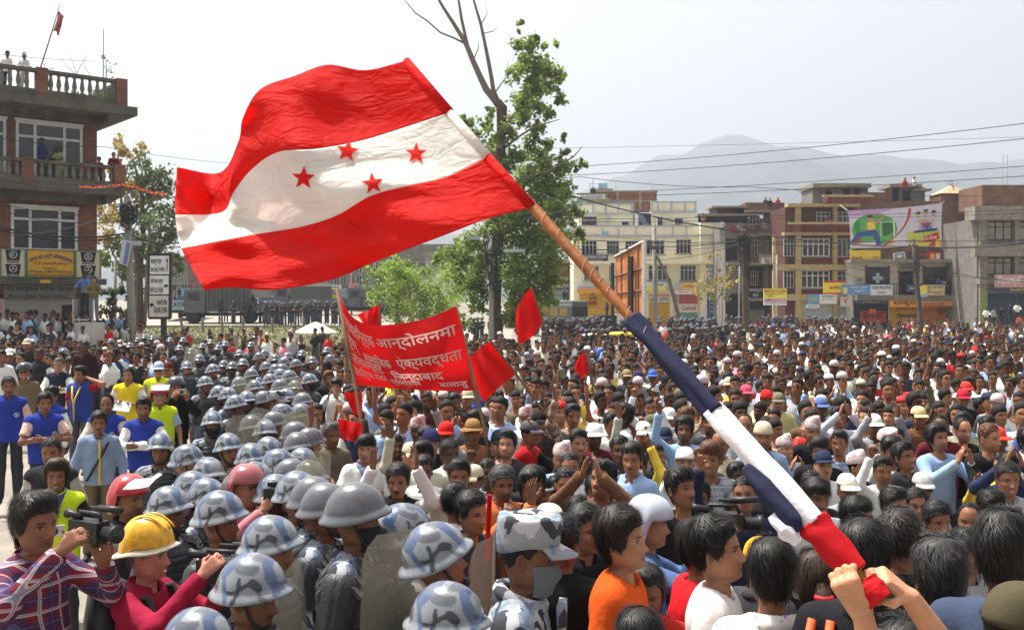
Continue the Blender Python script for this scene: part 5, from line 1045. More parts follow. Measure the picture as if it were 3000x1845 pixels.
tree('dark_trunk_tree',(W(412,985,56).x,56,gz(W(412,985,56).x,56)),'dark slender tree trunk between the utility pole and the direction sign',[([W(415,1000,56),W(410,900,56),W(408,800,56),W(398,740,56),W(400,680,56)],[.22,.2,.18,.14,.05]),([W(422,960,56),W(432,820,56),W(436,700,56),W(440,640,56)],[.12,.11,.08,.03])],[(u,v,56,r/FPX*56*1.2,n*2)for u,v,r,n in((400,690,24,60),(440,650,24,60),(430,740,20,50))],LEAFD,.13,43)
tree('roadside_bush',(W(330,960,50).x,50,gz(W(330,960,50).x,50)),'dusty dark green bush beside the brick house',[([W(330,985,50),W(328,920,50),W(335,860,50)],[.06,.05,.02])],[(u,v,50,r/FPX*50,n)for u,v,r,n in((310,860,20,90),(345,850,22,110),(330,890,26,130),(365,880,20,90),(305,910,18,70),(350,925,20,80))],leafmat('dark_leaf',srgb(80,92,58)),.12,44,'bush')
tree('roof_vine',(W(290,310,41.2).x,41.2,10.98),'trailing green plants along the roof balustrade of the brick house',[([W(240,305,41.3),W(250,290,41.3)],[.02,.01])],[(u,v,41.0+(u-60)/400,r/FPX*41,n,m)for u,v,r,n,m in((170,275,12,40,LEAFY),(195,260,14,60,LEAFY),(215,270,14,60,LEAFY),(240,280,10,40,LEAFY),(280,270,14,60,LEAFD),(310,270,16,80,LEAFD),(325,285,14,70,LEAFD),(90,278,10,30,LEAFY),(120,282,12,40,LEAFO),(150,290,12,40,LEAFD),(260,290,12,40,LEAFD),(300,295,12,50,LEAFD),(60,285,9,24,LEAFD))],LEAFD,.05,45,'plant',squash=.6)
tree('roof_shrub',(W(310,235,42).x,42,11),'twiggy shrub growing on the roof corner of the brick house',[([W(310,240,42),W(312,200,42),W(306,165,42)],[.02,.015,.006]),([W(312,215,42),W(330,190,42),W(340,190,42)],[.012,.01,.005]),([W(225,222,41.5),W(215,190,41.5),W(205,160,41.5)],[.012,.01,.005]),([W(225,222,41.5),W(195,195,41.5),W(172,160,41.5)],[.012,.01,.005]),([W(225,215,41.5),W(245,180,41.5),W(258,155,41.5)],[.012,.01,.005]),([W(265,222,41.5),W(250,200,41.5),W(240,190,41.5)],[.012,.01,.005]),([W(130,205,41),W(132,180,41),W(150,200,41)],[.01,.008,.004])],[(u,v,42,r/FPX*42,n)for u,v,r,n in((308,170,6,16),(325,185,8,24),(338,190,6,14),(312,205,10,30),(328,215,10,30),(335,228,8,20),(130,188,4,8),(152,203,4,8),(210,165,4,6))],LEAFD,.035,46,'plant')
tree('rooftop_bare_tree',(W(2790,575,92).x,92,9.5),'tiny bare tree on the roof beside the brick tower',[([W(2795,560,92),W(2792,545,92),W(2788,525,92)],[.04,.03,.01]),([W(2793,548,92),W(2775,535,92),W(2772,528,92)],[.025,.02,.01]),([W(2793,548,92),W(2805,538,92),W(2812,534,92)],[.025,.02,.01])],[(2790,535,92,.3,12)],LEAFD,.06,47)
# poles and wires
POLE=mat('pole_concrete',srgb(150,146,138),rough=.85,var=.25,scale=3,dirt=.3);STEELP=mat('dark_pole',srgb(66,62,60),rough=.7,var=.3,scale=3);WIREM=mat('black_cable',(.02,.02,.022),rough=.6,var=0)
def pole(u0,v0,u1,v1,d,r0,r1,m,label,extra=None):
 a,b=W(u0,v0,d),W(u1,v1,d);o=empty('utility_pole',(a.x,d,gz(a.x,d)),0,label,'pole');p=o.location
 mb=MB();base=Vector((a.x,d,gz(a.x,d)));mb.tube([base-p,a-p,(a+b)/2-p,b-p],[r0,r0,(r0+r1)/2,r1],10);mb.build('shaft',m,o,True)
 for x in(extra or[]):x(o,p,d)
 return o
def crossarm(u0,v0,u1,v1,r=.05):
 def f(o,p,d):mb=MB();mb.tube([W(u0,v0,d-.15)-p,W(u1,v1,d-.15)-p],r,5);[mb.lathe([(.05,0),(.07,.08),(.03,.16)],8,0,tuple(W(u0+(u1-u0)*t,v0+(v1-v0)*t,d-.15)-p))for t in(.1,.5,.9)];mb.build('crossarm',STEELP,o)
 return f
def tangle(u,v,ru,rv,n=14):
 def f(o,p,d):
  mb=MB();r_=np.random.default_rng(int(u))
  for q in range(n):
   a0=r_.uniform(0,6.28);ru_,rv_=ru*r_.uniform(.4,1),rv*r_.uniform(.4,1);c=(u+r_.normal(0,ru*.3),v+r_.normal(0,rv*.35))
   mb.tube([W(c[0]+ru_*math.cos(a0+t),c[1]+rv_*math.sin(a0+t),d-.25+.2*math.sin(t))-p for t in np.linspace(0,5.2,12)],.02,4,cap=False)
  mb.build('cable_coil',WIREM,o)
 return f
def lamp(u,v,du):
 def f(o,p,d):mb=MB();a=W(u,v,d-.3)-p;mb.box(a.x-.02,a.x+du/FPX*d,a.y-.12,a.y+.12,a.z-.10,a.z+.08);mb.build('lamp_head',YTRIM,o)
 return f
pole(388,985,372,575,40,.17,.11,POLE,'concrete utility pole with tangled cables before the brick house',[tangle(372,632,22,30,18),tangle(372,610,26,10,8),crossarm(350,612,398,618),lamp(392,712,20)])
pole(1922,990,1916,665,78,.22,.15,POLE,'pale concrete pole before the yellow building',[crossarm(1896,708,1946,714),crossarm(1900,728,1940,730),tangle(1916,716,16,10,8)])
o=empty('pole_strut',(W(2000,960,77).x,77,0),0,'slanting wooden strut bracing the pale concrete pole','strut');mb=MB();mb.tube([W(2004,985,77)-o.location,W(1960,820,77.4)-o.location,W(1924,750,77.8)-o.location],[.16,.14,.11],8);mb.build('timber',mat('strut_timber',srgb(112,104,92),var=.3),o)
pole(2188,1010,2178,670,62,.24,.16,BARK,'dark mossy pole carrying a knot of cables',[tangle(2180,705,18,26,14),tangle(2184,760,14,50,12),crossarm(2155,700,2205,704)])
pole(2702,985,2675,700,80,.20,.13,STEELP,'thin dark leaning pole before the clinic',[crossarm(2662,720,2690,722,.04),tangle(2685,770,8,40,10)])
pole(2277,960,2276,745,84,.10,.09,POLE,'slim pale pipe pole behind the bridge course sign');pole(2165,940,2167,780,90,.08,.07,POLE,'slim grey pole at the corner of the yellow building');pole(1030,985,1030,800,95,.09,.08,mat('rust_pole',srgb(140,96,78),var=.2),'thin rusty pole before the grey block');pole(918,900,917,770,96,.10,.09,POLE,'pale pole partly hidden by the big flag');pole(337,960,338,760,58,.09,.08,POLE,'whitish thin post behind the brick house')
pole(1440,990,1438,690,58,.16,.12,POLE,'pole wrapped in cables beside the poplar trunk',[tangle(1440,740,26,60,16),tangle(1446,800,16,60,12),lamp(1372,697,34),lamp(1478,734,60)])
def wire(pts,r,label,sag=0):
 P=[W(*p)for p in pts];out=[]
 n=26
 for a,b in zip(P[:-1],P[1:]):
  for t in np.linspace(0,1,n,endpoint=False):q=a.lerp(b,t);q.z-=sag*4*t*(1-t);out.append(q)
 out.append(P[-1]);mb=MB();mb.tube(out,r*.8,5);o=mb.build('overhead_cable',WIREM,None,True);tag(o,label,'cable','overhead cables');return o
WIRES=[([(-30,588,36),(372,625,40),(540,640,46)],.018,'upper thin wire across the brick house window',.25),([(-30,608,36),(372,645,40),(540,662,46)],.020,'second wire below the thin one across the brick house',.3),([(-30,657,36),(372,683,40),(560,700,46)],.045,'thick black cable sagging above the motorcycle signboard',.3),([(-30,664,36),(372,690,40),(560,712,46)],.03,'cable just under the thick one above the motorcycle signboard',.35),([(-30,690,36),(300,640,38),(372,610,40)],.02,'cable rising to the coil on the utility pole',.2),([(-30,400,38),(300,430,41),(700,480,70)],.015,'thin wire crossing the upper balcony of the brick house',.1),([(-30,156,38),(280,180,42)],.012,'roof wire strung between the roof flag pole and the aerial',.05),([(-30,498,37),(360,545,39),(530,560,46)],.018,'wire passing the balcony balusters',.15),([(-30,520,37),(360,548,39),(530,575,46)],.018,'lower wire passing the balcony balusters',.2),([(372,690,40),(430,700,44),(560,760,60)],.02,'service cable slanting right from the utility pole',.2),([(1600,435,60),(3060,400,60)],.012,'faintest topmost wire across the sky at the right',.05),([(1620,492,60),(3060,355,42)],.022,'upper wire rising to the right over the hill',.2),([(1620,516,60),(3060,400,42)],.022,'second wire rising to the right over the hill',.2),([(1500,500,60),(1700,518,60),(2200,548,62),(3060,575,70)],.022,'wire drooping rightwards above the yellow building',.2),([(1630,570,60),(3060,482,46)],.02,'third rising wire over the rooftops',.15),([(1630,580,60),(3060,512,46)],.02,'fourth rising wire over the rooftops',.15),([(1630,560,60),(2178,680,60),(2690,722,78),(3060,700,70)],.05,'heavy black cable falling from the poplar to the mossy pole',.25),([(1640,640,60),(2178,632,62),(3060,612,66)],.018,'level wire before the yellow building terrace',.1),([(1640,648,60),(2178,640,62),(3060,622,66)],.018,'second level wire before the yellow building terrace',.12),([(1650,698,60),(1916,705,76),(2178,706,62),(2676,704,78),(3060,700,76)],.035,'black cable running level past the yellow building windows',.12),([(1650,728,60),(1916,722,76),(2178,702,62)],.045,'thick cable bundle at the second floor windows',.15),([(1650,735,60),(1916,730,76),(2178,712,62)],.02,'thin cable below the bundle at the second floor windows',.2),([(1860,760,76),(2178,710,62)],.025,'cable slanting up to the mossy pole',.4),([(2180,705,62),(2676,722,78),(3060,705,76)],.04,'double cable sagging before the advertising banner',.3),([(2180,710,62),(2440,770,80),(2690,790,80),(3060,812,80)],.022,'cable draped across the bay window building',.4),([(2180,730,62),(2440,790,80),(2690,800,80)],.018,'lower cable draped across the bay window building',.6),([(2690,775,80),(3060,830,80)],.03,'cable from the leaning pole to the concrete building',.3),([(1100,770,70),(1440,720,58)],.02,'cable under the flag edge to the wrapped pole',.3),([(1230,775,70),(1440,745,58),(1700,735,70)],.016,'thin cable past the wrapped pole',.25),([(1640,670,60),(2178,720,62)],.012,'faint cable before the yellow parapet',.2)]
for p,r,l,s in WIRES:wire(p,r,l,s)
pts=[];n=60
for q in range(n):t=q/(n-1);u=230+260*t;v=545+22*t+5*math.sin(t*9)-8*math.sin(t*3.1);pts.append((u,v,38.6+2*t))
V=[p for q,(u,v,d)in enumerate(pts)for p in(W(u,v-3.5+1.5*math.sin(q*.8),d+.06*math.sin(q)),W(u,v+3.5+1.5*math.sin(q*.8+.5),d-.06*math.sin(q)))]
tag(obj('bunting',mesh_np('bunting',V,np.array([(2*q,2*q+2,2*q+3,2*q+1)for q in range(n-1)]),True,[mat('orange_ribbon',srgb(206,96,50),trans=.3)])),'torn orange ribbon strung in front of the balcony','ribbon')
# direction sign
DS=empty('direction_sign',(W(477,985,34).x,34,0),0,'white three panel direction sign on a dark post','sign');b=DS.location;kk=34/FPX
def dsx(u,v):p=W(u,v,34)-b;return p.x,p.z
mb=MB();x,z=dsx(477,960);mb.box(x-.08,x+.08,.02,.16,-.05,z+.5);mb.build('post',STEELP,DS)
for q,(v0,v1)in enumerate(((749,803),(807,862),(866,928))):
 x0,z1=dsx(439-q,v0);x1,z0=dsx(495-q,v1);mb=MB();mb.box(x0,x1,0,.05,z0,z1);pn=mb.build('panel',paint(((226,226,222),(224,224,220),(206,202,192))[q]),DS)
 X=lambda f:x0+f*(x1-x0)
 Z=lambda f:z1-f*(z1-z0)
 for s,a in(((('बालाजु पार्क',(.05,.2,.62,.52)),('BALAJU PARK',(.05,.62,.80,.92))),(('नयाँ बस पार्क',(.05,.12,.70,.5)),('NEW BUS PARK',(.03,.62,.72,.92))),(('कलंकी चोक',(.40,.15,.95,.45)),('KALANKI CHOWK',(.25,.52,.95,.82))))[q]):lettering(pn,s,X(a[0]),Z(a[3]),X(a[2]),Z(a[1]),-.012,(34,34,36))
 ar=MB()
 if q==0:ar.box(X(.90)-.012,X(.90)+.012,-.014,-.004,Z(.85),Z(.3));ar.prism([(X(.90)-.035,Z(.32)),(X(.90)+.035,Z(.32)),(X(.90),Z(.1))],-.014,-.004)
 elif q==1:ar.box(X(.76),X(.88),-.014,-.004,Z(.60),Z(.50));ar.prism([(X(.87),Z(.66)),(X(.98),Z(.55)),(X(.87),Z(.44))],-.014,-.004)
 else:ar.box(X(.12),X(.24),-.014,-.004,Z(.48),Z(.38));ar.prism([(X(.13),Z(.55)),(X(.02),Z(.43)),(X(.13),Z(.32))],-.014,-.004)
 ar.build('arrow',paint((34,34,36)),pn)
x0,z1=dsx(436,745);x1,z0=dsx(499,932);mb=MB();t=.035
for a in((x0-t,x0,z0,z1),(x1,x1+t,z0,z1),(x0,x1,z1,z1+t),(x0,x1,z0-t,z0)):mb.box(a[0],a[1],-.01,.07,a[2],a[3])
mb.box(x0,x1,.051,.07,z0,z1);mb.build('frame',STEELP,DS)
o=sign(347,704,384,776,39.4,(206,210,214),[],'tilted blue and white plate fixed to the utility pole',bars=[(.52,.05,.98,.95,(110,134,176))],skew=-35,thick=.04);o.rotation_euler=(0,R(14),R(-30))
o=sign(2237,845,2305,894,83.4,(232,226,90),[('BRIDGE COURSE',.04,.06,.96,.24,(190,40,30)),('FOR SCIENCE STUDENTS',.06,.28,.9,.36,(110,110,60)),('2006',.15,.40,.42,.50,(200,60,50)),('CAMBRIDGE INSTITUTE',.04,.62,.96,.76,(190,40,60)),('Tel: 4-384570  4-247604',.06,.80,.95,.88,(90,90,96))],'yellow and pink bridge course signboard',bars=[(0,.58,1,.78,(226,206,206)),(0,.78,1,1,(222,220,218))])
sign(2370,862,2400,892,90.6,(112,156,196),[('फोटो',.2,.3,.8,.7,(220,190,80))],'small sky blue shop sign with yellow lettering');sign(2401,862,2452,890,90.6,(226,228,230),[('कम्प्युटर',.1,.12,.85,.35,(80,100,160)),('ट्रेिनङ सेन्टर',.08,.45,.8,.6,(110,120,150))],'white shop sign with blue lettering beside the sky blue one');sign(2463,870,2490,898,90.6,(216,212,208),[('V',.25,.1,.75,.7,(190,60,50))],'pale sign with a red letter beside the navy shutter');sign(2362,892,2400,902,90.4,(220,222,222),[('स्टेशनरी',.1,.2,.9,.85,(80,120,170))],'thin white sign over the grey shutter')
# wooden billboard seen from the back
BB=empty('billboard',(W(1842,985,72).x,72,0),0,'back of a tall orange brown wooden billboard on black posts','billboard');b=BB.location
A0,A1=W(1803,752,74.5),W(1885,708,69);B0,B1=W(1803,915,74.5),W(1885,925,69)
ORW=mat('billboard_timber',srgb(190,118,66),rough=.8,var=.35,scale=1.2,bump=.3,bscale=6)
nrm=(A1-A0).cross(Vector((0,0,1))).normalized()*.12
for q in range(5):
 a,c=q/5+.004,(q+1)/5-.004;P=[A0.lerp(A1,a),A0.lerp(A1,c),B0.lerp(B1,c),B0.lerp(B1,a)];V=[p-b for p in P]+[p-b-nrm for p in P];mb=MB();mb.add(V,[(0,1,2,3),(7,6,5,4),(0,4,5,1),(1,5,6,2),(2,6,7,3),(3,7,4,0)]);mb.build('plank_panel',ORW,BB)
for t in(.02,.36,.66,.99):mb=MB();mb.tube([A0.lerp(B0,t)-b+nrm*.5,A1.lerp(B1,t)-b+nrm*.5],.07,4);mb.build('batten',mat('batten_timber',srgb(128,78,50),var=.3),BB)
for t,w_ in((0.02,.20),(.70,.30)):
 mb=MB();p=A0.lerp(A1,t)+nrm*2.2;q=p.copy();q.z=0;p=p.copy();p.z=W(0,765 if t<.5 else 752,71).z;mb.tube([q-b,p-b],w_*.62,4);mb.build('post',mat('black_timber',srgb(44,42,42),var=.3),BB)
for t in(.25,.5,.85):mb=MB();mb.tube([A0.lerp(A1,t)-b+nrm*.55,B0.lerp(B1,t)-b+nrm*.55],.045,4);mb.build('stud',mat('batten_timber',srgb(128,78,50)),BB)
mb=MB();mb.tube([A1-b-nrm*.3,B1-b-nrm*.3],.16,4);mb.tube([A0-b-nrm*.2,A1-b-nrm*.2],.14,4);mb.build('white_edge',paint((214,208,196)),BB)
# vehicles
TYRE=mat('tyre_rubber',(.025,.025,.026),rough=.85,var=.3);METG=mat('army_grey',srgb(90,96,98),rough=.5,var=.2,scale=2,dirt=.2);METB=mat('truck_blue_grey',srgb(140,158,172),rough=.45,var=.15,dirt=.15);DGREY=mat('chassis_dark',srgb(52,52,54),rough=.7,var=.3);CANV=mat('truck_canvas',srgb(82,85,80),rough=.9,var=.2,bump=.3,bscale=5,dirt=.2);HEADL=mat('lamp_glass',(.7,.7,.66),rough=.15,var=0)
def wheel(par,x,y,r=.48,w_=.26):
 mb=MB();mb.lathe([(r*.55,-w_/2),(r,-w_/2+.03),(r,w_/2-.03),(r*.55,w_/2)],20);mb.V=[(z_ if False else a,b_,c)for a,b_,c in mb.V]
 V=[(c,a,b_)for a,b_,c in mb.V];o=obj('wheel',mesh_np('wheel',V,mb.F,True,[TYRE]),par,(x,y,r));m2=MB();m2.lathe([(r*.5,-w_*.3),(r*.5,w_*.3),(r*.2,w_*.42)],14);obj('rim',mesh_np('rim',[(c,a,b_)for a,b_,c in m2.V],m2.F,True,[METG]),o);return o
def veh(name,u,d,yaw,label):x=(u-U0)/FPX*d;return empty(name,(x,d,gz(x,d)+.016),R(yaw),label,'truck' if 'truck' in name else name.split('_')[-1])
def vb(par,name,m,*bx):mb=MB();[mb.box(*q)for q in bx];return mb.build(name,m,par)
def truck(name,u,d,yaw,label,kind):
 o=veh(name,u,d,yaw,label)
 vb(o,'chassis',DGREY,(-.5,.5,-3.2,3.2,.55,.8))
 for x in(-.95,.95):wheel(o,x,-2.3);wheel(o,x,1.9)
 cab=MB();cab.prism([(-1.1,.8),(1.1,.8),(1.1,1.75),(.98,2.55),(-.98,2.55),(-1.1,1.75)],-2.9 if kind!='bonnet' else-1.9,-1.35 if kind!='bonnet' else-.6);body=METB if kind=='open' else METG
 cb=cab.build('cab',body,o);fy=-2.9 if kind!='bonnet' else-1.9
 vb(cb,'windscreen',GLASS,(-.9,.9,fy-.02,fy-.004,1.75,2.4));[vb(cb,'side_window',GLASS,(s*1.09-.02*(s<0),s*1.09+.02,fy+.3,fy+1.1,1.7,2.3))for s in(-1,1)]
 if kind=='bonnet':bn=MB();bn.prism([(-.85,.8),(.85,.8),(.8,1.6),(-.8,1.6)],-3.2,-1.9);h=bn.build('bonnet',METG,o);vb(h,'grille',DGREY,(-.5,.5,-3.22,-3.2,.95,1.45));vb(o,'mudguard',METG,(-1.1,-.8,-3.0,-1.9,.95,1.15),(.8,1.1,-3.0,-1.9,.95,1.15))
 vb(o,'bumper',DGREY,(-1.1,1.1,(fy if kind!='bonnet' else-3.2)-.15,(fy if kind!='bonnet' else-3.2)-.03,.5,.75))
 for s in(-.8,.8):mb=MB();mb.lathe([(.11,0),(.09,.04)],12);obj('headlight',mesh_np('headlight',[(a,-c,b_)for a,b_,c in mb.V],mb.F,True,[HEADL]),o,(s,(fy if kind!='bonnet' else-3.2)-.03,1.05))
 if kind=='open':
  vb(o,'load_bed',METB,(-1.15,1.15,-1.2,3.2,.82,.95));[vb(o,'side_wall',METB,(s*1.15-.03,s*1.15+.03,-1.2,3.2,.95,1.6))for s in(-1,1)];tg=vb(o,'tailgate',METB,(-1.15,1.15,3.2,3.27,.8,1.6));V,F,_=text_geo('TATA');obj('lettering',mesh_np('lettering',[(.62-a*1.24,3.285,1.05+b_*.36)for a,b_,_ in V],F,False,[paint((30,32,36))]),tg)
  fr=MB();[fr.tube([(s*1.1,yy,1.6),(s*1.1,yy,2.75)],.03,5)for s in(-1,1)for yy in(-1.1,.9,3.1)];[fr.tube([(-1.1,yy,2.75),(1.1,yy,2.75)],.03,5)for yy in(-1.1,.9,3.1)];fr.build('hoop_frame',DGREY,o);vb(o,'tail_lamp',paint((150,40,36)),(-1.05,-.85,3.28,3.31,.65,.78),(.85,1.05,3.28,3.31,.65,.78))
 elif kind=='ribbed':
  vb(o,'load_bed',METG,(-1.2,1.2,-1.25,3.4,.85,1.0));bx=MB();bx.box(-1.2,1.2,-1.25,1.9,1.0,3.0);bx.build('cargo_box',CANV,o)
  for s in(-1,1):
   for yy in np.arange(-1.2,1.9,.32):vb(o,'rib',METG,(s*1.2-.05,s*1.2+.05,yy,yy+.1,1.02,2.98))
  vb(o,'side_wall',METG,(-1.22,-1.15,1.9,3.4,1.0,1.5),(1.15,1.22,1.9,3.4,1.0,1.5));vb(o,'bench',DGREY,(-1.0,1.0,2.0,3.3,1.0,1.35))
 else:
  vb(o,'load_bed',METG,(-1.2,1.2,-.5,3.3,.85,1.5));cv=MB();cv.prism([(-1.2,1.5),(1.2,1.5),(1.15,2.6),(.8,2.9),(-.8,2.9),(-1.15,2.6)],-.4,3.3);cv.build('canvas_cover',CANV,o)
 return o
truck('open_truck',545,84,186,'pale blue open truck with lettered tailgate and seated officers','open');truck('covered_truck',660,78,-82,'grey truck with ribbed cargo box under the flag edge','ribbed');truck('canvas_truck',860,92,-70,'pale grey bonnet truck with canvas cover behind the officers','bonnet');truck('parked_truck',1062,96,-60,'dark blue grey truck beside the red banner','bonnet')
BU=veh('police_bus',1650,80,52,'long grey police bus with rounded bonnet right of the poplar');mb=MB();mb.prism([(-1.15,.6),(1.15,.6),(1.15,2.4),(1.0,2.75),(-1.0,2.75),(-1.15,2.4)],-1.6,5);mb.build('body',METG,BU)
mb=MB();mb.prism([(-1.05,.6),(1.05,.6),(1.0,1.55),(-1.0,1.55)],-2.7,-1.6);hb=mb.build('bonnet',METG,BU);vb(hb,'grille',DGREY,(-.6,.6,-2.73,-2.7,.8,1.35));vb(BU,'windscreen',GLASS,(-1.0,1.0,-1.63,-1.6,1.6,2.35));vb(BU,'bumper',DGREY,(-1.1,1.1,-2.9,-2.75,.45,.65));vb(BU,'roof',paint((206,206,202)),(-1.05,1.05,-1.5,5,2.75,2.85))
for s in(-1,1):
 for yy in np.arange(-1.2,4.8,.9):vb(BU,'side_window',mat('bus_window',srgb(150,130,70),rough=.2,var=.4),(s*1.155-.01,s*1.155+.01,yy,yy+.72,1.65,2.3))
 wheel(BU,s*.98,-1.9);wheel(BU,s*.98,3.6)
 mb=MB();mb.lathe([(.12,0),(.1,.04)],12);obj('headlight',mesh_np('headlight',[(a,-c,b_)for a,b_,c in mb.V],mb.F,True,[HEADL]),BU,(s*.8,-2.72,1.1))
PK=veh('pickup_truck',1785,76,-75,'small dark pickup with officers beyond the billboard');vb(PK,'body',DGREY,(-.85,.85,-2,2,.5,1.1));vb(PK,'cab',DGREY,(-.8,.8,-1.0,.3,1.1,1.75));[wheel(PK,s*.75,y,.36,.2)for s in(-1,1)for y in(-1.3,1.3)]
# stall roofs, posts
o=empty('market_stall',(W(1770,1040,46).x,46,0),0,'flat stall roof of corrugated iron with yellow sacks','stall');b=o.location;mb=MB();n=26
V=[];[V.append(W(1708+(1838-1708)*q/n,992-4*(q/n)+(1.2 if q%2 else-1.2),dd)-b)for dd in(45.2,47.0)for q in range(n+1)]
mb.add(V,[(q,q+1,n+2+q,n+1+q)for q in range(n)]);mb.build('corrugated_roof',mat('rusty_iron',srgb(120,100,76),var=.4,scale=2),o)
for u in(1720,1828):mb=MB();p=W(u,990,46)-b;mb.tube([(p.x,0,0),(p.x,0,p.z)],.04,5);mb.build('post',STEELP,o)
for u,v,c,s in((1818,978,(226,196,60),1.0),(1770,982,(214,190,110),.55),(1735,980,(190,186,176),.75)):
 mb=MB();mb.lathe([(.02,0),(.30,.03),(.36,.12),(.24,.2),(.05,.23)],14);sk=mb.build('sack',mat('sack_%d'%u,srgb(*c),var=.2,bump=.4,bscale=9),None,True);p=W(u,990,46);sk.location=(p.x,46,p.z+.02);sk.scale=(2.0*s,1.5,1.2*s);tag(sk,{1818:'bright yellow plastic sack on the stall roof',1770:'small pale sack in the middle of the stall roof',1735:'greyish sack at the left of the stall roof'}[u],'sack')
for u,v,d,w_,lab in((1362,990,44,2.2,'grey white stall canopy left of the poplar trunk'),(925,958,56,2.6,'cream umbrella canopy behind the left banner pole')):
 o=empty('stall_canopy',(W(u,1000,d).x,d,gz(W(u,1000,d).x,d)),0,lab,'canopy');p=W(u,v,d)-o.location;mb=MB();mb.lathe([(w_*.5,0),(w_*.3,.25),(w_*.12,.5),(.02,.6)],8,0,(0,0,p.z-.3),cap=False);mb.build('canopy_cloth',mat('canopy_cloth_%d'%u,srgb(206,202,188),var=.2,trans=.25),o,True);mb=MB();mb.tube([(0,0,0),(0,0,p.z+.3)],.03,6);mb.build('post',STEELP,o)
FP=[(538,940,515,925),(594,935,592,905),(652,955,645,923),(712,950,712,922),(798,958,797,925),(890,965,888,935),(690,1035,692,995)]
for q,(u0,v0,u1,v1)in enumerate(FP):
 d=66 if q<6 else 42;x=(u0-U0)/FPX*d;mb=MB();h_=(1.0 if q<6 else 1.5);mb.tube([(0,0,-.2),((u1-u0)/FPX*d*.4,0,h_)],.09,4);o=mb.build('fence_post',CONC);o.location=(x,d,gz(x,d));tag(o,'short concrete fence post on the verge, %s from the direction sign'%('first','second','third','fourth','fifth','sixth')[q]if q<6 else 'taller wooden post standing among the officers','post','concrete posts along the verge' if q<6 else None)
# people: placement
WH,BG,GY,NV,BK,RD,BL,OL,BR,YE,LB_,MR,GN,PK_=srgb(226,226,222),srgb(200,186,160),srgb(150,152,156),srgb(40,46,72),srgb(30,30,33),srgb(186,30,34),srgb(62,92,170),srgb(104,100,76),srgb(110,78,58),srgb(220,188,70),srgb(150,178,214),srgb(96,30,40),srgb(60,110,66),srgb(210,130,150)
ROYAL=srgb(44,62,150);HIVIS=srgb(206,232,40)
def H(u,v,d=None,**k):
 """hero: with a distance given, the height follows from the photo row"""
 if d is not None:
  x=(u-U0)/FPX*d;zc=CAMZ-(v-V0)/FPX*d;k['h']=min(max((zc-gz(x,d))/1.56*1.66,1.52),1.74);k['loc']=(x,d,max(zc-1.56*k['h']/1.66,gz(x,d)-.5))
 return person(u,v,d=d,**k)
def POL(u,vh,yaw,d=None,dark=False,lod=1,**k):
 if d is None:d=solve_d(vh,1.635)
 v=vh+.075/d*FPX
 k.setdefault('smat',CAMO);k.setdefault('police',True);k.setdefault('trous',srgb(96,102,118))
 return H(u,v,d,yaw=yaw,hat='steel',dark=dark,lod=lod,collar=True,group='helmeted riot officers in the police line',**k)
FRONT=[(720,1690,78,3.9,0,0,'officer in big blue camouflage helmet behind the yellow helmet cameraman, face turned right'),(575,1852,70,3.4,0,0,'officer at the bottom edge with only the pale blue helmet top showing'),(788,1570,82,4.9,0,0,'officer in camouflage helmet with chin guard between two bigger helmets, in profile'),(640,1490,80,5.7,0,0,'officer in grey blue helmet looking right, black pistol shaped patch on helmet'),(492,1468,75,6.4,0,0,'officer in camouflage helmet directly right of the red helmet'),(603,1440,70,6.9,0,1,'officer whose helmet top shows behind the grey blue helmet'),(1038,1478,85,4.7,1,0,'officer in large plain dark helmet with padded black vest, middle front'),(950,1468,80,5.7,1,0,'dark helmeted officer just behind the large plain dark helmet'),(915,1445,78,6.2,1,1,'dark helmet partly hidden behind two other dark helmets'),(868,1428,70,6.4,0,1,'officer in camouflage helmet with visible chin strap left of the dark helmets'),(1175,1538,120,4.9,0,0,'officer seen from behind in blue camouflage helmet beside a raised shield'),(1300,1598,100,4.3,0,0,'officer with camouflage helmet pushed back, face looking right'),(1292,1775,70,3.5,0,0,'nearest officer in big blue and white camouflage helmet at the bottom centre')]
for u,v,yw,d,dk,lod,lab in FRONT:POL(u,v,yw,d,bool(dk),lod,label=lab,mask=srgb(40,42,50)if u==1038 else None,pitch=-14 if u==1300 else(6 if u in(720,1292)else 0),skin=SK[[2,1,5,1,2,4,2,2,1,0,2,1,2][FRONT.index((u,v,yw,d,dk,lod,lab))]])
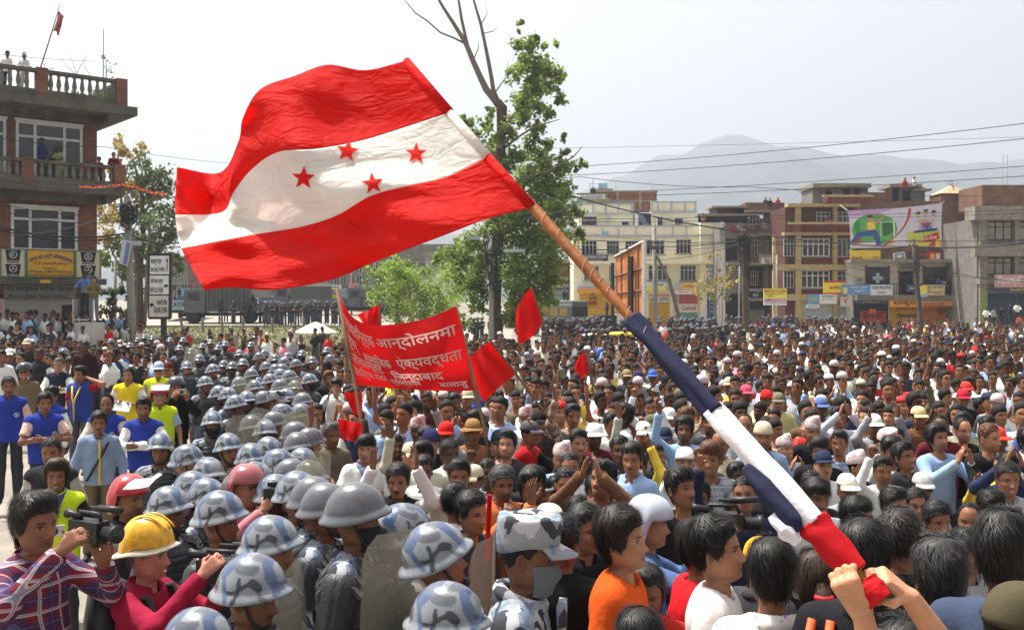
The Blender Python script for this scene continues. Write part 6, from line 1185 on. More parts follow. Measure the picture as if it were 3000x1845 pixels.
MID=[(471,1297,10,0),(545,1335,75,0),(668,1298,60,0),(622,1228,25,0),(688,1178,60,0),(668,1153,75,0),(640,1148,75,0),(622,1080,50,0),(656,1068,20,1),(680,1073,10,1),(812,1349,70,0),(868,1295,60,1),(862,1262,80,1),(905,1282,90,1),(776,1255,45,0),(800,1230,80,1),(824,1205,75,0),(838,1157,60,0),(818,1128,60,1),(863,1130,10,0),(820,1095,90,0),(846,1100,90,0),(778,1073,40,1),(805,1080,60,1),(825,1080,90,1),(757,1044,60,1),(775,1035,0,0),(804,1050,30,1),(830,1060,60,1),(844,1043,0,0),(866,1065,70,1),(884,1036,-10,0),(914,1056,40,1),(958,1026,-10,0),(966,1050,60,1),(594,1014,5,0),(640,1019,-5,0),(616,1002,0,0),(661,1008,10,0),(736,1010,-10,0),(497,996,0,0),(537,996,5,0),(489,980,0,0),(445,990,10,0),(406,996,-15,0),(422,987,20,0),(324,1000,-5,0),(188,1030,10,0),(884,1345,60,0),(745,1390,60,0),(905,1385,80,0),(700,1120,50,0),(735,1095,40,1),(712,1062,20,0),(745,1130,60,0),(770,1165,65,1),(722,1165,60,0),(790,1110,70,0),(700,1035,10,0),(585,1050,15,0),(560,1030,5,0),(525,1020,-5,0),(470,1022,0,0),(380,1012,10,0),(880,1205,70,0),(735,1330,70,0),(700,1420,75,1),(805,1430,80,0),(610,1375,60,0),(560,1420,70,0),(850,1380,75,1),(735,1240,60,1),(885,1170,60,1),(905,1110,60,0),(785,1310,70,0),(548,1072,20,0),(600,1118,40,0)]
ORD=['first','second','third','fourth','fifth','sixth','seventh','eighth','ninth','tenth','eleventh','twelfth','thirteenth','fourteenth','fifteenth','sixteenth','seventeenth','eighteenth','nineteenth','twentieth']
MID_OBJ=[]
for q,(u,v,yw,dk)in enumerate(MID):
 pose=['down','down','hold','cross','down'][q%5];flak=u in(324,)
 o=POL(u,v,yw,None if v<1330 else None,bool(dk),1,pose=pose,mask=srgb(36,38,44)if q%7==3 else None,fv=q%4,vest=srgb(84,82,66)if flak else None,vestm=FLAK if flak else None,hyaw=[0,15,-15][q%3])
 MID_OBJ.append((o,u,v,dk))
def band_labels(items,what):
 """items: (obj, u, v, text); gives each a label that says which one"""
 groups={}
 for it in items:groups.setdefault(it[3],[]).append(it)
 for t,g in groups.items():
  g.sort(key=lambda i:i[1])
  for k,it in enumerate(g):
   if len(g)==1:it[0]['label']=what%('',t)
   else:it[0]['label']=what%((ORD[k]if k<20 else '%dth'%(k+1))+' from left of the ',t)
band_labels([(o,u,v,('dark' if dk else 'camouflage')+' helmet officers '+('in the near police ranks' if v>1200 else 'in the middle police ranks' if v>1062 else 'in far ranks by the wooden post' if u>690 else 'in far ranks behind the reporters'))for o,u,v,dk in MID_OBJ],'%s%s')
H(1530,1625,3.7,yaw=82,pose='down',smat=CAMO2,hat='field',mask=srgb(104,108,112),lod=0,pitch=5,skin=SK[2],trous=srgb(110,114,124),label='officer in camouflage field cap and grey face mask, in profile at the front',group=None,fv=0)
H(808,1180,12.5,yaw=75,smat=CAMO,hat='field',lod=1,trous=srgb(96,102,118),label='officer in grey field cap in the middle of the police line')
H(98,1537,4.7,yaw=62,pose='viewR',smat=PLAID,hair='parted',lod=0,skin=SK[1],label='cameraman in red and blue plaid shirt filming at the lower left',hairc=(.02,.015,.012))
H(428,1625,5.0,yaw=80,pose='viewR',shirt=srgb(150,26,56),hair='crop',hat=None,hairc=srgb(120,110,100),lod=0,skin=srgb(186,126,104),label='cameraman in yellow climbing helmet, sun hat and crimson shirt',hyaw=4)
H(165,1395,8.2,yaw=22,pose='hold',shirt=srgb(36,34,40),vest=HIVIS,hair='long',lod=0,skin=SK[1],label='reporter in yellow high visibility jacket and purple scarf',hairc=(.05,.025,.012))
H(151,1326,9.3,yaw=12,pose='down',shirt=srgb(170,166,156),vest=srgb(44,44,50),hair='crop',lod=0,skin=SK[1],label='man in dark sleeveless jacket behind the high visibility reporter')
H(372,1462,6.7,yaw=72,pose='cam',shirt=srgb(60,56,60),hat='moto',hatc=srgb(170,16,26),lod=0,skin=SK[0],label='man in glossy red open face motorcycle helmet with raised visor')
H(290,1240,11.6,yaw=20,pose='down',shirt=srgb(130,148,172),hair='short',lod=0,skin=SK[1],fv=2,label='man in light blue grey jacket with yellow trim and shoulder strap',trous=srgb(110,96,70))
H(421,1198,12.6,yaw=15,pose='cross',shirt=WH,vest=ROYAL,hair='short',lod=0,skin=SK[1],label='young man in blue vest over white shirt with folded arms, right of the strap man')
H(313,1185,13.2,yaw=12,pose='cross',shirt=srgb(206,190,176),vest=ROYAL,hair='bald',lod=0,skin=SK[1],label='balding man in blue vest standing behind the strap man',fv=3)
H(130,1182,13.0,yaw=35,pose='cross',smat=PLAID2,sleeve='short',vest=ROYAL,hair='short',lod=0,skin=SK[1],label='man in blue vest over orange checked shirt with folded arms',fv=0)
H(152,1160,14.4,yaw=-20,pose='down',shirt=WH,vest=ROYAL,hair='short',lod=1,label='man in blue vest mostly hidden behind the orange checked shirt')
H(25,1133,14.0,yaw=28,pose='down',smat=PLAID2,vest=ROYAL,hair='crop',lod=0,skin=SK[1],fv=2,label='man in blue vest at the very left edge')
H(236,1098,16.6,yaw=-12,pose='ear',shirt=srgb(150,20,28),sleeve='short',vest=srgb(46,64,140),hair='short',lod=0,skin=SK[0],label='man in red shirt and blue yellow trimmed vest touching his ear',trous=srgb(84,84,92),fv=3)
H(376,1100,16.8,yaw=8,pose='hold',shirt=srgb(224,220,206),sleeve='short',vest=srgb(232,206,40),hair='woman',lod=0,skin=SK[3],label='woman in white dress and bright yellow vest holding papers',trous=srgb(214,208,192),fv=0,hem=.62)
H(72,1090,17.0,yaw=18,pose='down',shirt=srgb(118,102,78),hat='moto',hatc=srgb(40,40,46),lod=1,glasses=True,skin=SK[0],fv=4,label='man in dark motorcycle helmet, sunglasses and tan jacket')
H(172,1070,18.6,yaw=5,pose='cross',shirt=WH,vest=srgb(36,40,60),hair='crop',hairc=srgb(90,90,90),lod=1,label='grey haired man in navy sleeveless jacket with folded arms')
H(114,1042,21,yaw=0,shirt=WH,vest=srgb(44,46,50),hair='crop',lod=1,skin=SK[4],label='man in grey jacket over open white shirt behind the helmet man')
H(28,1042,21,yaw=10,shirt=srgb(50,60,84),hat='cap',hatc=WH,lod=1,label='man in white cap and dark blue jacket at the left edge')
H(4,1048,20,yaw=40,shirt=WH,hair='short',lod=1,label='man in white shirt cut by the left edge')
H(249,1018,23,yaw=5,pose='down',shirt=srgb(54,26,32),hair='short',lod=1,label='man in dark maroon shirt behind the ear touching man')
H(80,1010,24,yaw=10,pose='chin',shirt=srgb(60,56,56),hat='cap',hatc=BG,lod=1,label='man in beige cap holding a camera to his face')
H(465,1085,17.2,yaw=12,pose='hold',shirt=srgb(150,146,136),vest=HIVIS,hat='cap',hatc=srgb(170,190,214),lod=1,glasses=True,label='man in pale blue cap and high visibility vest behind the red helmet reporter')
H(492,1085,18.2,yaw=-10,shirt=srgb(66,60,56),hat='cap',hatc=srgb(96,40,40),lod=1,label='man in maroon cap behind the high visibility vests')
H(467,1160,13.8,yaw=25,pose='down',shirt=srgb(170,196,214),sleeve='short',vest=HIVIS,hat='moto',hatc=srgb(160,20,50),lod=0,skin=SK[3],fv=4,label='smiling reporter in small red helmet and high visibility vest')
H(513,1136,14.6,yaw=35,pose='cam',shirt=srgb(34,34,38),vest=srgb(26,26,28),hat='moto',hatc=srgb(46,46,52),lod=0,skin=SK[0],label='photographer in dark helmet and black vest taking a picture',trous=srgb(56,62,76))
H(716,1430,7.0,yaw=60,pose='cam',shirt=srgb(190,120,128),hat='moto',hatc=srgb(150,74,74),lod=0,skin=SK[3],label='photographer in dull pink helmet aiming a big lens')
def HR(u,v,d,**k):return H(u,v-.025*FPX/d,d*1.12,**k)
HR(1823,1605,3.95,yaw=70,pose='down',shirt=srgb(206,82,22),sleeve='short',hair='parted',lod=0,skin=SK[3],pitch=-6,label='man in bright orange shirt with thick tousled hair, in profile',hairc=(.022,.014,.010),collar=False,fv=6,fat=1.05)
HR(1645,1611,4.5,yaw=150,pose='down',shirt=srgb(22,22,24),sleeve='short',hair='crop',lod=0,skin=SK[1],label='man in black tee seen from behind between field cap officer and orange shirt',collar=False,hairc=(.016,.014,.014))
HR(1893,1746,4.1,yaw=-8,pose='down',shirt=srgb(176,44,36),hair='woman',lod=0,skin=SK[2],pitch=10,label='worried woman with centre parted hair and red dot at the bottom',collar=False,hairc=(.02,.015,.013),fv=6)
HR(1873,1925,3.05,yaw=185,pose='down',shirt=GY,hair='short',lod=0,label='dark head cut by the bottom edge below the worried woman')
HR(2104,1637,3.75,yaw=74,pose='down',shirt=srgb(214,210,206),sleeve='short',hair='short',lod=0,skin=SK[3],fv=5,pitch=-8,label='young man in white tee shouting with open mouth',collar=False)
HR(2046,1628,4.3,yaw=95,pose='down',shirt=srgb(190,24,32),sleeve='short',hair='short',lod=0,skin=SK[0],label='man in red tee partly hidden behind the shouting man',collar=False)
HR(2263,1714,3.45,yaw=172,pose='down',smat=DOTS,hair='short',lod=0,skin=SK[0],label='boy in ring patterned pale shirt seen from behind')
HR(2395,1731,3.7,yaw=175,pose='down',shirt=srgb(60,56,56),hair='woman',lod=0,skin=SK[3],hairc=(.045,.022,.013),label='woman with brown ponytail tied by a red band')
HR(2531,1670,3.2,yaw=158,pose='down',shirt=srgb(28,28,32),hair='short',lod=0,skin=SK[0],label='person with glossy black hair and dark jacket behind the flag bearer hands')
HR(2637,1605,3.9,yaw=165,pose='down',shirt=srgb(30,30,32),hair='crop',lod=0,skin=SK[0],hairc=(.03,.02,.016),label='man with short brownish hair seen from behind, right of the hands')
HR(2756,1724,3.2,yaw=172,pose='down',shirt=srgb(130,146,170),hair='short',lod=0,skin=SK[0],hairc=srgb(60,58,58),label='man with greying straight hair and blue grey shirt seen from behind')
HR(2940,1657,2.95,yaw=150,pose='down',shirt=srgb(60,70,92),hair='short',lod=0,skin=SK[2],label='large dark haired head at the right edge above the olive cap')
HR(2985,1905,2.3,yaw=120,pose='down',shirt=srgb(206,160,160),hat='cap',hatc=srgb(76,70,52),lod=0,skin=SK[0],label='person in olive cap at the bottom right corner')
HR(2227,1669,4.6,yaw=130,pose='down',shirt=srgb(60,60,64),hat='cap',hatc=srgb(214,160,40),lod=1,label='person in mustard yellow cap behind the ring patterned shirt')
HR(1893,1552,5.0,yaw=85,pose='viewR',shirt=srgb(80,100,140),hat='moto',hatc=srgb(176,182,196),lod=0,skin=SK[3],label='cameraman in silver grey helmet behind the orange shirt')
HR(1378,1519,5.6,yaw=48,shirt=srgb(60,60,66),hair='short',lod=0,skin=SK[0],label='young man looking sideways behind the pushed back helmet')
HR(1330,1487,6.0,yaw=150,shirt=srgb(200,196,190),hair='crop',lod=0,label='close cropped head seen from behind above the raised shield')
HR(1608,1554,5.6,yaw=40,pose='raise',shirt=srgb(206,120,60),hat='cap',hatc=srgb(226,220,196),lod=0,label='man in cream cap with red emblem raising an open hand')
HR(1708,1568,5.0,yaw=40,shirt=BK,hair='short',lod=0,skin=SK[0],label='young man in black half hidden behind the orange shirted man')
HR(1632,1451,7.3,yaw=5,shirt=srgb(190,180,170),hair='short',lod=0,skin=SK[2],label='serious man facing forward above the field cap')
HR(1745,1446,7.2,yaw=50,pose='clap',shirt=srgb(196,186,176),hair='crop',lod=0,skin=SK[0],label='clapping man with moustache in three quarter view above the orange shirt')
HR(1585,1458,7.2,yaw=35,shirt=srgb(210,206,200),hair='parted',lod=1,label='man with white headband in front rows',skin=SK[1])
HR(1693,1522,6.0,yaw=70,shirt=GY,hair='bald',lod=0,skin=SK[3],label='balding man behind the black tee')
HR(2155,1505,6.7,yaw=20,pose='chin',shirt=srgb(150,154,160),hair='short',lod=0,skin=SK[2],label='man in grey shirt with hand at his chin beside the white cloth')
HR(2045,1470,6.5,yaw=-10,shirt=YE,hair='short',lod=0,fv=4,skin=SK[1],label='laughing man in front of the silver helmet cameraman')
HR(2095,1442,7.6,yaw=-5,shirt=srgb(220,200,150),hair='parted',lod=0,fv=4,skin=SK[0],label='smiling youth in pale yellow shirt beside the laughing man')
HR(2391,1471,6.3,yaw=10,shirt=WH,hair='fringe',lod=0,fv=4,skin=SK[1],label='smiling man with fringe right of the red end of the flag cloth')
HR(2481,1446,7.2,yaw=5,shirt=GY,hat='cap',hatc=srgb(226,220,204),lod=0,skin=SK[2],label='man in off white cap right of the rolled white cloth')
HR(2616,1492,6.5,yaw=30,shirt=WH,hair='short',lod=0,skin=SK[1],label='man with thick eyebrows below the striped cap')
HR(2507,1533,5.7,yaw=55,shirt=BK,hair='parted',lod=0,skin=SK[0],label='young man glancing right in front of the white capped man')
HR(2701,1440,7.5,yaw=0,shirt=srgb(200,200,200),hat='cap',hatc=srgb(190,186,186),glasses=True,lod=0,fv=2,skin=SK[2],label='man with moustache, sunglasses and striped grey cap')
HR(2682,1487,7.0,yaw=-5,shirt=GY,hair='woman',glasses=True,lod=0,skin=SK[0],label='woman in sunglasses at the right front')
HR(2744,1540,5.9,yaw=5,shirt=srgb(90,90,96),hair='short',lod=0,skin=SK[1],label='round faced man squinting in the right front rows')
HR(2902,1500,6.5,yaw=25,shirt=WH,hair='fringe',lod=0,skin=SK[0],label='bare necked youth near the right edge')
HR(2830,1633,5.0,yaw=30,shirt=GY,hair='fringe',lod=0,skin=SK[0],label='young man with fringe looking left beside the large dark head')
H(1166,1412,None,yaw=0,pose='both',shirt=srgb(222,214,212),vest=srgb(26,26,30),hair='short',lod=0,fv=2,skin=SK[1],label='moustached man in black waistcoat clapping with both arms raised')
H(1072,1315,None,yaw=5,pose='cross',shirt=WH,hair='fringe',lod=0,skin=SK[3],label='youth in white shirt with colourful neck scarf and folded arms')
H(970,1276,None,yaw=35,pose='raise',shirt=srgb(116,106,88),sleeve='short',hair='short',hairc=srgb(100,98,96),lod=0,skin=SK[1],label='grey haired man in olive shirt raising his open hand beside the police')
H(1224,1262,None,yaw=0,pose='raise2',shirt=GY,hat='topi',lod=0,fv=4,skin=SK[4],label='smiling man in pink patterned cap waving below the red banner')
H(1237,1340,None,yaw=10,pose='raise',shirt=srgb(196,188,166),hair='long',lod=0,fv=4,skin=SK[2],label='grinning curly haired man in beige shirt with raised arm')
H(1307,1275,None,yaw=-10,shirt=GY,hat='cap',hatc=srgb(206,40,36),lod=0,label='man in bright red cap in the crowd below the banner')
H(1262,1300,None,yaw=10,shirt=BK,hat='beanie',hatc=srgb(44,44,84),lod=0,fv=5,skin=SK[3],label='open mouthed youth in navy knit hat')
H(1385,1268,None,yaw=15,shirt=srgb(150,110,80),hat='bucket',hatc=srgb(150,116,70),lod=0,label='man in brown felt hat below the banner pole')
H(1463,1302,None,yaw=20,shirt=BK,hat='cap',hatc=srgb(40,44,58),lod=0,skin=SK[3],label='man in navy lettered cap and black polo shirt')
H(1345,1395,None,yaw=5,pose='down',shirt=srgb(196,184,164),hair='short',lod=0,skin=SK[1],label='man in beige jacket looking down')
H(1315,1330,None,yaw=30,shirt=WH,hair='crop',lod=0,skin=SK[4],label='dark skinned boy in white collar shirt')
H(1470,1420,None,yaw=20,pose='chin',shirt=srgb(190,110,60),hair='short',hairc=srgb(80,80,80),lod=0,skin=SK[1],label='grey templed man biting his fingers')
H(1885,1275,None,yaw=5,pose='raise',shirt=srgb(190,186,172),hat='cap',hatc=srgb(220,220,206),lod=0,skin=SK[1],label='man in cream cap with round red badge and grey waistcoat')
H(1740,1280,None,yaw=10,shirt=MR,hat='cap',hatc=srgb(230,228,232),lod=0,label='man in bright white cap in the middle of the crowd')
H(1960,1230,None,yaw=-30,shirt=WH,hat='cap',hatc=srgb(226,224,226),lod=1,label='man in white cap turned away beside the rolled cloth')
H(1580,1240,None,yaw=30,shirt=srgb(70,64,60),hat='cap',hatc=srgb(34,32,34),lod=1,pose='down',label='man in black cap looking left of the raised arm')
H(1550,1272,None,yaw=60,shirt=RD,hat='cap',hatc=srgb(90,88,98),lod=1,label='man in grey cap and red shirt');H(1540,1228,None,yaw=0,shirt=WH,hat='topi',lod=1,label='man in pink patterned cap left of the black cap')
H(1620,1200,None,yaw=-5,pose='raise',shirt=srgb(130,140,160),hair='short',lod=1,label='man with long bare arm raised in front of the poplar');H(1905,1195,None,yaw=-5,pose='fist',shirt=WH,hair='short',lod=1,label='man in white shirt with arm stretched straight up')
H(2280,1180,None,yaw=-10,shirt=srgb(206,196,130),hat='cap',hatc=srgb(120,116,96),lod=1,label='man in olive cap and yellow shirt right of the dark cloth');H(2245,1172,None,yaw=0,pose='clap',shirt=BG,hat='beanie',hatc=srgb(200,40,36),lod=1,label='clapping man in red knit hat right of the dark cloth')
H(2185,1155,None,yaw=15,shirt=WH,hat='cap',hatc=srgb(210,80,110),lod=1,label='man in pink cap beside the dark cloth');H(2135,1130,None,yaw=-10,shirt=srgb(206,200,190),hat='cap',hatc=BG,lod=1,label='man in beige cap and pale checked shirt beside the dark cloth')
H(2660,1180,None,yaw=10,pose='raise2',shirt=OL,hat='beanie',hatc=srgb(190,40,40),lod=1,label='man in red knit hat in the right crowd');H(2830,1145,None,yaw=-5,shirt=GY,hat='cap',hatc=srgb(206,60,50),lod=1,label='man in red cap in the right crowd');H(2820,1170,None,yaw=-5,shirt=BK,hat='cap',hatc=srgb(190,40,60),lod=1,label='man in crimson cap just below the other red cap')
H(2690,1225,None,yaw=5,shirt=BR,hat='cap',hatc=srgb(210,186,140),lod=1,label='man in tan cap in the right middle rows');H(2915,1290,None,yaw=40,shirt=GY,hat='cap',hatc=srgb(214,72,56),lod=1,label='man in orange red cap near the right edge');H(2590,1300,None,yaw=20,shirt=WH,hat='topi',lod=1,label='man in pink patterned cap in the right front rows',pitch=10);H(2380,1265,None,yaw=0,shirt=BK,hat='topi',lod=1,label='man in pale patterned cap below the blue cap')
H(2405,1195,None,yaw=10,pose='raise',shirt=LB_,hat='cap',hatc=srgb(96,116,170),lod=1,label='man in blue cap with bent raised arm');H(2455,1225,None,yaw=0,pose='claphigh',shirt=srgb(200,200,214),hair='short',lod=1,label='man with palms joined high over the right crowd');H(2560,1250,None,yaw=5,pose='both',shirt=GY,hat='cap',hatc=WH,lod=1,label='man in white cap with both arms up in the right crowd');H(2820,1245,None,yaw=-35,pose='down',shirt=srgb(150,146,130),hair='fringe',lod=0,pitch=-16,skin=SK[3],label='youth with closed eyes lifting his face to the sun');H(2960,1375,None,yaw=-20,pose='claphigh',shirt=NV,hair='short',lod=0,label='man with hands clasped high at the right edge');H(2950,1405,None,yaw=-5,shirt=srgb(160,160,160),hair='crop',lod=0,skin=SK[1],label='man with cropped hair at the right edge below the clasped hands')
H(1870,1110,None,yaw=10,shirt=GY,hat='cap',hatc=srgb(46,50,84),lod=1,label='man in navy cap left of the dark cloth');H(1836,1105,None,yaw=10,shirt=srgb(70,72,66),hat='cap',hatc=srgb(150,130,96),lod=1,label='man in khaki cap beside the navy cap');H(1912,1105,None,yaw=-5,shirt=WH,hat='cap',hatc=srgb(70,110,190),lod=1,label='man in sky blue cap left of the dark cloth');H(1762,1102,None,yaw=0,shirt=srgb(196,176,100),hair='short',lod=1,label='man with glasses in yellow shirt right of the small red flag',glasses=False);H(1330,1180,None,yaw=35,pose='down',shirt=srgb(60,56,44),hair='short',lod=1,label='young man in dark olive jacket right below the banner');H(1370,1168,None,yaw=10,shirt=BK,hat='cap',hatc=BG,lod=1,label='man in beige cap beside the right banner pole')
H(985,1132,None,yaw=0,pose='clap',shirt=WH,hair='fringe',lod=1,skin=SK[3],label='youth with bob haircut in white shirt at the crowd edge');H(962,1110,None,yaw=25,shirt=BK,hair='long',hairc=srgb(120,66,30),lod=1,label='youth with dyed orange hair at the crowd edge');H(893,1085,None,yaw=0,pose='down',shirt=MR,hair='short',lod=1,mask=srgb(150,176,200),label='man in maroon and white jersey with pale blue mask');H(992,1070,None,yaw=0,shirt=WH,hair='short',lod=1,label='man in white shirt standing out behind the maroon jersey');H(925,1215,None,yaw=35,shirt=WH,hair='short',lod=1,fv=2,label='man in white shirt beside the translucent shields')
def UP(u,v,d,yaw,pose,lab,**k):
 z=CAMZ-(v-V0)/FPX*d;s=k.pop('s',1.0);return person(u,v,yaw=yaw,pose=pose,loc=((u-U0)/FPX*d,d,z-1.56*s),h=1.66*s,lod=1,label=lab,**k)
UP(22,160,40.0,10,'rest','man in dark cap and white shirt leaning on the roof balustrade',shirt=WH,hat='cap',hatc=srgb(40,36,36));UP(72,165,40.3,5,'rest','man in white cloth cap leaning on the roof balustrade',shirt=srgb(216,218,222),hat='whitetopi',hatc=WH,trous=srgb(200,200,196),pitch=10)
UP(122,414,41.0,5,'down','man in blue sleeveless shirt standing on the balcony',shirt=srgb(40,60,120),sleeve='none',collar=False);UP(172,438,41.2,-15,'rest','woman in pale green dress beside the blue shirt on the balcony',shirt=srgb(170,190,130),trous=srgb(150,170,110),hair='woman',sleeve='short',s=.92);UP(290,468,41.6,-10,'rest','child in red shirt on the balcony corner',shirt=srgb(150,24,34),s=.84,hair='fringe');UP(333,455,42.0,30,'chin','woman in maroon dress at the balcony corner',shirt=srgb(120,24,44),trous=srgb(110,24,40),hair='woman',s=.9)
UP(249,805,38.5,-10,'rest','man in blue shirt sitting up high beside the signboard',shirt=srgb(90,124,176));UP(275,820,38.0,15,'rest','youth in olive shirt perched on the white kiosk',shirt=srgb(110,104,60),trous=srgb(110,116,124))
o=empty('roadside_kiosk',(W(262,985,38.4).x,38.4,0),R(-20),'small white metal kiosk on which two men sit','kiosk');mb=MB();mb.box(-.45,.45,-.3,.3,0,2.1);mb.build('box',paint((206,204,198)),o);mb=MB();[mb.tube([(x,-.32,0),(x,-.32,3.0)],.025,5)for x in(-.48,.48)];mb.tube([(-.48,-.32,2.2),(.48,-.32,2.2)],.025,5);mb.build('rail',paint((206,204,198)),o)
for u,v,d,c,lab in((2417,572,90.5,WH,'person in white on the bay building roof terrace'),(2446,580,90.5,srgb(150,60,110),'person in purple on the bay building roof terrace'),(2431,640,90.2,srgb(190,60,110),'woman in pink dress on the bay building balcony'),(2652,525,91.5,RD,'person in red sitting on the topmost slab'),(2679,522,91.5,WH,'person in white sitting on the topmost slab'),(2243,582,98,MR,'person in maroon on the weathered house roof'),(2279,582,98,RD,'person in red jacket on the weathered house roof'),(2256,584,98.2,BK,'person in black on the weathered house roof'),(2098,618,97,BL,'person in blue shirt at the weathered house roof room'),(2060,628,97,srgb(216,150,140),'person in pale pink on the terrace edge'),(2115,646,97,WH,'person in white on the lower terrace left'),(2166,652,96.8,WH,'person in white on the weathered house balcony'),(2146,660,96.8,RD,'person in red on the weathered house balcony'),(2240,650,96.8,YE,'person in yellow on the weathered house balcony'),(2224,652,96.8,BK,'person in dark clothes on the weathered house balcony'),(1666,572,117,GY,'person in grey on the far left roof parapet'),(2728,816,89,BK,'leftmost dark clothed youth on the clinic balcony'),(2749,814,89,BL,'youth in blue on the clinic balcony'),(2765,819,89,GY,'youth in grey leaning on the clinic balcony'),(2785,815,88.9,NV,'youth in navy and white with folded arms on the clinic balcony'),(2803,819,88.9,BR,'youth in brown on the clinic balcony'),(2825,811,88.9,srgb(50,40,56),'youth in dark purple on the clinic balcony'),(2851,821,88.9,srgb(210,100,80),'youth in salmon shirt on the clinic balcony'),(2890,905,81,WH,'person in white seated at the concrete shop step'),(2912,905,81,GY,'person in grey seated at the concrete shop step'),(2934,903,81,BK,'person in black seated at the concrete shop step'),(2960,893,81.4,NV,'youth in navy tee at the concrete shop'),(2980,890,81.4,WH,'youth in white tee at the concrete shop'),(2988,925,80,srgb(190,90,60),'person in orange check before the concrete shop')):
 UP(u,v,d+(.9 if d<91 and d>90 else .6 if 96<d<98.1 else 0),random.choice([-20,0,15]),random.choice(['down','cross','rest']),lab,shirt=c,s=.93,legs=d<89.5)
# worn and carried things
def who(t):return next(p for p in PEOPLE if t in p['o'].get('label',''))
def hpart(t,name,VF,m,color=None,smooth=True,off=None):
 p=who(t);me=VF.mesh(name,m,smooth)if isinstance(VF,MB)else mesh_np(name,VF[0],VF[1],smooth,[m]);c=obj(name,me,p['o'],color=color);c.matrix_local=p['HM']@(off or Matrix());return c
def bpart(t,name,mb,m,color=None,smooth=True):return obj(name,mb.mesh(name,m,smooth),who(t)['o'],color=color)
YH=mat('yellow_helmet_shell',srgb(226,172,30),rough=.3,spec=.5,var=.35,scale=26,coat=.4)
V,F=dome(.052,.042,.196,48,14,lambda p:-.055*smooth01((-np.cos(p)+.1)/1.0));V[:,1]+=.004
h_=hpart('yellow climbing','climbing_helmet',(V,F),YH)
mb=MB()
for x in(-.045,0,.045):mb.tube([(x,-.105+.05*t+.0*t,0)if False else(x*(1-.0*t),-.115+.23*t,.095+.103*math.sin(math.pi*(.12+.80*t)))for t in np.linspace(0,1,14)],.005,5)
obj('ridge',mb.mesh('ridge',YH,True),h_)
n=40;ph=np.arange(n)/n*2*np.pi;b=head_pt(ph,np.full(n,.055));b[:,:2]*=1.12;b[:,2]=.055-.03*smooth01((-np.cos(ph))/1.0);o1=b.copy();o1[:,:2]*=1.62;o1[:,2]-=.028-.03*np.cos(ph)**2*(np.cos(ph)>0);V,F=ringmesh([b,(b+o1)/2+[0,0,.006],o1,o1-[0,0,.006],b-[0,0,.008]]);hpart('yellow climbing','sun_hat_brim',(V,F),CLOTH,srgb(188,180,160))
for t,c in(('glossy red open',.9),('small red helmet',.6)):
 n=17;a=np.linspace(-1.2,1.2,n);V=np.concatenate([np.stack([.125*np.sin(a),.01-.142*np.cos(a)-dy,np.full(n,z)],1)for z,dy in((.085,.004),(.13,.05),(.16,.10))]);hpart(t,'visor',(V,[[i*n+j,i*n+j+1,(i+1)*n+j+1,(i+1)*n+j]for i in range(2)for j in range(n-1)]),mat('clear_visor',(.7,.72,.72),rough=.12,spec=.6,var=0,trans=.5))
def scarf(t,c,m=None):mb=MB();mb.tube([(.075*math.sin(a),.005-.075*math.cos(a),1.415-.03*math.cos(a))for a in np.linspace(0,2*math.pi,20)],.026,7,cap=False);mb.prism([(-.06,1.40),(.06,1.40),(.0,1.25)],-.155,-.125);bpart(t,'scarf',mb,m or CLOTH,c)
scarf('purple scarf',srgb(84,70,130));scarf('colourful neck scarf',srgb(120,130,150),pattern_mat('scarf_cloth','camo',[srgb(90,130,140),srgb(200,120,160),srgb(150,90,150)]));scarf('field cap and grey',srgb(120,124,134),CAMO2)
mb=MB();mb.tube([(.12,-.02,1.385),(.07,-.115,1.28),(-.03,-.132,1.10),(-.13,-.10,.92)],.015,6);bpart('shoulder strap','shoulder_strap',mb,STRAP)
mb=MB();mb.tube([(.012,-.10,1.37),(.012,-.128,1.25),(.012,-.128,1.1),(.012,-.134,.88)],.013,5);bpart('shoulder strap','yellow_trim',mb,paint((214,178,50)),smooth=False)
mb=MB();mb.tube([(-.075,-.10,1.39),(-.03,-.165,1.22),(0,-.172,1.12),(0,-.165,.84)],.014,5);mb.tube([(.075,-.10,1.39),(.03,-.165,1.22),(0,-.172,1.12)],.014,5);bpart('touching his ear','yellow_trim',mb,paint((214,184,60)))
for t in('orange checked shirt with','very left edge','right of the strap man','balding man in blue'):
 mb=MB();mb.lathe([(.030,0),(.030,.004),(.022,.004),(.022,0)],16,cap=False);mb.V=[(.09+x,-.155-z,1.20+y)for x,y,z in mb.V];mb.lathe([(.010,0),(.010,.004)],8);k=16;mb.V[-k:]=[(.09+x,-.155-z,1.20+y)for x,y,z in mb.V[-k:]];bpart(t,'vest_emblem',mb,paint((206,212,224)))
mb=MB();mb.tube([(0,.10,.02),(0,.135,-.03),(0,.125,-.14),(.01,.115,-.24)],[.03,.036,.032,.008],9);hpart('brown ponytail','ponytail',mb,HAIR,(.045,.022,.013));mb=MB();mb.tube([(.03*math.cos(a),.132+.03*math.sin(a),-.02)for a in np.linspace(0,6.28,12)],.012,6,cap=False);hpart('brown ponytail','hair_tie',mb,paint((190,24,40)))
mb=MB();mb.lathe([(.004,0),(.003,.002)],10);mb.V=[(x,-.0955-z,.034+y)for x,y,z in mb.V];hpart('worried woman','forehead_dot',mb,paint((150,20,24)))
mb=MB()
for q,x in enumerate((-.16,-.10,.10,.16)):mb.tube([(x,.10,1.38),(x*1.15,.155,1.25),(x*1.2,.16,1.0)],.016,5)
bpart('glossy black hair and dark jacket','orange_stripe',mb,paint((206,92,40)))
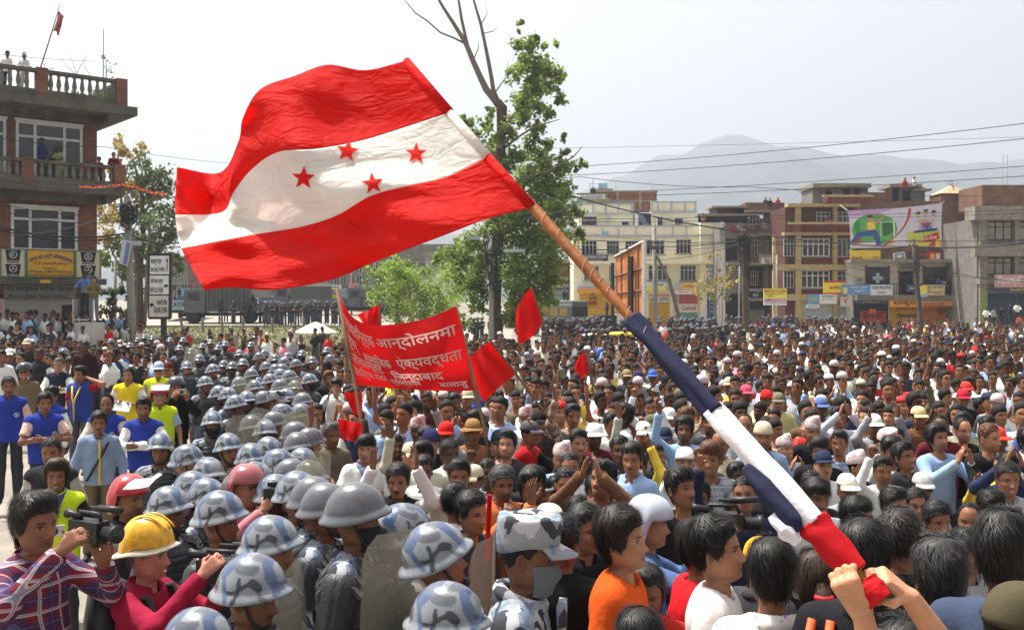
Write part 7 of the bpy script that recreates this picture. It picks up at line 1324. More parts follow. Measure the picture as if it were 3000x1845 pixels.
mb=MB();mb.box(-.16,.16,.09,.26,.98,1.38);bp_=bpart('yellow climbing','backpack_strap',MB().tube([(-.11,.10,1.37),(-.12,-.08,1.38),(-.13,-.15,1.2),(-.13,-.10,1.0)],.02,6).tube([(.11,.10,1.37),(.12,-.08,1.38),(.13,-.15,1.2),(.13,-.10,1.0)],.02,6),STRAP)
p=who('yellow climbing');bk=empty('backpack',p['loc'],p['o'].rotation_euler.z,'black backpack on the back of the yellow helmet cameraman','bag');mb=MB();n=20
for_=[(.02,1.40),(.14,1.38),(.17,1.25),(.175,1.05),(.15,.95),(.02,.94)]
V=[];ph=np.arange(n)/n*2*np.pi
rg=[np.stack([w_*np.sign(np.sin(ph))*np.abs(np.sin(ph))**.6,.19+dp*np.cos(ph),np.full(n,z)],1)for w_,dp,z in((.05,.03,.92),(.15,.075,.95),(.17,.10,1.05),(.165,.095,1.25),(.14,.08,1.38),(.05,.03,1.43))]
V,F=ringmesh(rg);obj('pack',mesh_np('pack',V,F+[list(range(n))[::-1],list(range(5*n,6*n))],True,[BLACKP]),bk);bk.scale=(p['s'],)*3
hpart('white headband','headband',MB().tube([(.09*math.sin(a),.004-.108*math.cos(a),.055)for a in np.linspace(0,2*math.pi,24)],.013,6,cap=False),paint((206,206,210)))
for t in('round red badge','red emblem raising'):
 mb=MB();mb.lathe([(.017,0),(.016,.004)],14);mb.V=[(x,-.100-z-.012*(1-y/.02)*.5,.094+y)for x,y,z in mb.V];hpart(t,'cap_badge',mb,paint((150,30,40)))
mb=MB();V,F,_=text_geo('ICU');hpart('navy lettered cap','cap_lettering',(np.stack([-.028+V[:,0]*.056,-.108+V[:,1]*.012,.072+V[:,1]*.026],1),F),paint((206,206,206)),None,False)
def camera_thing(t,kind,label,off,rz=0.0,s=1.0):
 """camera at an offset in the person's frame (metres), pointing where the person looks"""
 p=who(t);M=Matrix.Translation(p['loc'])@p['o'].rotation_euler.to_matrix().to_4x4()@Matrix.Scale(p['s'],4);c=M@Vector(off);o=empty('video_camera' if kind=='video' else 'photo_camera',c,p['o'].rotation_euler.z+R(rz),label,'camera');o.scale=(s,)*3
 mk=lambda nm,mb,m=BLACKP,sm=False:mb.build(nm,m,o,sm)
 def ytube(pts,r,n=14):mb=MB();mb.tube(pts,r,n);return mb
 if kind=='video':
  mk('body',MB().box(-.055,.055,-.14,.14,-.07,.07));mk('lens',ytube([(0,-.13,.0),(0,-.24,.0),(0,-.245,0),(0,-.28,.0)],[.045,.045,.058,.060]),sm=True);mk('handle',MB().tube([(0,.10,.07),(0,.09,.12),(0,-.10,.12),(0,-.12,.07)],.014,8),sm=True)
  mk('microphone',ytube([(.03,.02,.15),(.03,-.06,.15),(.03,-.062,.15),(.03,-.28,.16)],[.012,.012,.024,.022],10),sm=True);mk('viewfinder',ytube([(-.01,.06,.09),(-.01,.17,.10),(-.01,.20,.10)],[.022,.026,.036],12),sm=True);mk('front_glass',ytube([(0,-.281,0),(0,-.283,0)],.045),LENS)
 elif kind=='slr':
  mk('body',MB().box(-.075,.075,-.035,.035,-.05,.05).box(-.03,.03,-.04,.03,.05,.08));mk('lens',ytube([(0,-.03,0),(0,-.12,0),(0,-.125,0),(0,-.19,0)],[.038,.040,.050,.052]),sm=True);mk('front_glass',ytube([(0,-.1905,0),(0,-.192,0)],.042),mat('coated_glass',(.18,.19,.22),rough=.06,spec=.8,var=0))
 else:
  mk('body',MB().box(-.05,.05,-.012,.012,-.03,.03),mat('silver_body',(.55,.56,.58),rough=.3,metal=.6,var=.1));mk('lens',ytube([(0,-.01,0),(0,-.03,0)],[.02,.018]),sm=True)
camera_thing('red and blue plaid','video','black video camera with long microphone held by the plaid shirt cameraman',(.0,-.36,1.575),0,.66);camera_thing('yellow climbing','video','black video camera at the face of the yellow helmet cameraman',(-.0,-.40,1.50),0,.8);camera_thing('silver grey helmet','video','black video camera with foam microphone raised by the silver helmet cameraman',(0.0,-.40,1.58),0,.8)
camera_thing('dull pink helmet','slr','black photo camera with large lens held by the pink helmet photographer',(0,-.27,1.54),20,1.2);camera_thing('taking a picture','compact','small silver camera held up by the dark helmet photographer',(0,-.30,1.53),-25,1.3);camera_thing('glossy red open','slr','black camera held by the red helmet man',(0,-.26,1.52),0,1.0);camera_thing('beige cap holding a camera','slr','camera with long lens held by the beige cap man',(-.05,-.26,1.42),0,1.0);camera_thing('yellow high visibility jacket','compact','dark telephone in the hands of the high visibility reporter',(0,-.30,1.17),0,1.4)
p=who('touching his ear');mv,mf=moto_mesh();hc=obj('motorcycle_helmet',mesh_np('motorcycle_helmet',mv,mf,True,[GLOSSCOL]),None,(p['loc'][0]-.08,p['loc'][1]-.36,p['loc'][2]+.80),(R(15),0,R(30)),srgb(26,26,30));tag(hc,'glossy black motorcycle helmet hanging from the hand of the ear touching man','helmet')
p=who('holding papers');o=MB().box(-.14,.14,-.01,.01,-.09,.09).build('paper_sheaf',paint((224,222,226)));o.location=(p['loc'][0]+.02,p['loc'][1]-.34,p['loc'][2]+1.16);o.rotation_euler=(R(-35),R(8),R(5));tag(o,'white sheaf of papers held by the woman in yellow vest','papers')
SHM=bpy.data.materials.new('shield_plastic');SHM.use_nodes=True;N=SHM.node_tree.nodes;L=SHM.node_tree.links;b=N['Principled BSDF'];b.inputs['Base Color'].default_value=(*srgb(206,202,186),1);b.inputs['Roughness'].default_value=.22;b.inputs['Specular IOR Level'].default_value=.5
tp=N.new('ShaderNodeBsdfTransparent');tp.inputs[0].default_value=(.90,.89,.84,1);mx=N.new('ShaderNodeMixShader');tc=N.new('ShaderNodeTexCoord');nz_=N.new('ShaderNodeTexNoise');nz_.inputs['Scale'].default_value=3;nz_.inputs['Detail'].default_value=8;mr=N.new('ShaderNodeMapRange');mr.inputs['To Min'].default_value=.13;mr.inputs['To Max'].default_value=.30;L.new(tc.outputs['Object'],nz_.inputs['Vector']);L.new(nz_.outputs['Fac'],mr.inputs['Value']);L.new(mr.outputs[0],mx.inputs[0]);L.new(tp.outputs[0],mx.inputs[1]);L.new(b.outputs[0],mx.inputs[2]);L.new(mx.outputs[0],N['Material Output'].inputs[0])
def shield_mesh():
 n,k=17,21;V=[]
 for i in range(k):
  t=i/(k-1);z=t-.5;hw=.27*min(1,(1-(max(0,abs(z)-.38)/.12)**2*.45)**.5)
  for j in range(n):x=(2*j/(n-1)-1)*hw;V.append((x,.35*x*x*2.0,z))
 F=[[i*n+j,i*n+j+1,(i+1)*n+j+1,(i+1)*n+j]for i in range(k-1)for j in range(n-1)];m=k*n;V+=[(x,y+.004,z)for x,y,z in V];F+=[[a+m for a in f[::-1]]for f in F]
 return np.array(V),F
SHD=[(1190,1552,4.55,60,3,1.0,'large scuffed translucent shield before the helmeted officer seen from behind'),(850,1672,4.3,70,-12,1.0,'curved translucent shield at the lower middle beside the big helmet'),(1440,1572,4.6,80,4,1.0,'pale shield edge behind the masked field cap officer'),(728,1213,10.2,60,2,1,'tall pale shield held upright in the middle of the police line'),(775,1200,11.5,30,12,1,'smoky shield leaning in the middle of the police line'),(940,1322,7.6,75,6,.9,'bright narrow shield seen edge on beside the olive shirt man'),(915,1345,7.4,65,-4,.9,'rounded shield beside the bright narrow one'),(717,1106,14.6,75,8,.9,'slim white shield edge in the far ranks'),(868,1213,10.9,40,14,.8,'tilted shield next to the man in white shirt'),(895,1192,11.6,50,-6,.8,'grey shield behind the tilted one'),(560,1017,24,-15,6,.9,'pale curved shield between two far officers'),(722,1362,7.4,65,0,.8,'shield top edge with white label in the near ranks'),(860,1106,15.5,60,5,.8,'small shield glint among the middle ranks')]
sme=mesh_np('riot_shield',*shield_mesh(),True,[SHM]);hme=MB().tube([(-.1,.10,.08),(-.1,.16,.05),(-.1,.16,-.05),(-.1,.10,-.08)],.012,6).mesh('grip',STRAP,True)
for u,v,d,yw,rl,s,lab in SHD:
 c=W(u,v,d);c.z-=.5*s;o=obj('riot_shield',sme,None,c,(0,R(rl),R(yw)));o.scale=(s,)*3;tag(o,lab,'shield','riot shields of the police line');obj('grip',hme,o)
# the crowd
UL=np.array([(955,1500),(962,1150),(985,1060),(1000,1000),(1030,960),(1060,930),(1100,955),(1160,985),(1200,1000),(1260,1020),(1300,1090),(1350,1120),(1400,1240),(1450,1330),(1500,1400),(1540,1520),(1600,2300)])
cand=[];taken=[(p['loc'][0],p['loc'][1])for p in PEOPLE]
cr=np.random.default_rng(5)
HASH={}
def put(x,y):HASH.setdefault((int(x//1),int(y//1)),[]).append((x,y))
def near(x,y,r):
 i,j=int(x//1),int(y//1);return any((x-a)**2+(y-b)**2<r*r for p in(i-1,i,i+1)for q in(j-1,j,j+1)for a,b in HASH.get((p,q),()))
for t_ in taken:put(*t_)
d=4.6;row=0
while d<60:
 sx=.375+.009*d;w0=-.62*d;
 for x in np.arange(-.55*d,.54*d,sx):
  xx=x+cr.normal(0,.11)+(row%2)*sx/2;dd=d+cr.normal(0,.14);hgt=1.66*cr.uniform(.90,1.07);g=gz(xx,dd);u=U0+FPX*xx/dd;v=V0+FPX*(CAMZ-g-1.56*hgt/1.66)/dd
  if u<np.interp(v,UL[:,0],UL[:,1])or u>3080:continue
  if v>(1445 if u<1900 else 1470 if u<2350 else 1540):continue
  dens=1.0 if dd<34 else(.8 if dd<38 else(.42 if u>2120 else .03))
  if dd>40 and u<1500:continue
  if cr.uniform()>dens:continue
  if near(xx,dd,.33):continue
  put(xx,dd);cand.append((xx,dd,u,v,hgt))
 d+=.34+.015*d;row+=1
for q in range(420):
 u=cr.uniform(-20,480);dd=cr.uniform(22.5,33.5)if u<330 else cr.uniform(24,33);xx=(u-U0)/FPX*dd;v=V0+FPX*1.44/dd
 if near(xx,dd,.42)or(dd>40+.0 and u<340):continue
 put(xx,dd);cand.append((xx,dd,u,v,1.66*cr.uniform(.93,1.05)))
for q in range(60):
 u=cr.uniform(480,1000);dd=cr.uniform(31,50);xx=(u-U0)/FPX*dd
 if near(xx,dd,.8):continue
 v=V0+FPX*(CAMZ-gz(xx,dd)-1.56)/dd;put(xx,dd);cand.append((xx,dd,u,v,1.66*cr.uniform(.88,1.03)))
for q in range(70):
 u=cr.uniform(2140,3050);dd=cr.uniform(50,74);xx=(u-U0)/FPX*dd
 if near(xx,dd,.7):continue
 v=V0+FPX*(CAMZ-gz(xx,dd)-1.56)/dd;put(xx,dd);cand.append((xx,dd,u,v,1.64))
PLN=mat('plinth_concrete',srgb(150,144,134),var=.2,dirt=.3)
pl_=tag(MB().box(-10,.9,-3.4,-.32,0,.85).box(-10,.9,-5.0,-3.4,0,.42).build('pavement',PLN,None,False,(-17.5,42.46,0),(0,0,R(40.2))),kind='structure')
PLC=[]
for q in range(150):
 lx_,r2=cr.uniform(-6.4,.6),cr.uniform()<.55;ly=cr.uniform(-3.2,-.7)if r2 else cr.uniform(-4.9,-3.6);xx,dd=-17.5+CT*lx_-ST*ly,42.46+ST*lx_+CT*ly
 if near(xx,dd,.45):continue
 put(xx,dd);u=U0+FPX*xx/dd;PLC.append((xx,dd,u,940,1.64*cr.uniform(.93,1.05),.85 if r2 else .42))
SHC=[(WH,'white'),(srgb(208,208,204),'off-white'),(BG,'beige'),(GY,'grey'),(srgb(176,180,186),'light-grey'),(NV,'navy'),(BK,'black'),(srgb(52,50,54),'charcoal'),(RD,'red'),(BL,'blue'),(OL,'olive'),(BR,'brown'),(YE,'yellow'),(LB_,'pale-blue'),(MR,'maroon'),(GN,'green'),(PK_,'pink')]
SHP=np.array([22,12,8,8,7,9,13,10,5,4,5,5,1.8,7,3,.8,.9]);SHP=SHP/SHP.sum()
HTC=[(WH,'white'),(BG,'beige'),(GY,'grey'),(NV,'navy'),(BK,'black'),(srgb(170,40,40),'red'),(srgb(206,204,198),'cream'),(OL,'olive')]
HSTY=['short','short','crop','fringe','parted','short','long','bald']
PO=['down']*15+['clap','clap','cross','cross','chin','raise','raise2','fist','claphigh','both']
PTX=dict(down='',clap='clapping',cross='arms folded',chin='hand at mouth',raise_='',claphigh='clapping overhead',both='both arms up',fist='fist raised',raise2='left arm up',)
PTX['raise']='right arm up'
def zone(u,v):
 a='front rows' if v>1330 else 'middle rows' if v>1180 else 'back rows'
 z='by police line' if u<1120 else 'below red banner' if u<1480 else 'left of flag cloth' if u<1800 else 'under flag cloth' if u<2220 else 'right of flag cloth' if u<2640 else 'near right edge'
 if u<520:return 'before the motorcycle shop'
 return a+' '+z
cand.sort(key=lambda c:c[1]);NIND=max(0,300-len(PEOPLE));LABS=[]
for q,(xx,dd,u,v,hgt)in enumerate(cand[:NIND]):
 sc_,sn=SHC[cr.choice(len(SHC),p=SHP)];pose=PO[cr.integers(len(PO))];st=HSTY[cr.integers(len(HSTY))];hr=cr.uniform();hat=None;hn=''
 if hr<.085:hat='cap';hc_,hn=HTC[cr.integers(8)];hn+='-capped man'
 elif hr<.115:hat='topi';hc_=WH;hn='topi-capped man'
 elif hr<.125:hat='beanie';hc_,hn=HTC[cr.integers(8)];hn+='-beanied man'
 else:hc_=WH
 if hat is None:hn={'short':'short-haired man','crop':'cropped-haired man','fringe':'man with fringe','parted':'parted-haired man','long':'thick-haired man','bald':'balding man'}[st]
 back=v>1430 and cr.uniform()<.16;yw=cr.normal(150,25)if back else cr.normal(-4,27)
 o=person(u,v,yaw=float(yw),pose=pose,shirt=sc_,sleeve='long' if cr.uniform()<.62 else 'short',hair=st,hat=hat,hatc=hc_,lod=1,loc=(xx,dd,gz(xx,dd)),h=hgt,hyaw=float(cr.choice([-16,0,16])),pitch=float(cr.choice([0,-11.5])),fv=int(cr.integers(5)),smat=[PLAID3,PLAID4,STRI][cr.integers(3)]if cr.uniform()<.16 else None,group='people of the crowd',hairc=BLACKH if cr.uniform()<.9 else srgb(96,60,36),collar=cr.uniform()<.6,legs=True)
 LABS.append((o,u,v,('%s, %s shirt, %s, %s'%(hn,sn,'back turned' if back else PTX[pose],zone(u,v))).replace(', ,',',')))
band_labels(LABS,'%s%s')
for o_,*_r in LABS:o_['label']=o_['label'].replace(' of the ',': ',1)if 'from left of the' in o_['label']else o_['label']
def proto(pose,hat,hair,police=False,far=False):
 parts=[];hm_=head_mat(0,0)
 V,F,C=head_mesh(9 if far else 20,zs_for(2)[[0,1,3,5,6,8,10,12,14]]if far else zs_for(1)[[0,1,2,4,6,8,10,11,12,13,14,16,18,19,20,21,23,25,27,29,31,33]],{});parts.append((turn_head(V,0,-.12)+HEADC,[list(f)for f in F],C[:,:3],0))
 def hp(VF,k,col=None):parts.append((turn_head(VF[0],0,-.12,0,True)+HEADC,VF[1],np.ones((len(VF[0]),3))if col is None else col,k))
 if hat=='steel':V,F,C=helmet_mesh(14,7,1);hp((V,F),4,C[:,:3]*.6)
 elif hat:hp(dome(.05,.011,.148,12,4)if hat=='cap' else dome(.05,.02,.175,10,3),2)
 if hat!='steel' and hat!='beanie':hp(hair_mesh(hair,*((9,4)if far else(12,5)))[:2],1)
 V,Q=shirt_mesh(pose,'long' if police or pose=='down' else 'short',.125 if far or police else .085);parts.append((V,[list(q)for q in Q],np.ones((len(V),3)),3))
 for q in(0,1):
  if POSES[pose][q][1][2]>.95:V,Q=arm_mesh(pose,q,.05 if far else .038);parts.append((V,[list(f)for f in Q],np.ones((len(V),3)),0))
 mb=MB()
 for s in(-1,1):mb.tube([(s*.09,0,.92),(s*.10,0,.5),(s*.11,0,0)],[.09,.075,.06],6)
 parts.append((np.array(mb.V),mb.F,np.ones((len(mb.V),3)),5))
 if police:V,F=vest_low();parts.append((V,F,np.ones((len(V),3)),6))
 Vs,Cs,Ks,tris,quads,n=[],[],[],[],[],0
 for V,F,C,k in parts:
  Vs.append(V);Cs.append(C);Ks.append(np.full(len(V),k))
  for f in F:
   f=[int(i)+n for i in f]
   if len(f)==4:quads.append(f)
   else:quads+=[[f[0],f[i],f[i+1],f[i+1]]for i in range(1,len(f)-1)]
  n+=len(V)
 Q=np.array(quads);T=np.concatenate([Q[:,[0,1,2]],Q[Q[:,2]!=Q[:,3]][:,[0,2,3]]]);return np.concatenate(Vs),T,np.concatenate(Cs),np.concatenate(Ks)
def vest_low():
 n=14;ph=np.arange(n)/n*2*np.pi;rg=[np.stack([a*np.sin(ph),.008-b*np.cos(ph),np.full(n,z)],1)for a,b,z in((.18,.14,.9),(.215,.165,.95),(.225,.17,1.2),(.26,.15,1.33),(.20,.12,1.42),(.08,.08,1.43))];return ringmesh(rg)
def mass(name,label,people,protos):
 Vs,Ts,Cs,n=[],[],[],0
 for(x,y,z,yw,s,pi,cols)in people:
  V,T,C,K=protos[pi];c,sn=math.cos(yw),math.sin(yw);P=V*s;Vs.append(np.stack([x+P[:,0]*c-P[:,1]*sn,y+P[:,0]*sn+P[:,1]*c,z+P[:,2]],1));Ts.append(T+n);n+=len(V);Cs.append(C*np.array(cols)[K])
 V=np.concatenate(Vs);o=obj(name,mesh_np(name,V,np.concatenate(Ts),True,[mat('crowd_colours',attr=True,rough=.75,spec=.25,var=0)],np.concatenate(Cs)));tag(o,label,kind='stuff');return o
CP=[proto(p,h,s,False,fr)for fr in(False,True)for p,h,s in(('down',None,'parted'),('down',None,'fringe'),('down','cap','crop'),('clap',None,'short'),('raise',None,'short'),('down','topi','crop'),('claphigh',None,'parted'),('cross',None,'short'))]
ppl=[]
for(xx,dd,u,v,hgt,*zz)in cand[NIND:]+PLC:
 pi=cr.choice(8,p=[.45,.25,.07,.06,.04,.03,.04,.06]);sh=SHC[cr.choice(len(SHC),p=SHP)][0];sk=np.array(SK[cr.integers(6)]);hc_=HTC[cr.integers(8)][0]if pi==2 else srgb(200,178,176)
 ppl.append((xx,dd,zz[0]if zz else gz(xx,dd),R(cr.normal(-2,28)),hgt/1.66,pi+(8 if dd>15 else 0),[sk,BLACKH,hc_,sh,(1,1,1),(.05,.05,.06),(.03,.03,.035)]))
mass('crowd','dense far part of the crowd packed across the square',ppl,CP)
PP=[proto(p,'steel','crop',True,True)for p in('down','cross','hold')];ppl=[]
def prow(n,u0,u1,d0,d1):
 for q in range(n):
  u=cr.uniform(u0,u1);dd=cr.uniform(d0,d1);xx=(u-U0)/FPX*dd;ppl.append((xx,dd,gz(xx,dd)+.012,R(cr.normal(0,30)),cr.uniform(.95,1.04),cr.integers(3),[SK[cr.integers(6)],BLACKH,WH,srgb(104,110,124),(1,1,1),srgb(70,74,86),(.03,.03,.035)]))
prow(44,735,1010,73.5,79);prow(6,640,740,76,80);prow(34,1590,1830,60,70);prow(36,1830,2130,60,72);prow(16,1990,2150,46,52);prow(36,2120,2500,70,80);prow(16,1600,1980,43,49);prow(12,1340,1600,66,72);prow(12,2080,2330,46,54)
for u,v,dd in((525,842,82),(512,866,82),(535,868,82),(556,872,82),(570,874,82),(716,878,77),(727,868,77.5),(742,862,78),(748,870,77.2),(720,882,76.8),(1652,848,79),(1662,852,79),(1778,885,76)):z=CAMZ-(v-V0)/FPX*dd;ppl.append(((u-U0)/FPX*dd,dd,z-1.56*.62-.25,R(cr.normal(0,40)),.72,2,[SK[2],BLACKH,WH,srgb(104,110,124),(1,1,1),srgb(70,74,86),(.03,.03,.035)]))
mass('police_crowd','far lines of helmeted riot police standing along the road',ppl,PP)
# flags and banner
def cr_eval(P,x):
 """Catmull-Rom through rows of P at parameters x in 0..1"""
 P=np.asarray(P,float);n=len(P)-1;f=np.clip(x,0,1)*n;i=np.minimum(f.astype(int),n-1);t=(f-i)[:,None];g=lambda k:P[np.clip(k,0,n)]
 a,b,c,d=g(i-1),g(i),g(i+1),g(i+2);a=np.where((i==0)[:,None],2*b-c,a);d=np.where((i==n-1)[:,None],2*c-b,d)
 return .5*(2*b+(c-a)*t+(2*a-5*b+4*c-d)*t**2+(3*b-a-3*c+d)*t**3)
def cloth_map(rows,depth):
 """rows: control curves (t) of pixel points (s); returns f(s, t) -> world points"""
 def f(s,t):
  s=np.asarray(s,float);t=np.asarray(t,float);C=np.stack([cr_eval(r,s)for r in rows],0);n=len(rows)-1;out=np.zeros((len(s),2))
  for q in range(len(s)):out[q]=cr_eval(C[:,q],np.array([t[q]]))[0]
  d=depth(s,t);return np.stack([(out[:,0]-U0)/FPX*d,d,CAMZ-(out[:,1]-V0)/FPX*d],1)
 return f
def cloth_grid(f,ns,nt,s0=0.,s1=1.,t0=0.,t1=1.):
 S,T=np.meshgrid(np.linspace(s0,s1,ns),np.linspace(t0,t1,nt));V=f(S.ravel(),T.ravel());F=np.array([(i*ns+j,i*ns+j+1,(i+1)*ns+j+1,(i+1)*ns+j)for i in range(nt-1)for j in range(ns-1)]);return V,F
def cloth_mat(name,rgb,tr=.45,crease=.5,cs=7.0):
 m=mat(name,srgb(*rgb),rough=.75,spec=.2,var=.06,scale=5,trans=tr);t=m.node_tree;N=t.nodes;L=t.links;tc=N.new('ShaderNodeTexCoord');h=None
 for sc_,st,di in((cs,1.0,1.6),(cs*3.1,.4,.8)):
  n=N.new('ShaderNodeTexNoise');n.inputs['Scale'].default_value=sc_;n.inputs['Detail'].default_value=2.5;n.inputs['Distortion'].default_value=di;mp=N.new('ShaderNodeMapping');mp.inputs['Rotation'].default_value=(0,R(30),0);mp.inputs['Scale'].default_value=(.7,1,1.6);L.new(tc.outputs['Object'],mp.inputs[0]);L.new(mp.outputs[0],n.inputs['Vector'])
  ab=N.new('ShaderNodeMath');ab.operation='SUBTRACT';L.new(n.outputs['Fac'],ab.inputs[0]);ab.inputs[1].default_value=.5;a2=N.new('ShaderNodeMath');a2.operation='ABSOLUTE';L.new(ab.outputs[0],a2.inputs[0]);mu=N.new('ShaderNodeMath');mu.operation='MULTIPLY';L.new(a2.outputs[0],mu.inputs[0]);mu.inputs[1].default_value=st
  if h is None:h=mu.outputs[0]
  else:ad=N.new('ShaderNodeMath');L.new(h,ad.inputs[0]);L.new(mu.outputs[0],ad.inputs[1]);h=ad.outputs[0]
 bp=N.new('ShaderNodeBump');bp.inputs['Strength'].default_value=crease;bp.inputs['Distance'].default_value=.05;L.new(h,bp.inputs['Height'])
 for nd in N:
  if nd.bl_idname in('ShaderNodeBsdfPrincipled','ShaderNodeBsdfTranslucent'):L.new(bp.outputs[0],nd.inputs['Normal'])
 return m
FR=[[(1190,178),(1070,206),(960,190),(865,222),(762,262),(712,345),(698,415),(645,505),(518,490)],[(1318,330),(1190,372),(1060,412),(930,436),(815,446),(738,496),(685,562),(648,622),(514,630)],[(1430,460),(1310,518),(1180,548),(1085,575),(985,632),(880,665),(760,685),(645,707),(532,728)],[(1560,607),(1430,640),(1300,690),(1180,735),(1080,775),(960,822),(800,848),(680,842),(600,850)]]
def fdepth(s,t):
 d=3.30-.33*t+.22*s
 d=d+.085*np.sin(7.5*s+2.6*t+.6)*smooth01(s*3)+.03*np.sin(15*s-5*t)*smooth01(s*2.5)+.012*np.sin(31*s+9*t+2*np.sin(8*t))*smooth01(s*2)
 d=d+.16*smooth01((s-.80)/.1)*(1-smooth01((t-.30)/.3))*(1-2.0*smooth01((s-.9)/.1))
 d=d-.05*np.exp(-((t-.93-.05*np.sin(7*s))/.07)**2)*smooth01((s-.3)/.2)+.012*np.sin(24*(t+.35*s))*smooth01(s*3)
 return d
ff=cloth_map(FR,fdepth);TIP=W(1183,170,3.31);REDC=cloth_mat('flag_red_cloth',(238,54,48),.64,.7,5);WHC=cloth_mat('flag_white_cloth',(242,238,232),.52,.6,5)
FLAG=empty('party_flag',W(2500,1660,2.30),0,'huge red and white striped flag with four red stars on a wooden pole','flag');FO=np.array(FLAG.location)
for nm,m,t0,t1 in(('red_stripe',REDC,0,1/3),('white_stripe',WHC,1/3,2/3),('red_stripe',REDC,2/3,1)):
 V,F=cloth_grid(ff,150,44,0,1,t0,t1);o=obj(nm,mesh_np(nm,V-FO,F,True,[m]),FLAG);so=o.modifiers.new('thickness','SOLIDIFY');so.thickness=.0012
for q,m in((0,REDC),(1,WHC),(2,REDC)):
 a_,b_=[W(1190,178,3.305),W(1318,330,3.195),W(1430,460,3.085),W(1560,607,2.975)][q:q+2];MB().tube([a_-Vector(FO),(a_+b_)/2-Vector(FO),b_-Vector(FO)],[.013,.014,.015],10).build('sleeve',m,FLAG,True)
S,T=np.meshgrid(np.linspace(0,1,160),np.linspace(.3,.7,60));GV=ff(S.ravel(),T.ravel());GU=np.stack([U0+FPX*GV[:,0]/GV[:,1],V0-FPX*(GV[:,2]-CAMZ)/GV[:,1]],1)
for cx,cy,r0,rot in((1018,443,35,.15),(1219,450,33,.02),(889,522,36,.05),(1092,538,34,-.12)):
 ring=[(r0*(1 if q%2==0 else .42)*math.sin(rot+q*math.pi/5),-r0*(1 if q%2==0 else .42)*math.cos(rot+q*math.pi/5))for q in range(10)];P=[(cx,cy)];k=5
 for i in range(1,k+1):P+=[(cx+x*i/k,cy+y*i/k)for x,y in ring]
 P=np.array(P);dd=np.array([np.mean(GV[np.argsort(((GU-p)**2).sum(1))[:3],1])for p in P])-.006;V=np.stack([(P[:,0]-U0)/FPX*dd,dd,CAMZ-(P[:,1]-V0)/FPX*dd],1)
 F=[[0,1+q,1+(q+1)%10]for q in range(10)]+[[1+i*10+q,1+(i+1)*10+q,1+(i+1)*10+(q+1)%10,1+i*10+(q+1)%10]for i in range(k-1)for q in range(10)];obj('star',mesh_np('star',V-FO,F,True,[REDC]),FLAG)
PP_=[(1183,170,3.315),(1330,338,3.20),(1450,478,3.09),(1562,608,2.98),(1700,765,2.86),(1860,945,2.72),(2100,1215,2.54),(2350,1500,2.38),(2500,1665,2.30),(2585,1765,2.25)]
PW=[W(*p)for p in PP_];fo=Vector(FO);mb=MB();mb.tube([p-fo for p in[PW[2].lerp(PW[3],.75)]+PW[3:]],[.014,.0165,.0165,.013,.012,.012,.014,.014],14);mb.build('pole',mat('flag_pole_wood',srgb(146,86,36),rough=.6,var=.3,scale=14,bump=.2,bscale=30),FLAG,True)
def plerp(a):
 f=a*(len(PW)-1);i=min(int(f),len(PW)-2);return PW[i].lerp(PW[i+1],f-i)
def wrap(name,a0,a1,radf,m,off=(0,0,0),n=26,k=40,tw=5.0,lump=.15):
 r_=np.random.default_rng(int(a0*1000));V=[];ax=(PW[-1]-PW[0]).normalized();A=ax.cross(Vector((0,1,0))).normalized();B=ax.cross(A)
 for i in range(k):
  t=i/(k-1);c=plerp(a0+(a1-a0)*t)+Vector(off)-fo;r=radf(t)
  for j in range(n):q=2*math.pi*j/n;rr=r*(1+lump*math.sin(3*q+tw*t)+lump*.6*math.sin(5*q-1.7*tw*t+1)+.05*math.sin(9*t+2*q+3*math.sin(4*t)));V.append(c+(A*math.cos(q)*rr+B*math.sin(q)*rr*.7))
 F=[[i*n+j,i*n+(j+1)%n,(i+1)*n+(j+1)%n,(i+1)*n+j]for i in range(k-1)for j in range(n)]+[list(range(n))[::-1],list(range((k-1)*n,k*n))]
 return obj(name,mesh_np(name,V,F,True,[m]),FLAG)
I=lambda x:np.interp(x,[0,1],[0,1])
wrap('navy_cloth',.548,.664,lambda t:np.interp(t,[0,.3,1],[.024,.023,.026]),cloth_mat('navy_cloth',(38,40,66),.05,.10,14));wrap('white_cloth',.660,.802,lambda t:np.interp(t,[0,.15,.55,.85,1],[.025,.028,.031,.032,.034]),cloth_mat('white_roll_cloth',(230,226,228),.15,.10,10),tw=4.0,lump=.12)
wrap('navy_cloth',.715,.790,lambda t:np.interp(t,[0,.3,.8,1],[.010,.024,.024,.008]),MATS['navy_cloth'],(-.024,-.024,-.022));wrap('white_tail',.765,.812,lambda t:np.interp(t,[0,.4,1],[.016,.026,.010]),MATS['white_roll_cloth'],(-.046,-.012,-.030));wrap('red_cloth',.799,.90,lambda t:np.interp(t,[0,.6,1],[.038,.035,.030]),cloth_mat('red_roll_cloth',(186,16,26),.1,.08,14),lump=.08);wrap('red_cloth',.93,.995,lambda t:np.interp(t,[0,.5,1],[.028,.034,.028]),MATS['red_roll_cloth'],lump=.06)
mb=MB()
for a in(.352,.447,.463,.535):
 c=plerp(a)-fo;ax=(PW[5]-PW[3]).normalized();A=ax.cross(Vector((0,1,0))).normalized();B=ax.cross(A);mb.tube([c+ax*(.012*t)+A*.019*math.cos(t)+B*.019*math.sin(t)for t in np.linspace(0,8,30)],.0007,4,cap=False)
mb.build('twine',paint((206,176,140)),FLAG)
hB=1.52;locB=Vector((.985,2.52,gz(.985,2.52)));sB=hB/1.66
def loc_(p):q=(Vector(p)-locB)/sB;return(-q.x,-q.y,q.z)
def dir_(v):return(-v[0],-v[1],v[2])
wL,wR=W(2528,1800,2.27),W(2668,1752,2.30);gL,gR=W(2448,1655,2.275),W(2545,1650,2.285)
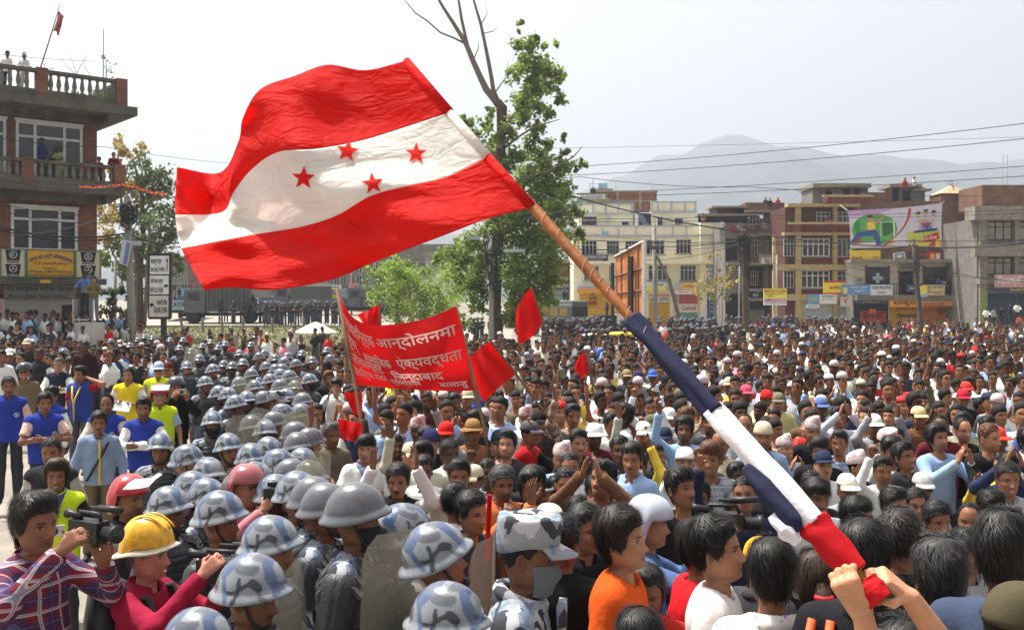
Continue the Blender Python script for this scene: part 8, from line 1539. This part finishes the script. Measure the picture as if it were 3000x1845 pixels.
def unit(a,b):v=(b-a).normalized();return(v.x,v.y,v.z)
POSES['flag']=((loc_(W(2850,2010,2.36)),loc_(wR),dir_(unit(wR,gR)),dir_((-.55,.35,-.75)),.95),(loc_(W(2590,2080,2.30)),loc_(wL),dir_(unit(wL,gL)),dir_((.35,.85,.35)),.85))
FB=person(2600,1900,yaw=180,pose='flag',shirt=srgb(40,40,46),sleeve='short',hair='short',lod=0,loc=locB,h=hB,skin=srgb(196,140,106),label='flag bearer whose two bare forearms grip the pole at the lower right');FB.name='person'
mb=MB();wd=(W(2590,2080,2.30)-wL).normalized();c=wL+wd*.055;A=wd.cross(Vector((0,1,0))).normalized();B=wd.cross(A);mb.tube([c+A*.033*math.cos(t)+B*.030*math.sin(t)for t in np.linspace(0,2*math.pi,24)],.0085,6,cap=False);WT=mb.build('wrist_watch',mat('watch_strap',srgb(120,116,108),rough=.35,metal=.5,var=.1),None,True);tag(WT,'steel wrist watch on the flag bearer left wrist','watch');mb=MB();cc=c-A*.036;mb.tube([cc,cc-A*.008],[.019,.018],18);mb.build('watch_face',paint((206,200,188)),WT)
BRW=[[(986,850),(1015,905),(1042,935),(1088,952),(1163,949),(1254,931),(1336,897)],[(1005,945),(1032,985),(1068,1012),(1120,1028),(1190,1025),(1275,1010),(1358,985)],[(1024,1045),(1056,1062),(1095,1078),(1150,1090),(1215,1092),(1295,1085),(1377,1070)],[(1040,1128),(1090,1131),(1140,1136),(1190,1140),(1250,1143),(1320,1145),(1393,1144)]]
bd=lambda s,t:10.3-.25*s+.10*np.sin(4.2*s+1.5*t)+.035*np.sin(11*s+5*t)+.03*np.sin(9*(t-.6*s))*t
bf=cloth_map(BRW,bd);BN=empty('protest_banner',W(1230,1300,10.2),0,'large red cloth banner with four lines of pale lettering between two poles','banner');bo=np.array(BN.location);V,F=cloth_grid(bf,70,50);BRED=cloth_mat('banner_red',(214,22,24),.45,.3,3);obj('cloth',mesh_np('cloth',V-bo,F,True,[BRED]),BN)
for s,x0,y0,x1,y1 in(('प्रजातािन्त्रक',.07,.10,.46,.36),('आन्दोलनमा',.48,.13,.97,.33),('पूणर्',.05,.38,.22,.55),('सामािजक',.27,.42,.52,.60),('ऐक्यवद्धता',.57,.42,.97,.62),('लोकतन्त्र',.06,.55,.42,.76),('िजन्दाबाद',.48,.64,.83,.84),('वैकिल्पक बजार',.04,.74,.40,.92),('व्यवस्थापन',.42,.82,.66,.95),('बालाजु',.78,.86,.96,.96)):
 tv,tf,_=text_geo(s);P=bf(x0+tv[:,0]*(x1-x0),y1-tv[:,1]*(y1-y0));P[:,1]-=.012;obj('lettering',mesh_np('lettering',P-bo,tf,False,[paint((206,176,164))]),BN)
BAM=mat('banner_pole',srgb(124,96,70),var=.3);bo_=Vector(bo)
for pts in(((986,846,10.3),(1024,1045,10.2),(1042,1135,10.1),(1062,1260,9.9),(1066,1400,9.8)),((1333,885,10.05),(1393,1144,10.0),(1415,1235,9.9),(1440,1360,9.8))):mb=MB();mb.tube([W(*p)-bo_ for p in pts],.018,7);mb.build('pole',BAM,BN,True)
def red_flag(rows,d,label,pole,amp=.08,m=None):
 f=cloth_map(rows,lambda s,t:d+amp*np.sin(5*s+2*t)+amp*.4*np.sin(11*s-3*t));o=empty('red_flag',W(*pole[-1]),0,label,'flag','small red flags above the crowd');b=np.array(o.location);V,F=cloth_grid(f,26,22);obj('cloth',mesh_np('cloth',V-b,F,True,[m or BRED]),o);mb=MB();mb.tube([W(*p)-Vector(b)for p in pole],.015,6);mb.build('pole',BAM if d>6 else BRED,o)
red_flag([[(1113,889),(1080,908),(1046,922)],[(1114,920),(1082,935),(1058,938)],[(1114,955),(1090,958),(1070,960)]],12,'red flag half hidden behind the banner top',[(1113,886,12),(1116,1000,12),(1120,1120,12)])
red_flag([[(1437,998),(1405,1020),(1376,1046)],[(1474,1046),(1432,1078),(1392,1112)],[(1512,1096),(1462,1135),(1415,1178)]],10.9,'square red flag tilted at the right side of the banner',[(1434,994,10.9),(1512,1096,10.9),(1560,1160,10.9),(1620,1240,10.9)])
red_flag([[(1558,842),(1533,868),(1514,905)],[(1578,895),(1545,930),(1511,950)],[(1591,944),(1560,985),(1520,1010)]],16,'pointed red flag with faint emblem in front of the poplar',[(1557,838,16),(1592,948,16),(1615,1020,16),(1640,1100,16)])
red_flag([[(1712,1026),(1704,1036),(1697,1045)],[(1722,1060),(1704,1070),(1683,1078)],[(1728,1088),(1712,1102),(1700,1122)]],17,'small triangular red flag in the middle of the crowd',[(1713,1022,17),(1730,1100,17),(1740,1160,17)],.05)
red_flag([[(990,1226),(1025,1232),(1060,1240)],[(994,1255),(1025,1262),(1058,1268)],[(1000,1285),(1030,1290),(1056,1292)]],9.6,'red cloth drooping under the left banner pole',[(1062,1230,9.6),(1066,1300,9.6),(1070,1400,9.6)],.05)
red_flag([[(1436,1452),(1433,1453),(1430,1455)],[(1436,1500),(1430,1502),(1425,1504)],[(1432,1555),(1428,1556),(1424,1557)]],5.4,'thin rolled red flag held upright before the crowd',[(1435,1448,5.4),(1430,1560,5.4),(1428,1640,5.4)],.01)
red_flag([[(1008,1150),(1040,1148),(1060,1146)],[(1020,1180),(1044,1182),(1062,1184)],[(1036,1215),(1050,1216),(1062,1218)]],10.2,'narrow red pennant hanging below the banner corner',[(1040,1120,10.15),(1052,1180,10.1),(1058,1225,10.05)],.04)
red_flag([[(1012,1000),(1018,1002),(1024,1004)],[(1013,1020),(1019,1022),(1026,1024)],[(1015,1048),(1022,1050),(1030,1052)]],13,'strip of blue cloth behind the left banner edge',[(1012,990,13),(1016,1060,13),(1020,1120,13)],.04,mat('blue_cloth',srgb(50,80,190),trans=.3))
# haze
mb=MB();mb.box(-3400,3400,-60,3200,-7,470);hz=mb.build('haze',[]);tag(hz,'pale even haze filling the air over the square and the hills',kind='stuff')
hm=bpy.data.materials.new('haze_air');hm.use_nodes=True;N=hm.node_tree.nodes;N.remove(N['Principled BSDF']);pv=N.new('ShaderNodeVolumePrincipled');pv.inputs['Color'].default_value=(.84,.90,1.0,1);pv.inputs['Density'].default_value=.00054;pv.inputs['Anisotropy'].default_value=.35
hm.node_tree.links.new(pv.outputs[0],N['Material Output'].inputs['Volume']);hz.data.materials.clear();hz.data.materials.append(hm);hz.display_type='WIRE'
